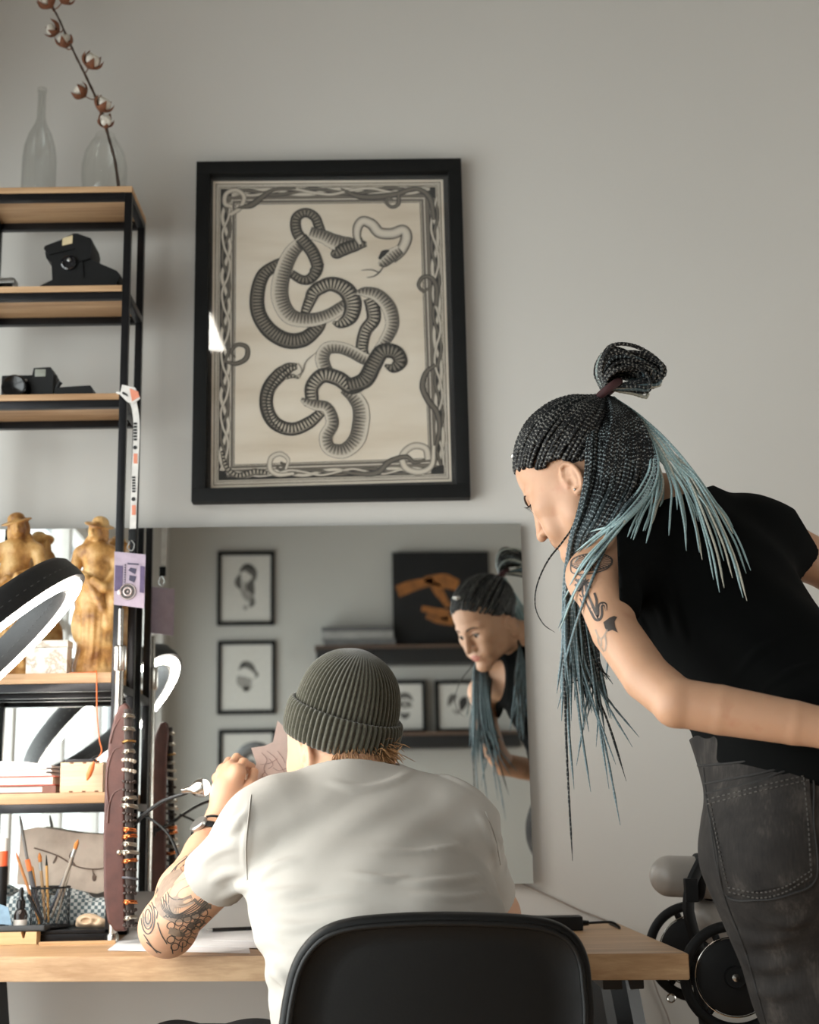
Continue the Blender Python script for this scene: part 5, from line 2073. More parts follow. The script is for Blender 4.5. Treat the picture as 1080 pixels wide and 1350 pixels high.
Zl = lambda L: [zz(*p) for p in L]
for pts, w in (([(930, 430), (860, 470), (830, 540), (850, 600), (930, 620), (1000, 590)], 16), ([(960, 470), (900, 500), (880, 550), (920, 580), (980, 560)], 12),
               ([(810, 520), (800, 580), (830, 640), (900, 665), (980, 650), (1050, 600)], 7), ([(1040, 290), (960, 350), (880, 410), (820, 470)], 9),
               ([(860, 720), (920, 735), (985, 700), (1040, 650)], 9), ([(750, 600), (740, 650), (756, 700)], 7)):
    D(Zl(pts), w, 1, 40)
for pts, w in (([(960, 690), (990, 700), (1010, 680), (985, 672)], 8), ([(1010, 630), (1050, 600), (1075, 600)], 6), ([(870, 715), (900, 740), (940, 742)], 5), ([(985, 560), (1020, 590), (1060, 570)], 4)):
    D(Zl(pts), w, 2, 24)
for r_ in (1.0, .72, .42):
    a = np.linspace(0, 2 * PI, 26)
    D([zz(752 + 34 * r_ * math.cos(x_), 650 + 88 * r_ * math.sin(x_)) for x_ in a], 1.6, 0, 50)
for k in range(5):
    D(Zl([(800 + 14 * k, 500 + 8 * k), (815 + 12 * k, 590 + 6 * k), (880 + 6 * k, 655 - 4 * k), (985, 640 - 12 * k), (1060, 580 - 14 * k)]), 1.3, 0, 40)
for k in range(14):
    u_ = k / 13
    x0, y0 = 825 + 215 * u_, 640 + 22 * math.sin(u_ * PI) - 40 * u_
    D(Zl([(x0, y0), (x0 + 12, y0 + 12), (x0 + 22, y0 - 2)]), 1.2, 0, 8)
for r_ in range(4):
    for k in range(6):
        x0, y0 = 850 + 42 * k + 20 * (r_ % 2), 690 + 36 * r_ - 16 * k
        if x0 < 1060:
            D(Zl([(x0, y0), (x0 + 18, y0 - 14), (x0 + 36, y0 - 6), (x0 + 36, y0 + 14), (x0 + 16, y0 + 24), (x0, y0 + 14), (x0, y0)]), 1.2, 0, 20)
for pts in ([(745, 780), (790, 820), (820, 835)], [(730, 740), (770, 800), (800, 835)], [(870, 790), (880, 840)], [(930, 780), (925, 830)], [(800, 680), (820, 740), (850, 790)],
            [(1045, 300), (1000, 350), (930, 390)], [(1020, 300), (950, 350), (900, 390), (850, 450)], [(960, 340), (940, 390), (960, 400)], [(900, 390), (890, 420), (920, 430)], [(990, 320), (975, 350), (1000, 362)],
            [(880, 470), (850, 520), (880, 560), (930, 560)], [(850, 480), (825, 540), (850, 590)], [(770, 560), (790, 540), (800, 510)], [(775, 590), (800, 620), (795, 660)]):
    D(Zl(pts), 1.4, 0, 20)
tat = b.build('arm_tattoo', INKM, man, smooth=True)

# ---- watch and bracelet
ax = nrm(WL - EL)
b = MB()
wc_ = EL * .16 + WL * .84
b.torus(wc_, .0345, .0042, ax, 40, 8, flat=1.6)
wt = b.build('watch_strap', m_cam, man)
fdir = nrm(np.cross(ax, [0, 1, .2]))
side = nrm(np.array([-.6, -.75, .3]) - ax * np.dot([-.6, -.75, .3], ax))
MB().lathe([(.0002, .0), (.0165, 0), (.0175, .003), (.0175, .007), (.015, .009), (.0002, .0085)], wc_ + side * .033, side, 32).build('watch_case', m_silver, wt)
MB().torus(EL * .06 + WL * .94, .0305, .0024, ax, 36, 8).build('bracelet', m_cam, man)

# ---- trousers and shoes
m_blk = knit('black_denim', (14, 14, 15), 500, .0, .85)
F = Field((-.50, 1.86, .02), (.34, 2.75, .78), .006)
for sx, K, A in ((-1, np.array([-.375, 2.43, .555]), np.array([-.40, 2.50, .10])), (1, np.array([.20, 2.45, .545]), np.array([.22, 2.52, .10]))):
    Hj = PEL + [sx * .09, .02, -.03]
    F.chain([Hj, Hj * .5 + K * .5, K], [.098, .090, .076], .05, .03)
    F.chain([K, K * .5 + A * .5, A], [.072, .066, .055], .03, .03)
F.ell(PEL + [0, -.01, -.01], (.185, .130, .12), .05)
pant = F.mesh('trousers', m_blk, man, smooth=1)
for A in (np.array([-.40, 2.50, 0]), np.array([.22, 2.52, 0])):
    F = Field(A + [-.07, -.12, -.001], A + [.07, .22, .13], .005)
    F.cone(A + [0, -.04, .045], A + [0, .10, .038], .042, .042)
    F.cone(A + [0, -.02, .07], A + [0, -.02, .11], .048, .045, .03)
    F.ell(A + [0, .11, .035], (.046, .075, .034), .03)
    F.mesh('shoe', m_cam, man, smooth=1)

# ---- the drawing he holds
m_sten = mat('stencil_paper', (226, 204, 196), .75, 0, .05, 60)
shp = [(366, 950), (360, 978), (350, 983), (331, 986), (338, 1006), (331, 1028), (334, 1044), (372, 1040), (396, 1030), (389, 1012), (379, 1000), (380, 975), (376, 960)]
V = [at(x, y, 2.607 + .0006 * (x - 330) + .00012 * (y - 990)) for x, y in shp]
V = np.array(V)
dr = empty('paper_drawing', V.mean(0), 'cut out tattoo drawing on pinkish paper in the seated man\'s hand', 'drawing')
MB().prism(V, (0, .0009, 0)).build('sheet', m_sten, dr, smooth=False)
b = MB()
rg = np.random.default_rng(5)
ln = [[(345, 992), (352, 1002), (348, 1014), (356, 1024), (366, 1020)], [(352, 990), (362, 998), (370, 1010), (378, 1022)], [(340, 1032), (352, 1026), (364, 1032)], [(343, 1008), (356, 1006), (366, 1000)], [(360, 1012), (368, 1016), (380, 1012)],
      [(350, 1016), (346, 1024), (352, 1034)], [(366, 990), (372, 998), (376, 1006)], [(372, 1028), (382, 1026), (388, 1020)], [(355, 1000), (360, 1008), (354, 1014)]]
for pts in ln:
    q = [at(x, y, 2.6062 + .0006 * (x - 330) + .00012 * (y - 990)) for x, y in pts]
    b.tube(catmull(q, 16), .00045, 4)
b.build('drawn_lines', mat('stencil_ink', (176, 146, 142), .7), dr)
# ================================================================== office chair
m_leather = mat('black_leather', (8, 8, 8), .5, 0, .2, 60, .12, 260, spec=.28)
m_leather2 = mat('black_leather_welt', (14, 14, 14), .45, 0, .1, 60, .1, 260, spec=.35)
YC = 1.90
chair = empty('office_chair', (.05, 2.05, 0), 'black leather office chair with a rounded welted backrest behind the man', 'chair')


def outline(k=0.0):
    px_ = [(366, 1360), (372, 1320), (382, 1280), (398, 1250), (424, 1226), (462, 1213), (520, 1207), (580, 1205), (640, 1206), (700, 1210), (738, 1219), (764, 1238), (778, 1266), (783, 1300), (786, 1350)]
    P = np.array([at(x, y, YC) for x, y in px_])[:, [0, 2]]
    bot = np.array([[P[-1, 0] - .01, .60], [P[-1, 0] - .05, .545], [.05, .535], [P[0, 0] + .06, .545], [P[0, 0] + .02, .60]])
    P = np.vstack([P, bot])
    Q = catmull(np.vstack([P, P[:1]]), 140)[:-1]
    if k:
        T = np.roll(Q, -1, 0) - np.roll(Q, 1, 0)
        T /= np.linalg.norm(T, axis=1, keepdims=True)
        N = np.c_[-T[:, 1], T[:, 0]]
        c = Q.mean(0)
        s = np.sign(np.sum((c - Q) * N, 1))[:, None]
        Q = Q + N * s * k
    return Q


def bow(Q, y):
    """the backrest bows round the sitter and leans back"""
    cx = .05
    return np.c_[Q[:, 0], y + .35 * (Q[:, 0] - cx) ** 2 + (1.0 - 1.0 * (Q[:, 1] / .89)) * -.06 * 0 + 0 * Q[:, 1], Q[:, 1]]


def panel(b, levels):
    """levels: (inset, y); the first and last are closed"""
    rings = [bow(outline(k), y) for k, y in levels]
    n = len(rings[0])
    V = np.vstack(rings)
    F = []
    for r in range(len(rings) - 1):
        for i in range(n):
            F.append((r * n + i, r * n + (i + 1) % n, (r + 1) * n + (i + 1) % n, (r + 1) * n + i))
    base = len(V)
    extra = []
    for ring, rev in ((rings[0], 0), (rings[-1], (len(rings) - 1) * n)):
        ks = [.75, .5, .25]
        c = ring.mean(0)
        prev = rev
        for f in ks:
            Q = c + (ring - c) * f
            Q[:, 1] = ring[:, 1].mean() * 0 + (levels[0][1] if rev == 0 else levels[-1][1]) + .35 * (Q[:, 0] - .05) ** 2
            st = base + sum(len(e) for e in extra)
            extra.append(Q)
            for i in range(n):
                F.append((prev + i, prev + (i + 1) % n, st + (i + 1) % n, st + i))
            prev = st
        st = base + sum(len(e) for e in extra)
        extra.append(np.array([[c[0], (levels[0][1] if rev == 0 else levels[-1][1]), c[2]]]))
        for i in range(n):
            F.append((prev + i, prev + (i + 1) % n, st))
    b.add(np.vstack([V] + extra), F)


b = MB()
panel(b, [(.014, YC + .006), (.010, YC + .001), (.004, YC + .001), (0, YC + .006), (-.002, YC + .018), (0, YC + .034), (.006, YC + .044), (.016, YC + .048)])
bk = b.build('backrest', m_leather, chair, angle=70)
b = MB()
b.tube(bow(outline(.012), YC + .0015), .0042, 8, closed=True, up=(0, 1, 0))
b.build('welt', m_leather2, bk, angle=80)
F = Field((-.24, 1.90, .40), (.32, 2.40, .51), .005)
F.put(lambda P: np.linalg.norm(np.maximum(np.abs(P - np.array([.04, 2.15, .455], np.float32)) - np.array([.20, .19, .012], np.float32), 0), axis=-1) - .032, (-.2, 1.92, .41), (.30, 2.38, .5))
F.mesh('seat', m_leather, chair, smooth=1)
MB().tube(catmull([(.05, 1.955, .62), (.05, 1.93, .52), (.05, 1.97, .43), (.05, 2.10, .41)], 24), .022, 10, flat=.5).build('back_support', m_black, chair)
MB().tube([(.05, 2.13, .41), (.05, 2.13, .12)], .025, 18).build('gas_column', m_steel, chair)
for i in range(5):
    a = i * 2 * PI / 5 + .3
    e = np.array([math.cos(a), math.sin(a), 0])
    c = np.array([.05, 2.13, 0])
    MB().tube([c + e * .02 + [0, 0, .12], c + e * .28 + [0, 0, .075]], [.026, .018], 8).build('leg', m_black, chair)
    MB().lathe([(.0002, -.02), (.026, -.02), (.028, -.012), (.028, .012), (.026, .02), (.0002, .02)], c + e * .28 + [0, 0, .029], nrm([-e[1], e[0], 0]), 20).build('caster', m_cam, chair)
# ================================================================== the leaning woman
m_skin_w = skin('woman_skin', (188, 145, 116), (172, 110, 88))
wom = empty('person', (.60, 1.95, 0.0), 'woman with blue grey braids and a black sleeveless top leaning in from the right', 'person')
class KField(Field):
    """her build is a little slighter than the measures below"""

    def cone(self, a, b, ra, rb, k=0.0, op='u'):
        return super().cone(a, b, ra * .95, rb * .95, k, op)

    def ell(self, c, r, k=0.0, op='u', R=None):
        return super().ell(c, np.asarray(r) * .95, k, op, R)


wF = nrm(np.array([-.719, .482, -.50]))
wear = at(752, 632, 2.03)
tmpf = Frame((0, 0, 0), wF)
wO = wear - tmpf.R @ np.array([-.078, -.010, -.020]) * .925
WH = Frame(wO, wF, s=.925)
wSL, wSR = at(786, 760, 1.965), at(1022, 716, 2.135)
wEL = at(893, 926, 1.795)
wWL = at(1100, 962, 1.75)
wER = at(1205, 800, 2.24)
wWR = at(1190, 965, 1.955)
wC7 = at(900, 668, 2.08)
wHIP = np.array([.570, 1.93, .932])
wWAI = at(1030, 925, 1.995)
wCHE = (wSL + wSR) / 2 + np.array([.03, .010, -.055])
wu = nrm(wSR - wSL)
wsp = nrm(wCHE - wHIP)


def wtorso(F, g):
    def R_at(ax):
        a = nrm(ax)
        r = nrm(wu - a * np.dot(wu, a))
        return np.stack([r, np.cross(a, r), a], 1)
    R = R_at(wsp)
    for c, a, b_, h_, k in ((wWAI, .130, .095, .11, 0), (wWAI * .5 + wCHE * .5, .136, .098, .11, .05), (wCHE, .145, .102, .105, .05), (wCHE * .72 + wC7 * .28, .130, .080, .07, .05)):
        F.ell(c, np.array([a + g, b_ + g, h_ + g * .5]), k, R=R)
    f = nrm(np.cross([0, 0, 1], wu))
    for sx in (-1, 1):
        F.ell(wCHE + wu * (sx * .058 + .012) + f * .060 + [0, 0, -.045], np.array([.052, .052, .056]) + g, .04)
    mid = wC7 * .75 + wCHE * .25
    F.cone(mid, wSL * .72 + mid * .28, .046 + g, .046 + g, .04)
    F.cone(mid, wSR * .72 + mid * .28, .046 + g, .046 + g, .04)
    F.cone(wC7 + [.01, 0, -.055], wSR * .8 + wC7 * .2 + [0, 0, -.01], .055 + g, .052 + g, .05)
    F.cone(wC7 + [-.01, 0, -.055], wSL * .7 + wC7 * .3 + [0, 0, -.01], .052 + g, .046 + g, .05)


F = KField((.06, 1.66, .98), (1.02, 2.42, 1.74), .0026)
wtorso(F, -.008)
for S in (wSL, wSR):
    F.cone(S * .75 + wC7 * .25, S, .044, .043, .03)
head(F, WH, True)
F.cone(WH(0, -.024, -.045), wC7 + [-.01, .008, .0], .048, .054, .03)
for S, E_, W in ((wSL, wEL, wWL), (wSR, wER, wWR)):
    if S is wSL:
        F.chain([S, at(811, 832, 1.90), at(853, 893, 1.835), E_], [.0405, .0345, .0340, .0330], .018, .002)
    else:
        F.chain([S, S * .6 + E_ * .4, E_], [.0440, .0380, .0355], .022, .008)
    m2 = E_ * .72 + W * .28
    F.chain([E_, m2, E_ * .25 + W * .75, W], [.0330, .0335, .0295, .026], .004, .002)
    F.ell(E_ + nrm(E_ - (S + W) / 2) * .006, .0290, .006)
# hands resting on the hips
for W, E_, sg in ((wWL, wEL, 1), (wWR, wER, -1)):
    d = nrm(W - E_)
    pc = W + d * .045
    F.cone(W, pc, .024, .026, .012)
    F.ell(pc, (.038, .018, .032), .012)
    up = np.array([0, 0, 1.0])
    v = nrm(up - d * np.dot(up, d))
    nn = np.cross(d, v)
    for i in range(4):
        o = v * (.026 - .017 * i)
        L = (.070, .078, .072, .056)[i]
        p0 = pc + o * .5
        p1 = pc + d * .036 + o
        F.chain([p0, p1, p1 + d * L * .5 + nn * .006 * sg, p1 + d * L + nn * .018 * sg], [.0105, .0090, .0080, .0066], .006, .003)
    F.chain([W + v * .012, pc + v * .040 - d * .012, pc + v * .056 + d * .018], [.013, .0105, .0080], .008, .004)
body_w = F.mesh('body', m_skin_w, wom, smooth=1)
TREE_W = bvh_of(body_w)

# ---- eyes, lashes, brows, lips
m_eye = mat('eye_white', (226, 218, 210), .15, 0, .03, 40)
m_iris = mat('iris_dark', (58, 44, 36), .1, 0, .2, 200)
m_brow = mat('brow_hair', (58, 42, 34), .8, 0, .2, 400)
m_lip = mat('lip_rose', (176, 104, 92), .4, 0, .1, 200)
for sx in (-1, 1):
    b = MB()
    c = WH(sx * .0315, .0748, .0026)
    b.ball(c, .0124 * WH.s, 20, 14, R=WH.R)
    eye = b.build('eye', m_eye, wom)
    g = nrm(WH.R @ nrm([sx * .03, .95, -.16]))
    MB().lathe([(.0002, .0002), (.0048, -.0002), (.0056, -.0012)], c + g * .0127 * WH.s, g, 20).build('iris', m_iris, eye)


def on_face(pts, lift=.0004):
    out = []
    for p in pts:
        q = WH(p[0], .16, p[1])
        h = TREE_W.ray_cast(Vector(q), Vector(-WH.R[:, 1]))
        if h[0] is not None:
            out.append(np.array(h[0]) + WH.R[:, 1] * lift)
    return out


for sx in (-1, 1):
    b = MB()
    q = on_face([(sx * x, z) for x, z in ((.013, .0225), (.020, .0255), (.030, .0275), (.040, .0265), (.048, .0225))], .0003)
    b.tube(catmull(q, 18), np.interp(np.linspace(0, 1, 18), [0, .25, .7, 1], [.0016, .0026, .0018, .0006]), 6)
    b.build('eyebrow', m_brow, wom)
    b = MB()
    q = on_face([(sx * x, z) for x, z in ((.0185, .0045), (.024, .0075), (.031, .0088), (.039, .0076), (.0455, .0050))], .0012)
    b.tube(catmull(q, 18), .0011, 6)
    for i in range(9):
        p = catmull(q, 18)[i * 2]
        b.tube([p, p + WH.R @ np.array([sx * .001 * (i - 3), .005, -.002]), p + WH.R @ np.array([sx * .0016 * (i - 3), .0085, .0005])], [.0005, .0004, .0001], 4, cap=False)
    b.build('eyelash', mat('lash_black', (24, 20, 18), .7), wom)
b = MB()
for zz_, n_, hh in ((-.0565, 13, .0052), (-.0672, 13, .0056)):
    top = on_face([(-.021 + .042 * i / (n_ - 1), -.0612 + (zz_ + .0612) * 2.0 * math.sin(PI * i / (n_ - 1)) ** .8) for i in range(n_)], .0005)
    mid = on_face([(-.021 + .042 * i / (n_ - 1), -.0612 + (zz_ + .0612) * .25 * math.sin(PI * i / (n_ - 1))) for i in range(n_)], .0005)
    md2 = on_face([(-.021 + .042 * i / (n_ - 1), -.0612 + (zz_ + .0612) * 1.1 * math.sin(PI * i / (n_ - 1)) ** .9) for i in range(n_)], .0005)
    if len(top) == len(mid) == len(md2) == n_:
        V = np.vstack([top, md2, mid])
        b.add(V, [(r * n_ + i, r * n_ + i + 1, (r + 1) * n_ + i + 1, (r + 1) * n_ + i) for r in range(2) for i in range(n_ - 1)])
if b.n:
    b.build('lips', m_lip, wom)
# ear studs
MB().ball(WH(-.0795, -.008, -.040), .0022, 10, 8).build('ear_stud', m_silver, wom)

# ---- sleeveless top
m_top = knit('black_jersey', (7, 8, 8), 900, .0, .9, .2, .08)
F = KField((.14, 1.68, .96), (.90, 2.42, 1.50), .0034)
wtorso(F, .007)
F.cone(wWAI, wHIP + [0, 0, .10], .128, .150, .06)
F.cone(wC7 + [-.005, .01, -.03], wC7 + [-.03, .012, .012], .078, .066, .03)
for S in (wSL, wSR):
    F.cone(S * .72 + wC7 * .28, S, .058, .055, .03)
    E_ = wEL if S is wSL else wER
    F.cone(S, S * .8 + E_ * .2, .054, .046, .03)
tmp = F.mesh('tmp', m_top, None, smooth=0)
TR = bvh_of(tmp)
bpy.data.objects.remove(tmp)
creases(F, TR, [([(830, 790), (845, 820), (860, 850)], .004, .001), ([(850, 770), (870, 800), (880, 840)], .004, .001), ([(880, 760), (890, 800), (905, 850)], .004, .001),
                ([(960, 900), (1000, 860), (1050, 830)], .004, .003), ([(1000, 915), (1040, 890), (1078, 870)], .004, .003)])
X_ = np.stack(np.meshgrid(*[F.lo[i] + F.h * np.arange(F.n[i]) for i in range(3)], indexing='ij'), -1).astype(np.float32)
F.d += .0012 * np.sin(X_[..., 2] * 60 + X_[..., 0] * 45 + 2 * np.sin(X_[..., 1] * 25))
for S, E_, pa_, pb_, sg in ((wSL, wEL, (813, 700), (818, 820), 1), (wSR, wER, (1058, 688), (1082, 728), -1)):     # arm holes
    pn = nrm(np.cross(ray(*pa_), ray(*pb_)))
    if np.dot(pn, S - (wC7 + wCHE) / 2) < 0:
        pn = -pn
    q = (X_ - EYE.astype(np.float32)) @ pn.astype(np.float32)
    near = np.linalg.norm(X_ - S.astype(np.float32), axis=-1) < .17
    F.d = np.where(near, np.maximum(F.d, q), F.d)
    ax = nrm(E_ - S)
    if sg > 0:                                          # the edge runs on under the arm
        pn = nrm(np.cross(ray(816, 796), ray(872, 874)))
        pn = pn if pn[0] < 0 else -pn
        q = (X_ - EYE.astype(np.float32)) @ pn.astype(np.float32)
        near = (np.linalg.norm(X_ - S.astype(np.float32), axis=-1) < .19) & (X_[..., 1] < S[1] + .05)
        F.d = np.where(near, np.maximum(F.d, q), F.d)
    else:
        F.cone(S + ax * .050, S + ax * .30, .050, .052, .003, 's')
pn = nrm(np.cross(ray(835, 671), ray(950, 637)))          # neckline
pn = pn if pn[2] > 0 else -pn
q = (X_ - EYE.astype(np.float32)) @ pn.astype(np.float32)
near = (np.linalg.norm(X_ - (wC7 + wO * .3 - wC7 * .3).astype(np.float32), axis=-1) < .15) & (X_[..., 0] < wC7[0] + .05)
F.d = np.where(near, np.maximum(F.d, q), F.d)
nk = nrm(wO - wC7)
F.cone(wC7 + nk * .12, wC7 + nk * .01, .056, .058, .003, 's')
fw_ = nrm(np.cross([0, 0, 1], wu))
F.ell(wC7 + fw_ * .125 + [0, 0, -.01], (.062, .062, .062), .004, 's')
F.d = np.maximum(F.d, (.985 - X_[..., 2]))
del X_
top = F.mesh('sleeveless_top', m_top, wom, smooth=3)
TREE_TOP = bvh_of(top)

# ---- jeans
t = NT('washed_black_denim')
f1 = t.noise(9, 5, .6)
f2 = t.noise(1.0, 4, .6, t.mapping(t.coord(), (420, 420, 36)))
f3 = t.noise(1.0, 3, .6, t.mapping(t.coord(), (34, 34, 12)))
f = t.math('ADD', t.math('MULTIPLY', f1, .55), t.math('ADD', t.math('MULTIPLY', f2, .2), t.math('MULTIPLY', f3, .25)))
t.l(t.ramp(f, [(.36, lin((23, 21, 21))), (.52, lin((42, 39, 37))), (.68, lin((80, 74, 69)))]), t.b.inputs['Base Color'])
t.b.inputs['Roughness'].default_value = .85
t.b.inputs['Specular IOR Level'].default_value = .2
t.bump(f2, .35, .001)
m_denim = t.m
m_denim_d = mat('denim_seam_dark', (30, 28, 27), .85, 0, .2, 200, .3)
m_thread = mat('grey_thread', (70, 66, 62), .7, 0, .2, 300)
HL, HR = wHIP + [-.068, -.01, -.03], wHIP + [.095, .03, -.03]
KL, KR = np.array([.632, 1.95, .50]), np.array([.742, 2.05, .50])
AL, AR = np.array([.665, 1.86, .09]), np.array([.80, 1.95, .09])
F = KField((.28, 1.66, .02), (.98, 2.30, 1.13), .0050)
R = np.stack([wu, nrm(np.cross([0, 0, 1], wu)), [0, 0, 1]], 1)
F.ell(wHIP + [.012, .01, .045], (.150, .122, .13), 0, R=R)
F.cone(wHIP + [.0, .015, .04], wWAI + [-.006, -.01, -.01], .140, .142, .05)
for H_, K, A in ((HL, KL, AL), (HR, KR, AR)):
    F.ell(H_ + [.01, -.055, .0], (.092, .085, .105), .05)
    F.chain([H_, H_ * .55 + K * .45, K], [.102, .090, .066], .04, .03)
    F.chain([K, K * .55 + A * .45, A], [.066, .066, .048], .03, .03)
tmp = F.mesh('tmp', m_denim, None, smooth=0)
TR = bvh_of(tmp)
bpy.data.objects.remove(tmp)
creases(F, TR, [([(925, 1190), (960, 1230), (1000, 1250)], .006, .002), ([(955, 1215), (1000, 1240), (1060, 1230)], .006, .002), ([(960, 1260), (1010, 1275), (1070, 1262)], .006, .002),
                ([(935, 1075), (950, 1130), (955, 1180)], .004, .001), ([(975, 1300), (1020, 1310), (1070, 1300)], .006, .002), ([(1000, 1210), (1040, 1218), (1078, 1205)], .005, .002)])
X_ = np.stack(np.meshgrid(*[F.lo[i] + F.h * np.arange(F.n[i]) for i in range(3)], indexing='ij'), -1).astype(np.float32)
ax = nrm(wWAI - wHIP)
q = (X_ - (at(905, 978, 2.0) * 0 + wWAI + [0.02, 0, -.015]).astype(np.float32)) @ np.array([-.22, .10, 1.0], np.float32)
F.d = np.maximum(F.d, q)
del X_
jeans = F.mesh('jeans', m_denim, wom, smooth=1)
TREE_J = bvh_of(jeans)


def patch(b, px_poly, nx, ny, thick, lift):
    """a cloth patch lying on the jeans: a four sided grid dropped on the surface"""
    P = np.asarray(px_poly, float)
    V0, V1 = [], []
    for j in range(ny + 1):
        for i in range(nx + 1):
            u_, v_ = i / nx, j / ny
            p = (P[0] * (1 - u_) + P[1] * u_) * (1 - v_) + (P[3] * (1 - u_) + P[2] * u_) * v_
            d = Vector(nrm(ray(*p)))
            h = TREE_J.ray_cast(Vector(EYE), d)
            if h[0] is None:
                return False
            V0.append(np.array(h[0]) - np.array(d) * lift)
            V1.append(np.array(h[0]) - np.array(d) * (lift + thick))
    F_ = []
    m = len(V0)
    for j in range(ny):
        for i in range(nx):
            a_ = j * (nx + 1) + i
            F_.append((a_ + m, a_ + 1 + m, a_ + nx + 2 + m, a_ + nx + 1 + m))
            F_.append((a_, a_ + nx + 1, a_ + nx + 2, a_ + 1))
    ed = [i for i in range(nx + 1)] + [(j + 1) * (nx + 1) - 1 for j in range(1, ny + 1)] + [ny * (nx + 1) + i for i in range(nx - 1, -1, -1)] + [j * (nx + 1) for j in range(ny - 1, 0, -1)]
    for i in range(len(ed)):
        a_, c_ = ed[i], ed[(i + 1) % len(ed)]
        F_.append((a_, c_, c_ + m, a_ + m))
    b.add(V0 + V1, F_)
    return True


b = MB()
patch(b, [(930, 1046), (1066, 1013), (1078, 1160), (956, 1182)], 16, 14, .0022, .0006)
if b.n:
    pk = b.build('back_pocket', m_denim, jeans)
    q = project(TREE_J, [(930, 1046), (998, 1030), (1066, 1013), (1073, 1085), (1076, 1158), (1040, 1180), (1000, 1187), (957, 1180), (944, 1115), (930, 1047)], 90, .0022)
    if len(q) > 20:
        MB().tube(q, .0014, 5).build('pocket_edge', m_denim_d, pk)
    b = MB()
    for pts in ([(932, 1054), (1000, 1037), (1067, 1021)], [(933, 1060), (1000, 1043), (1067, 1028)], [(937, 1060), (948, 1120), (961, 1176)], [(1060, 1025), (1066, 1090), (1070, 1155)],
                [(961, 1176), (1000, 1184), (1036, 1176), (1070, 1155)], [(960, 1170), (1000, 1177), (1036, 1169), (1068, 1149)]):
        q = project(TREE_J, pts, 40, .0034)
        for i in range(0, len(q) - 1, 2):
            b.tube([q[i], q[i + 1]], .0009, 5)
    if b.n:
        b.build('pocket_stitching', m_thread, pk)
b = MB()
for pts in ([(914, 1010), (980, 1004), (1070, 985)], [(928, 1012), (936, 1080), (952, 1170), (985, 1260), (1010, 1349)], [(925, 1034), (1000, 1020), (1078, 1000)]):
    q = project(TREE_J, pts, 44, .0006)
    if len(q) > 4:
        b.tube(q, .0016, 6)
if b.n:
    b.build('seam', m_denim_d, jeans)
b = MB()
if patch(b, [(906, 980), (918, 976), (934, 1012), (922, 1016)], 3, 8, .004, .001):
    b.build('belt_loop', m_denim, jeans)
for A in (AL, AR):
    F = Field(A * [1, 1, 0] + [-.08, -.10, -.001], A * [1, 1, 0] + [.07, .22, .14], .005)
    a0 = A * [1, 1, 0]
    F.cone(a0 + [0, -.03, .045], a0 + [-.02, .12, .036], .040, .038)
    F.cone(a0 + [0, -.02, .07], a0 + [0, -.02, .12], .046, .046, .03)
    F.mesh('shoe', m_cam, wom, smooth=1)

# ---- arm tattoo: mushroom, snake and bird
b = MB()
Z5 = lambda L: [(640 + x / 4.909, 560 + y / 4.909) for x, y in L]
D = lambda pts, w=1.4, mi=0, n=24: decal(b, TREE_W, pts, w, mi, n)
a = np.linspace(0, 2 * PI, 33)[:-1]
cxm, cym, rx, ry = 640 + 688 / 4.909, 560 + 888 / 4.909, 27.0, 11.0
tl = -.05
el = lambda f, x_: (cxm + f * rx * math.cos(x_) - 0, cym + f * ry * math.sin(x_) + tl * f * rx * math.cos(x_))
decal(b, TREE_W, [el(1, x_) for x_ in a], 1, 2, fill=True)
for x_ in a[::1]:
    decal(b, TREE_W, [el(.25, x_), el(.96, x_)], [.5, 1.1], 3, 8, lift=.0011)
D([el(1.02, x_) for x_ in np.linspace(0, 2 * PI, 40)], 1.6, 0, 60)
D(Z5([(552, 900), (556, 950), (600, 968), (690, 962), (780, 935), (822, 900)]), 1.6, 0, 40)
D(Z5([(600, 970), (640, 990), (650, 1010)]), 1.2)
snk = [(640, 1050), (665, 1090), (685, 1140), (700, 1185)]
Z6 = lambda L: [(680 + x / 2.7, 700 + y / 2.7) for x, y in L]
D(Z6([(262, 205), (258, 190), (244, 195), (248, 225), (268, 270), (288, 310), (300, 300), (302, 265), (318, 262), (322, 285)]), [5, 7, 8, 9, 9, 8, 8, 7, 5, 2], 2, 60)
D(Z6([(262, 205), (258, 190), (244, 195), (248, 225), (268, 270), (288, 310), (300, 300), (302, 265), (318, 262), (322, 285)]), 1.4, 3, 60)
for pts in ([(212, 172), (228, 182), (240, 176), (250, 186)], [(210, 190), (226, 200), (238, 196)], [(216, 212), (230, 214)], [(225, 170), (220, 190)], [(236, 168), (232, 196), (226, 214)], [(228, 240), (242, 270)], [(226, 226), (236, 236)],
            [(280, 220), (288, 250), (286, 290)], [(250, 180), (262, 172)]):
    D(Z6(pts), 3.2 if len(pts) > 2 else 1.6, 2, 16)
decal(b, TREE_W, Z6([(312, 325), (335, 308), (350, 302), (362, 306), (352, 322), (354, 340), (364, 362), (344, 352), (328, 358), (318, 346)]), 1, 2, fill=True)
for pts in ([(284, 350), (292, 372), (304, 384), (318, 368), (326, 350)], [(292, 372), (296, 400), (314, 430)], [(318, 372), (322, 400), (318, 428)], [(304, 384), (306, 410)]):
    D(Z6(pts), 2.2, 1, 20)
b.build('arm_tattoo', INKM[:2] + [mat('tattoo_black', (58, 50, 46), .5, 0, .15, 90), mat('tattoo_skin_line', (176, 140, 118), .5)], wom)

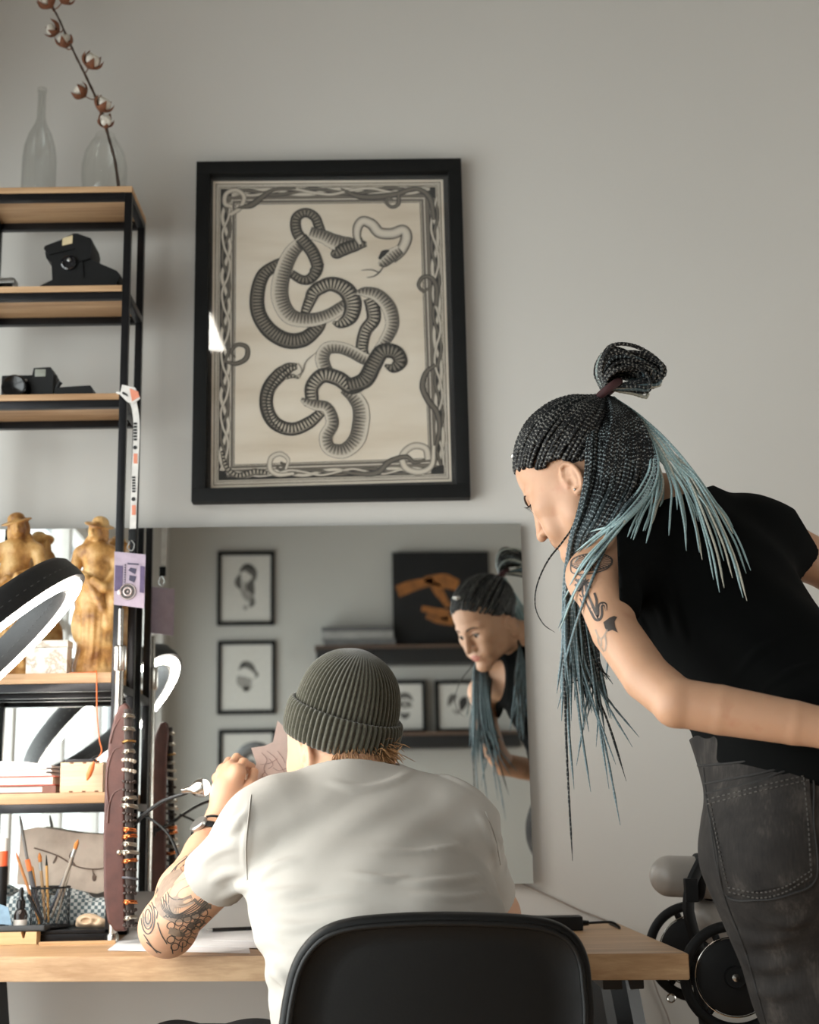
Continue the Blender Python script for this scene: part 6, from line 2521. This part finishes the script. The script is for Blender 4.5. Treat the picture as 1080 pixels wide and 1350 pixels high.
# ---- necklace seen in the mirror
f = nrm(np.cross([0, 0, 1], wu))
nb_ = MB()
pts = []
for i in range(17):
    x_ = (i / 16 - .5) * 2
    p = wC7 + wu * x_ * .062 + f * (.045 + .085 * (1 - x_ * x_)) + np.array([0, 0, .0 - .10 * (1 - x_ * x_)])
    h = TREE_TOP.ray_cast(Vector(p + f * .25), Vector(-f))
    pts.append(np.array(h[0]) + f * .004 if h[0] is not None and np.linalg.norm(np.array(h[0]) - p) < .10 else p)
nb_.tube(catmull(pts, 60), .0016, 6)
nk_ = nb_.build('necklace', m_cam, wom)
p = min(pts, key=lambda q_: q_[2])
nb_ = MB()
nb_.tube([p + [0, 0, 0], p + [0, .002, -.035]], [.0045, .0028], 8)
nb_.tube([p + [-.010, .001, -.010], p + [.010, .001, -.010]], .003, 8)
nb_.ball(p + [0, .001, -.001], .0065, 12, 8)
nb_.build('pendant', mat('bone_pendant', (218, 208, 194), .4), nk_)
# ================================================================== braids
HS = np.array([.0760, .0960, .0850])                     # scalp ellipsoid
HC = np.array([0, -.004, .045])


def scalp(d, lift=0.0):
    """the scalp in a local direction from the middle of the skull"""
    d = nrm(d)
    r = 1 / np.linalg.norm(d / HS)
    return HC + d * (r + lift)


def braidmat(name, root, tip, fleck, a=.35, b_=.75):
    t = NT(name)
    uv = t.n('ShaderNodeUVMap')
    sp = t.n('ShaderNodeSeparateXYZ')
    t.l(uv.outputs[0], sp.inputs[0])
    u, v = sp.outputs[0], sp.outputs[1]
    base = t.ramp(t.math('MULTIPLY', v, 1.0), [(a, lin(root)), (b_, lin(tip))])
    s = t.math('SINE', t.math('MULTIPLY', u, 2 * PI / .0065))
    n = t.noise(420, 2)
    n2 = t.noise(40, 3)
    fk = t.math('MULTIPLY', t.math('GREATER_THAN', t.math('ADD', t.math('MULTIPLY', s, .5), t.math('ADD', t.math('MULTIPLY', n, 3.0), n2)), 2.42), .8)
    t.l(t.mix(fk, base, lin(fleck)), t.b.inputs['Base Color'])
    t.b.inputs['Roughness'].default_value = .5
    t.b.inputs['Specular IOR Level'].default_value = .25
    return t.m


m_br = [braidmat('braid_black', (13, 13, 15), (22, 27, 30), (122, 120, 115), .3, .9),
        braidmat('braid_teal', (16, 18, 20), (96, 115, 121), (136, 147, 150), .34, .8),
        braidmat('braid_pale', (104, 130, 136), (146, 170, 172), (176, 190, 188), .0, .6),
        braidmat('braid_sand', (130, 140, 138), (176, 172, 158), (196, 192, 178), .2, .8)]


def braid(P, r0, r1, knots=True, seg=7, n=None):
    """a plait: bulging along its length, thinning to the tip"""
    P = np.asarray(P)
    L = np.sum(np.linalg.norm(np.diff(P, axis=0), axis=1))
    n = n or int(min(max(L / (.0026 if knots else .009), 16), 130))
    Q = catmull(P, n)
    s = np.concatenate([[0], np.cumsum(np.linalg.norm(np.diff(Q, axis=0), axis=1))])
    f = s / s[-1]
    r = r0 + (r1 - r0) * f ** 1.5
    r = r * np.clip((1 - f) * 14 + .25, 0, 1)
    if knots:
        r = r * (1 + .17 * np.sin(s * 2 * PI / .0065))
    b = MB()
    b.tube(Q, r, seg)
    uv = np.concatenate(b.uv).reshape(n, seg, 2)
    uv[..., 1] = f[:, None]
    uv[..., 0] += rg.uniform(0, 3)
    b.uv = [uv.reshape(-1, 2)]
    return b


MASS = MB()


def mass(b, mi):
    MASS.add(np.concatenate(b.v), b.f, np.concatenate(b.uv), mi)


hair = empty('hair', wO, None)
hair.parent = wom
hair.location = wO - wo(wom)
WORLD0[hair.name] = wO.copy()
rg = np.random.default_rng(11)
TIE = at(800, 517, 2.075)
# dark scalp under the plaits
F = Field(wO - .16, wO + .17, .0032)
F.ell(WH(*HC), (HS + .0016) * WH.s, 0, R=WH.R)
X_ = np.stack(np.meshgrid(*[F.lo[i] + F.h * np.arange(F.n[i]) for i in range(3)], indexing='ij'), -1)
Lc = (X_ - wO) @ WH.R / WH.s
yy = Lc[..., 1]
front = np.interp(yy, [-.10, -.055, -.03, -.012, .012, .03, .06, .085, .1], [-.055, -.055, -.035, .030, .041, .058, .080, .099, .105])
F.d = np.maximum(F.d, (front - Lc[..., 2]).astype(np.float32))
del X_, Lc, yy
F.mesh('scalp_hair', mat('black_hair_roots', (20, 19, 19), .6, 0, .2, 200), hair, smooth=1)

# plaits pulled up from the hairline to the tie
line = [(.000, .088, .088), (.020, .086, .088), (.038, .078, .084), (.052, .066, .076), (.061, .052, .066), (.067, .040, .056), (.0715, .028, .046), (.0745, .014, .038), (.0755, -.002, .032), (.0750, -.016, .026), (.073, -.030, .016), (.069, -.044, .006)]
_l = catmull(np.array(line), 200)
_s = np.concatenate([[0], np.cumsum(np.linalg.norm(np.diff(_l, axis=0), axis=1))])
ln = np.stack([np.interp(np.linspace(0, _s[-1], 27), _s, _l[:, c_]) for c_ in range(3)], 1)
for sx in (-1, 1):
    for i, p in enumerate(ln):
        if sx > 0 and i == 0:
            continue
        for row in range(2):
            dz = rg.uniform(0, .011) if row == 0 else 0
            up0 = (.006 if sx < 0 else .011) * max(0, 1 - p[0] / .06)
            d0 = np.array([p[0] * sx, p[1] - up0 * .35, p[2] - dz * .8 + up0]) - HC
            dt = WH.R.T @ (TIE - wO) - HC
            if row == 1:                                # second row starts higher and lies over the first
                d0 = nrm(d0) * .55 + nrm(dt) * .22 + np.array([0, .02, .01]) + rg.normal(size=3) * .03
            a_, b_ = nrm(d0), nrm(dt)
            om = math.acos(np.clip(a_ @ b_, -1, 1))
            pts = []
            for k in range(9):
                u_ = k / 8
                d = (math.sin((1 - u_) * om) * a_ + math.sin(u_ * om) * b_) / math.sin(om)
                d = d + np.array([0, 0, .05]) * math.sin(PI * u_) * 0
                lift = .0035 + .004 * row + .010 * math.sin(PI * u_ * .62) + .004 * u_ ** 3 + .0012 * math.sin(i * 2.4 + k)
                pts.append(WH(*scalp(d, lift)))
            pts[-1] = TIE + (pts[-1] - TIE) * .35
            if row == 0:
                pts.insert(0, WH(*(scalp(a_, .0006))))
            mass(braid(pts, .0037, .0034), 0)

# the looped bun
bx = nrm(at(850, 498, 2.08) - TIE)
bz = np.array([0, 0, 1.0]) - bx * bx[2]
bz = nrm(bz)
by = np.cross(bz, bx)
b = MB()
bunp = []
for i in range(66):
    w = rg.uniform(-.024, .024)
    q_ = rg.uniform(.12, 1) ** .7
    far = .054 + .046 * rg.uniform(.2, 1) * (.6 + .4 * q_)
    up_ = .062 * q_
    dn = -.002 - .034 * rg.uniform(0, 1) * (1.15 - q_)
    pts = [TIE + by * w * .3, TIE + bx * .002 + bz * (up_ * .55 + .004) + by * w * .9, TIE + bx * (.018 + .010 * q_) + bz * (up_ + .002) + by * w * 1.4, TIE + bx * far * .70 + bz * up_ * .80 + by * w * 1.4,
           TIE + bx * far + bz * (up_ * .25 + dn * .4) + by * w * 1.2, TIE + bx * far * .94 + bz * dn + by * w, TIE + bx * far * .62 + bz * (dn * .5) + by * w * .8, TIE + bx * .012 + bz * .002 + by * w * .4]
    bunp.append(braid(pts, .0029, .0026, True, 6))
b = MB()
for i, q in enumerate(bunp):
    b.add(np.concatenate(q.v), q.f, np.concatenate(q.uv), [0, 0, 1, 0, 3, 0][i % 6])
b.build('looped_bun', m_br, hair, angle=80, kind='stuff')
MB().torus(TIE + bx * .004 + bz * .002, .0205, .0065, nrm(bz * .9 - bx * .25), 30, 10).build('hair_tie', mat('maroon_hair_tie', (58, 26, 28), .8, 0, .2, 200), hair)

# loose plaits --------------------------------------------------------
def place(pts, Y, tree=None, gap=.006):
    """plaits keep clear of the shoulder, top and arm they lie on"""
    out = []
    for (x, y), d in zip(pts, Y):
        p = at(x, y, d)
        r = nrm(ray(x, y))
        lim = np.linalg.norm(p - EYE)
        if tree:
            for tr in tree:
                h = tr.ray_cast(Vector(EYE), Vector(r))
                if h[0] is not None and h[3] < lim + gap:
                    lim = h[3] - gap
        out.append(EYE + r * lim)
    return out


COVER = [TREE_TOP, TREE_W]


def lerp_paths(A, B, u):
    return [(a[0] + (b_[0] - a[0]) * u, a[1] + (b_[1] - a[1]) * u) for a, b_ in zip(A, B)]


# from behind the ear, down in front of the shoulder
A0 = [(790, 520), (776, 580), (772, 630), (764, 672), (752, 712), (744, 770), (742, 850), (744, 930)]
A1 = [(800, 520), (838, 575), (838, 632), (806, 690), (780, 724), (776, 780), (790, 870), (806, 930)]
YA0 = [2.080, 2.022, 2.009, 2.009, 2.014, 2.042, 2.052, 2.061]
YA1 = [2.080, 2.019, 2.000, 1.995, 2.023, 2.061, 2.071, 2.080]
ends = [(755, 1135), (752, 960), (757, 1041), (735, 935), (779, 1044), (818, 1088), (812, 1008), (826, 1030), (834, 985), (843, 972), (803, 1040), (760, 1010), (770, 960), (786, 985), (745, 905), (796, 950)]
N_A = 60
for i in range(N_A):
    u = (i + .5) / N_A
    uj = np.clip(u + rg.normal() * .04, 0, 1)
    P = lerp_paths(A0, A1, uj)
    Y = list(np.array(YA0) * (1 - uj) + np.array(YA1) * uj + np.array([0, 1, 1, 1, 1, 1.5, 2, 2]) * rg.uniform(-.006, .010))
    if i % 4 == 0:
        e = ends[(i // 4) % len(ends)]
        P = P[:-1] + [((P[-2][0] + e[0]) / 2 + rg.normal() * 4, (P[-2][1] + e[1]) / 2), e]
        Y = Y + [Y[-1] + .005]
    else:
        L = rg.uniform(-.9, 1.0)
        P[-1] = (P[-1][0] + rg.normal() * 6 + 4 * (uj - .5), P[-1][1] + 42 * L)
    tree_u = COVER
    pts = place(P[:4], Y[:4], [TREE_W], .005)
    rest = [at(x, y, d) for (x, y), d in zip(P[4:], Y[4:])]
    braid(pts + rest, .0031 if i % 3 else .0027, .0014 if i % 4 == 0 else .0018, True, 6).build('braid', m_br[1] if i % 7 else m_br[0], hair, angle=80)

# pale plaits fanned over the back
tips = [(985, 792), (980, 788), (990, 752), (984, 756), (972, 748), (966, 762), (950, 700), (946, 690), (905, 700), (930, 696), (860, 690), (852, 716), (848, 700), (835, 712), (838, 690), (822, 690), (962, 730), (978, 770), (905, 726), (882, 706), (926, 738), (941, 764), (918, 690), (893, 672), (870, 668), (955, 775)]
for i, e in enumerate(tips + [(t_[0] - 14 + rg.normal() * 14, t_[1] - 18 + rg.normal() * 18) for t_ in tips[:14]]):
    s = rg.uniform(-1, 1)
    far = np.clip((e[0] - 820) / 170, 0, 1)
    P = [(806 + 4 * s, 524), (826 + 14 * far + 6 * s, 548 + 14 * (1 - far)), (846 + 34 * far + 8 * s, 590 + 8 * (1 - far) - 8 * s), (856 + 66 * far + 6 * s, 632 + 8 * s), (e[0] * .6 + (858 + 78 * far) * .4, e[1] * .55 + 640 * .45), e]
    Y = [2.080, 2.042, 2.014, 2.014, 2.052, 2.090]
    q = braid(place(P, Y, COVER, .010 + .008 * rg.uniform()), .0022, .0015, False, 6)
    if i < 39:
        q.build('braid', m_br[2] if i % 5 else m_br[3], hair, angle=80)
    else:
        mass(q, 2 if i % 5 else 3)
# pale plaits swept forward over the shoulder
fw = [(735, 828), (742, 790), (750, 770), (758, 742), (745, 880), (772, 700), (762, 730), (778, 716), (752, 800), (768, 760)]
for i, e in enumerate(fw + fw[::2]):
    s = rg.uniform(-1, 1)
    P = [(808, 524), (842 + 5 * s, 556 + 4 * s), (862 + 6 * s, 604), (852 + 8 * s, 644 + 6 * s), (820 + 6 * s, 684 + 5 * s), ((e[0] + 800) / 2, (e[1] + 694) / 2 + 3 * s), (e[0] + 3 * s, e[1] + 5 * s)]
    Y = [2.080, 2.033, 2.003, 1.995, 1.995, 1.995, 2.004]
    q = braid(place(P, Y, COVER, .004 + .006 * rg.uniform()), .0023, .0015, i % 2 == 0, 6)
    mass(q, 2 if i % 4 else 1)
# dark plaits between the fan and the ear
for i in range(26):
    u = i / 25
    P = [(802, 522), (808 + 34 * u, 548 + 4 * u), (798 + 62 * u, 600), (790 + 58 * u, 650), (786 + 30 * u, 690 + 6 * u), (770 + 22 * u, 730 + 8 * u), (758 + 26 * u, 800), (750 + 40 * u, 870 + 30 * rg.uniform(-1, 1))]
    Y = [2.080, 2.028, 2.004, 2.003, 2.006, 2.033, 2.057, 2.066]
    pts = place(P[:5], Y[:5], [TREE_W], .008 + .004 * rg.uniform()) + [at(x, y, d) for (x, y), d in zip(P[5:], Y[5:])]
    mass(braid(pts, .0031, .0018, True, 6), 0 if i % 3 else 1)
# plaits on her far side, behind the other ear
for i in range(30):
    u = i / 29
    a_ = nrm(WH.R.T @ (TIE - wO) / WH.s - HC)
    b_ = nrm(np.array([.076 - .010 * u, -.024 - .045 * u, -.014 - .03 * u]) - HC)
    pts = [TIE * .4 + WH(*scalp(a_, .01)) * .6] + [WH(*scalp(a_ * (1 - t_) + b_ * t_ + np.array([.25, 0, .05]) * math.sin(PI * t_), .009)) for t_ in (.3, .55, .8, 1.0)]
    q = WH(.074 - .020 * u, -.016 - .030 * u, -.075) + [.0, .008 * u, 0]
    L = rg.uniform(.06, .17)
    e = q + np.array([-.020 + .040 * u, .055 - .01 * u, -.11])
    pts += [q, e, e + np.array([.008 * rg.normal(), .012 + .006 * rg.normal(), -L])]
    mass(braid(pts, .0030, .0017, True, 6), 1 if i % 3 else 0)
# one stray loop at the cheek
P = [(770, 640), (757, 690), (742, 714), (722, 740), (708, 772), (706, 800), (716, 822), (732, 834)]
braid([at(x, y, 2.014) for x, y in P], .0016, .0007, True, 6).build('stray_braid', m_br[0], hair)
MASS.build('braided_hair', m_br, hair, angle=80, kind='stuff')
# bead clip at the parting
b = MB()
c = WH(.012, .075, .121)
b.ball(c, .006, 12, 8)
for i in range(7):
    a = i * 2 * PI / 7
    b.ball(c + WH.R @ np.array([.008 * math.cos(a), .006 * math.sin(a), .004 * math.sin(a) + .001]), .0042, 10, 8)
b.build('bead_clip', mat('silver_bead', (216, 214, 208), .15, .6, .05, 60), hair)
# ================================================================== the far side of the room (seen in the mirror)
m_mat = mat('passepartout', (206, 203, 196), .8, 0, .03, 40)
m_ink = mat('graphite_grey', (96, 94, 90), .8, 0, .2, 90)
m_ink2 = mat('graphite_light', (150, 147, 141), .8, 0, .12, 90)
m_ink3 = mat('graphite_dark', (52, 51, 49), .8, 0, .2, 90)


def wall_frame(name, x0, y0, x1, y1, label, cat, group, marks, Y=YB + .002, lean=False, fw=.026):
    a, c = refl(x0, y0, Y + .02), refl(x1, y1, Y + .02)
    X0, X1, Z1, Z0 = a[0], c[0], a[2], c[2]
    root = empty(name, ((X0 + X1) / 2, Y, Z0), label, cat, group)
    b = MB()
    for lo, hi in (((X0, Z0), (X1, Z0 + fw)), ((X0, Z1 - fw), (X1, Z1)), ((X0, Z0 + fw), (X0 + fw, Z1 - fw)), ((X1 - fw, Z0 + fw), (X1, Z1 - fw))):
        b.box((lo[0], Y, lo[1]), (hi[0], Y + .026, hi[1]), .002)
    b.build('frame', m_frame, root)
    sh = MB().box((X0 + fw, Y, Z0 + fw), (X1 - fw, Y + .010, Z1 - fw)).build('print_sheet', m_mat, root)
    dr = {}
    for pts, w, k in marks:
        P = np.array([[X0 + (X1 - X0) * p[0], Y + .0105, Z1 - (Z1 - Z0) * p[1]] for p in pts])
        P = catmull(P, 24)
        T = np.gradient(P, axis=0)
        T /= np.maximum(np.linalg.norm(T, axis=1, keepdims=True), 1e-9)
        N = np.cross(T, [0, 1, 0])
        ww = w * (X1 - X0) * np.sin(np.linspace(.12, PI - .12, 24))[:, None] * .5
        V = np.stack([P + N * ww, P - N * ww], 1).reshape(-1, 3) + [0, .0002 * len(dr), 0]
        dr.setdefault(k, MB()).add(V, [(2 * i, 2 * i + 1, 2 * i + 3, 2 * i + 2) for i in range(23)])
    for k, b in dr.items():
        b.build('drawing', (m_ink, m_ink2, m_ink3)[k], sh, smooth=False)
    return root


fig = [([(.38, .28), (.50, .22), (.62, .28), (.66, .40)], .16, 0), ([(.40, .30), (.36, .42), (.42, .52)], .12, 0), ([(.62, .36), (.58, .48), (.64, .60)], .14, 0), ([(.46, .40), (.50, .50), (.46, .58)], .10, 1),
       ([(.40, .52), (.50, .60), (.60, .66), (.56, .74)], .14, 1), ([(.42, .22), (.54, .19), (.64, .26)], .07, 2), ([(.60, .62), (.62, .70), (.56, .76)], .08, 0), ([(.48, .72), (.50, .80)], .08, 1)]
rnd = [([(.36, .40), (.46, .32), (.58, .36), (.66, .46)], .12, 0), ([(.40, .36), (.44, .34), (.48, .36)], .08, 2), ([(.34, .48), (.44, .56), (.60, .54)], .20, 1), ([(.40, .58), (.50, .64), (.60, .60)], .12, 1), ([(.48, .62), (.50, .70)], .10, 1), ([(.62, .40), (.68, .46), (.64, .52)], .05, 0)]
sk = [([(.30, .40), (.42, .30), (.58, .30), (.70, .40)], .14, 0), ([(.32, .50), (.50, .46), (.68, .50)], .20, 1), ([(.38, .62), (.50, .68), (.62, .62)], .14, 0), ([(.36, .44), (.44, .46)], .10, 2), ([(.56, .46), (.64, .44)], .10, 2)]
wing = [([(.30, .50), (.40, .34), (.52, .30)], .16, 0), ([(.60, .60), (.66, .42), (.74, .32)], .20, 2), ([(.40, .56), (.50, .62), (.60, .58)], .10, 1)]
wall_frame('wall_frame', 287, 727, 362, 824, 'topmost small black frame with a figure drawing, in the mirror', 'picture', 'small black framed drawings', fig)
wall_frame('wall_frame', 287, 845, 363.5, 941, 'small black frame with a round pale drawing, second down in the mirror', 'picture', 'small black framed drawings', rnd)
wall_frame('wall_frame', 288, 962, 364, 1060, 'lowest small black frame, half hidden behind the grey arch in the mirror', 'picture', 'small black framed drawings', sk)

# two wall shelves
m_walnut = wood('dark_walnut', (104, 82, 66), (66, 50, 40), 0, 1, .5)
SH = []
for (x0, y0, x1, y1), lb in (((415, 851, 700, 872), 'upper black wall shelf holding the dark painting, in the mirror'), ((470, 966, 690, 984), 'lower black wall shelf holding two small frames, in the mirror')):
    Yf = YB + .22
    a, c = refl(x0, y0, Yf), refl(x1, y1, Yf)
    t_ = .022
    root = empty('wall_shelf', ((a[0] + c[0]) / 2, YB, c[2]), lb, 'shelf', 'wall shelves behind the camera')
    MB().box((a[0], YB + .001, a[2] - t_), (c[0], Yf, a[2]), .002).build('board', m_walnut, root)
    MB().box((a[0] + .01, YB + .001, c[2]), (c[0] - .01, Yf - .004, a[2] - t_ - .0005), .002).build('rail', m_black, root)
    SH.append(a[2])
# dark painting
a, c = refl(517, 728, YB + .06), refl(648, 850, YB + .06)
z0 = SH[0] + .001
cv = empty('dark_painting', ((a[0] + c[0]) / 2, YB + .05, z0), 'black canvas with orange strokes on the upper wall shelf, in the mirror', 'painting')
MB().box((a[0], YB + .03, z0), (c[0], YB + .06, a[2]), .003).build('canvas', mat('black_canvas', (13, 13, 14), .7, 0, .2, 30), cv)
m_or = mat('ochre_paint', (150, 94, 42), .6, 0, .35, 14)
b = MB()
for pts, w in (([(524, 780), (545, 772), (572, 766)], [16, 15, 10]), ([(560, 764), (585, 766), (604, 772)], [8, 20, 14]), ([(572, 770), (580, 782), (592, 800)], [12, 12, 7]), ([(556, 802), (572, 806), (592, 812)], [7, 10, 16]), ([(562, 812), (578, 818), (598, 818)], [6, 8, 14])):
    C = catmull(np.array(pts, float), 20)
    T = np.gradient(C, axis=0)
    T /= np.linalg.norm(T, axis=1, keepdims=True)
    N = np.c_[-T[:, 1], T[:, 0]]
    ww = np.interp(np.linspace(0, 1, 20), np.linspace(0, 1, len(w)), w)[:, None] * .5
    V = []
    for p, n_, q in zip(C, N, ww):
        V += [refl(*(p + n_ * q), YB + .0606), refl(*(p - n_ * q), YB + .0606)]
    b.add(V, [(2 * i, 2 * i + 1, 2 * i + 3, 2 * i + 2) for i in range(19)])
b.build('painted_stroke', m_or, cv, smooth=False)
# flat stack of portfolios
z = SH[0] + .001
a, c = refl(425, 830, YB + .12), refl(519, 848, YB + .12)
for i, (h_, rgb, lb) in enumerate(((.045, (108, 108, 108), 'lower grey portfolio of the flat stack on the upper wall shelf'), (.05, (150, 149, 146), 'pale wrapped package in the flat stack on the wall shelf'), (.03, (92, 92, 93), 'dark grey portfolio on top of the flat stack'))):
    m = mat('portfolio_%d' % i, rgb, .5, 0, .15, 14)
    o = .012 * math.sin(i * 2.4 + 1)
    tag(MB().box((a[0] + o, YB + .03, z), (c[0] + o, YB + .19, z + h_ - .001), .006).build('portfolio', m, None), lb, 'portfolio', 'portfolios on the upper wall shelf')
    z += h_
# two small frames on the lower shelf
for (x0, x1), mk, lb in (((505, 563), sk, 'small black frame with a skull drawing on the lower shelf, in the mirror'), ((573, 632), wing, 'small black frame partly behind the woman\'s braids in the mirror')):
    Yq = YB + .06
    a = refl(x0, 897, Yq + .02)
    c = refl(x1, 966, Yq + .02)
    # bottom rests on the board
    g = np.linspace(940, 1000, 241)
    yb_ = g[np.argmin([abs(refl(x1, g_, Yq + .02)[2] - SH[1] - .001) for g_ in g])]
    wall_frame('shelf_frame', x0, 897, x1, yb_, lb, 'picture', 'frames on the lower wall shelf', mk, Yq)
# grey padded arch on a post (another work station behind the camera)
c = refl(336, 1010, -.9)
m_gpad = mat('grey_vinyl_pad', (104, 104, 104), .5, 0, .08, 30)
ar = empty('padded_headrest', (c[0], -.9, 0), 'grey padded arch shaped headrest on a post, seen in the mirror', 'headrest')
th = np.linspace(-.35, PI + .35, 30)
R_ = .072
MB().tube([c + [R_ * math.cos(t_) * 1.05, 0, R_ * 1.05 * math.sin(t_) + .01] for t_ in th], .030, 16).build('arch_pad', m_gpad, ar)
MB().tube([c + [0, 0.0, -.03], c + [0, 0, -.06], [c[0], -.9, .45]], .014, 12).build('post', m_black, ar)
MB().box(c + [-.085, -.02, -.055], c + [.085, .02, -.03], .006).build('bracket', m_black, ar)
F = Field((c[0] - .32, -1.2, .36), (c[0] + .32, -.6, .50), .008)
F.put(lambda P: np.linalg.norm(np.maximum(np.abs(P - np.array([c[0], -.9, .43], np.float32)) - np.array([.22, .22, .02], np.float32), 0), axis=-1) - .03, (c[0] - .3, -1.15, .38), (c[0] + .3, -.65, .48))
F.mesh('seat_pad', m_gpad, ar)
for sx in (-1, 1):
    for sy in (-1, 1):
        MB().tube([(c[0] + sx * .18, -.9 + sy * .18, .40), (c[0] + sx * .24, -.9 + sy * .24, 0.0)], .014, 8).build('leg', m_black, ar)
# ================================================================== treatment chair behind the woman
m_vinyl = mat('pale_grey_vinyl', (150, 143, 136), .36, 0, .06, 20, .06, 200)
m_blk2 = mat('black_nylon', (10, 10, 11), .62, 0, .15, 50, spec=.25)
tc = empty('treatment_chair', (.62, 2.48, 0), 'treatment chair with grey roll cushions and black round plates behind the woman\'s legs', 'chair')
Yt = 2.46
r0, r1 = at(880, 1155, Yt), at(1010, 1160, Yt)
F = Field(np.minimum(r0, r1) - .06, np.maximum(r0, r1) + .06, .003)
F.cone(r0 + [.004, 0, 0], r1, .0345, .036)
F.mesh('headrest_roll', m_vinyl, tc)
c0, c1 = at(935, 1210, Yt + .03), at(1030, 1240, Yt + .03)
F = Field(np.minimum(c0, c1) - .07, np.maximum(c0, c1) + .07, .004)
F.cone(c0, c1, .038, .046)
F.ell((c0 + c1) / 2 + [.02, 0, -.02], (.07, .035, .05), .03)
F.mesh('neck_cushion', m_vinyl, tc)
b = MB()
ax = nrm(r1 - r0)
cc = r0 + ax * .052
b.torus(cc, .0365, .0042, ax, 36, 8, flat=1.7)
b.torus(cc + ax * .040, .0370, .0048, ax, 36, 8, flat=1.7)
b.build('strap', m_blk2, tc)
bk = MB()
bk.tube(catmull([at(925, 1136, Yt - .038), at(912, 1165, Yt - .045), at(908, 1200, Yt - .045), at(918, 1240, Yt - .03), at(925, 1262, Yt - .02)], 30), .0085, 8, flat=1.3)
bk.box(at(905, 1190, Yt - .058), at(920, 1158, Yt - .058) + [0, .018, 0], .003)
bk.build('buckle', m_blk2, tc)
m_chr = mat('polished_steel_edge', (196, 192, 186), .2, 1, .05, 40)


def plate(px_, py_, rpx, Y, tilt):
    c = at(px_, py_, Y)
    R_ = rpx / 1830 * Y
    n = nrm([tilt, -1, .06])
    b = MB()
    b.torus(c, R_ * .90, R_ * .10, n, 60, 12, flat=1.0)
    rim = b.build('plate_rim', m_blk2, tc)
    MB().lathe([(R_ * .66, -.012), (R_ * .68, -.006), (R_ * .68, .006), (R_ * .60, .010), (R_ * .2, .012), (R_ * .18, .02), (.0002, .02)], c, n, 48).build('plate_disc', m_blk2, rim)
    MB().torus(c + n * .002, R_ * .705, .0012, n, 60, 8).build('chrome_ring', m_chr, rim)
    e1 = nrm(np.cross(n, [0, 0, 1]))
    e2 = np.cross(n, e1)
    for k in range(3):
        a = k * 2 * PI / 3 + .9
        d = math.cos(a) * e1 + math.sin(a) * e2
        MB().tube([c + d * R_ * .3 - n * .008, c + d * R_ * .88 - n * .004], .006, 8).build('spoke', m_blk2, rim)
    MB().lathe([(.0002, .019), (.006, .019), (.006, .026), (.0002, .027)], c, n, 16).build('hub', m_chr, rim)
    return c


p1 = plate(915, 1254, 61, 2.60, -.12)
p2 = plate(968, 1288, 68, 2.31, -.10)
f = MB()
f.tube([p1 + [0, .0, 0], [p1[0] + .012, 2.56, .55], [p1[0] + .015, 2.52, .10]], .013, 10)
f.build('post', m_blk2, tc)
MB().tube(catmull([p1 + [0, .01, 0], (p1 + p2) / 2 + [.05, .02, .02], p2 + [0, .01, 0]], 20), .012, 10).build('axle', m_blk2, tc)
MB().tube(catmull([(p1 + p2) / 2 + [.045, .02, .02], c0 + [.02, .0, -.02], r0 + ax * .07 + [0, .01, -.02]], 20), .010, 10).build('headrest_arm', m_blk2, tc)
MB().torus(at(885, 1316, 2.58), .007, .0015, (0, 1, 0), 20, 6).build('ring_pull', m_chr, tc)
b = MB()
b.box((p1[0] - .03, 2.36, .0), (p1[0] + .30, 2.70, .05), .01)
b.build('base', m_blk2, tc)
F = Field((.60, 2.40, .30), (1.55, 2.85, .56), .01)
F.put(lambda P: np.linalg.norm(np.maximum(np.abs(P - np.array([1.08, 2.62, .47], np.float32)) - np.array([.40, .15, .01], np.float32), 0), axis=-1) - .045, (.63, 2.42, .40), (1.53, 2.82, .54))
F.mesh('seat_cushion', m_vinyl, tc)
MB().tube([(1.08, 2.62, .43), (1.08, 2.62, .02)], .04, 16).build('column', m_blk2, tc)
MB().box((.86, 2.46, 0), (1.30, 2.78, .03), .01).build('foot_plate', m_blk2, tc)
MB().tube([(.62, 2.52, .10), (1.08, 2.62, .10)], .018, 10).build('link_bar', m_blk2, tc)
SC.view_settings.view_transform = 'Standard'
SC.view_settings.look = 'None'
SC.view_settings.gamma = 1.0
SC.view_settings.use_curve_mapping = False
SC.view_settings.exposure = -0.14
SC.cycles.use_denoising = True
SC.cycles.max_bounces = 10
SC.cycles.transparent_max_bounces = 16
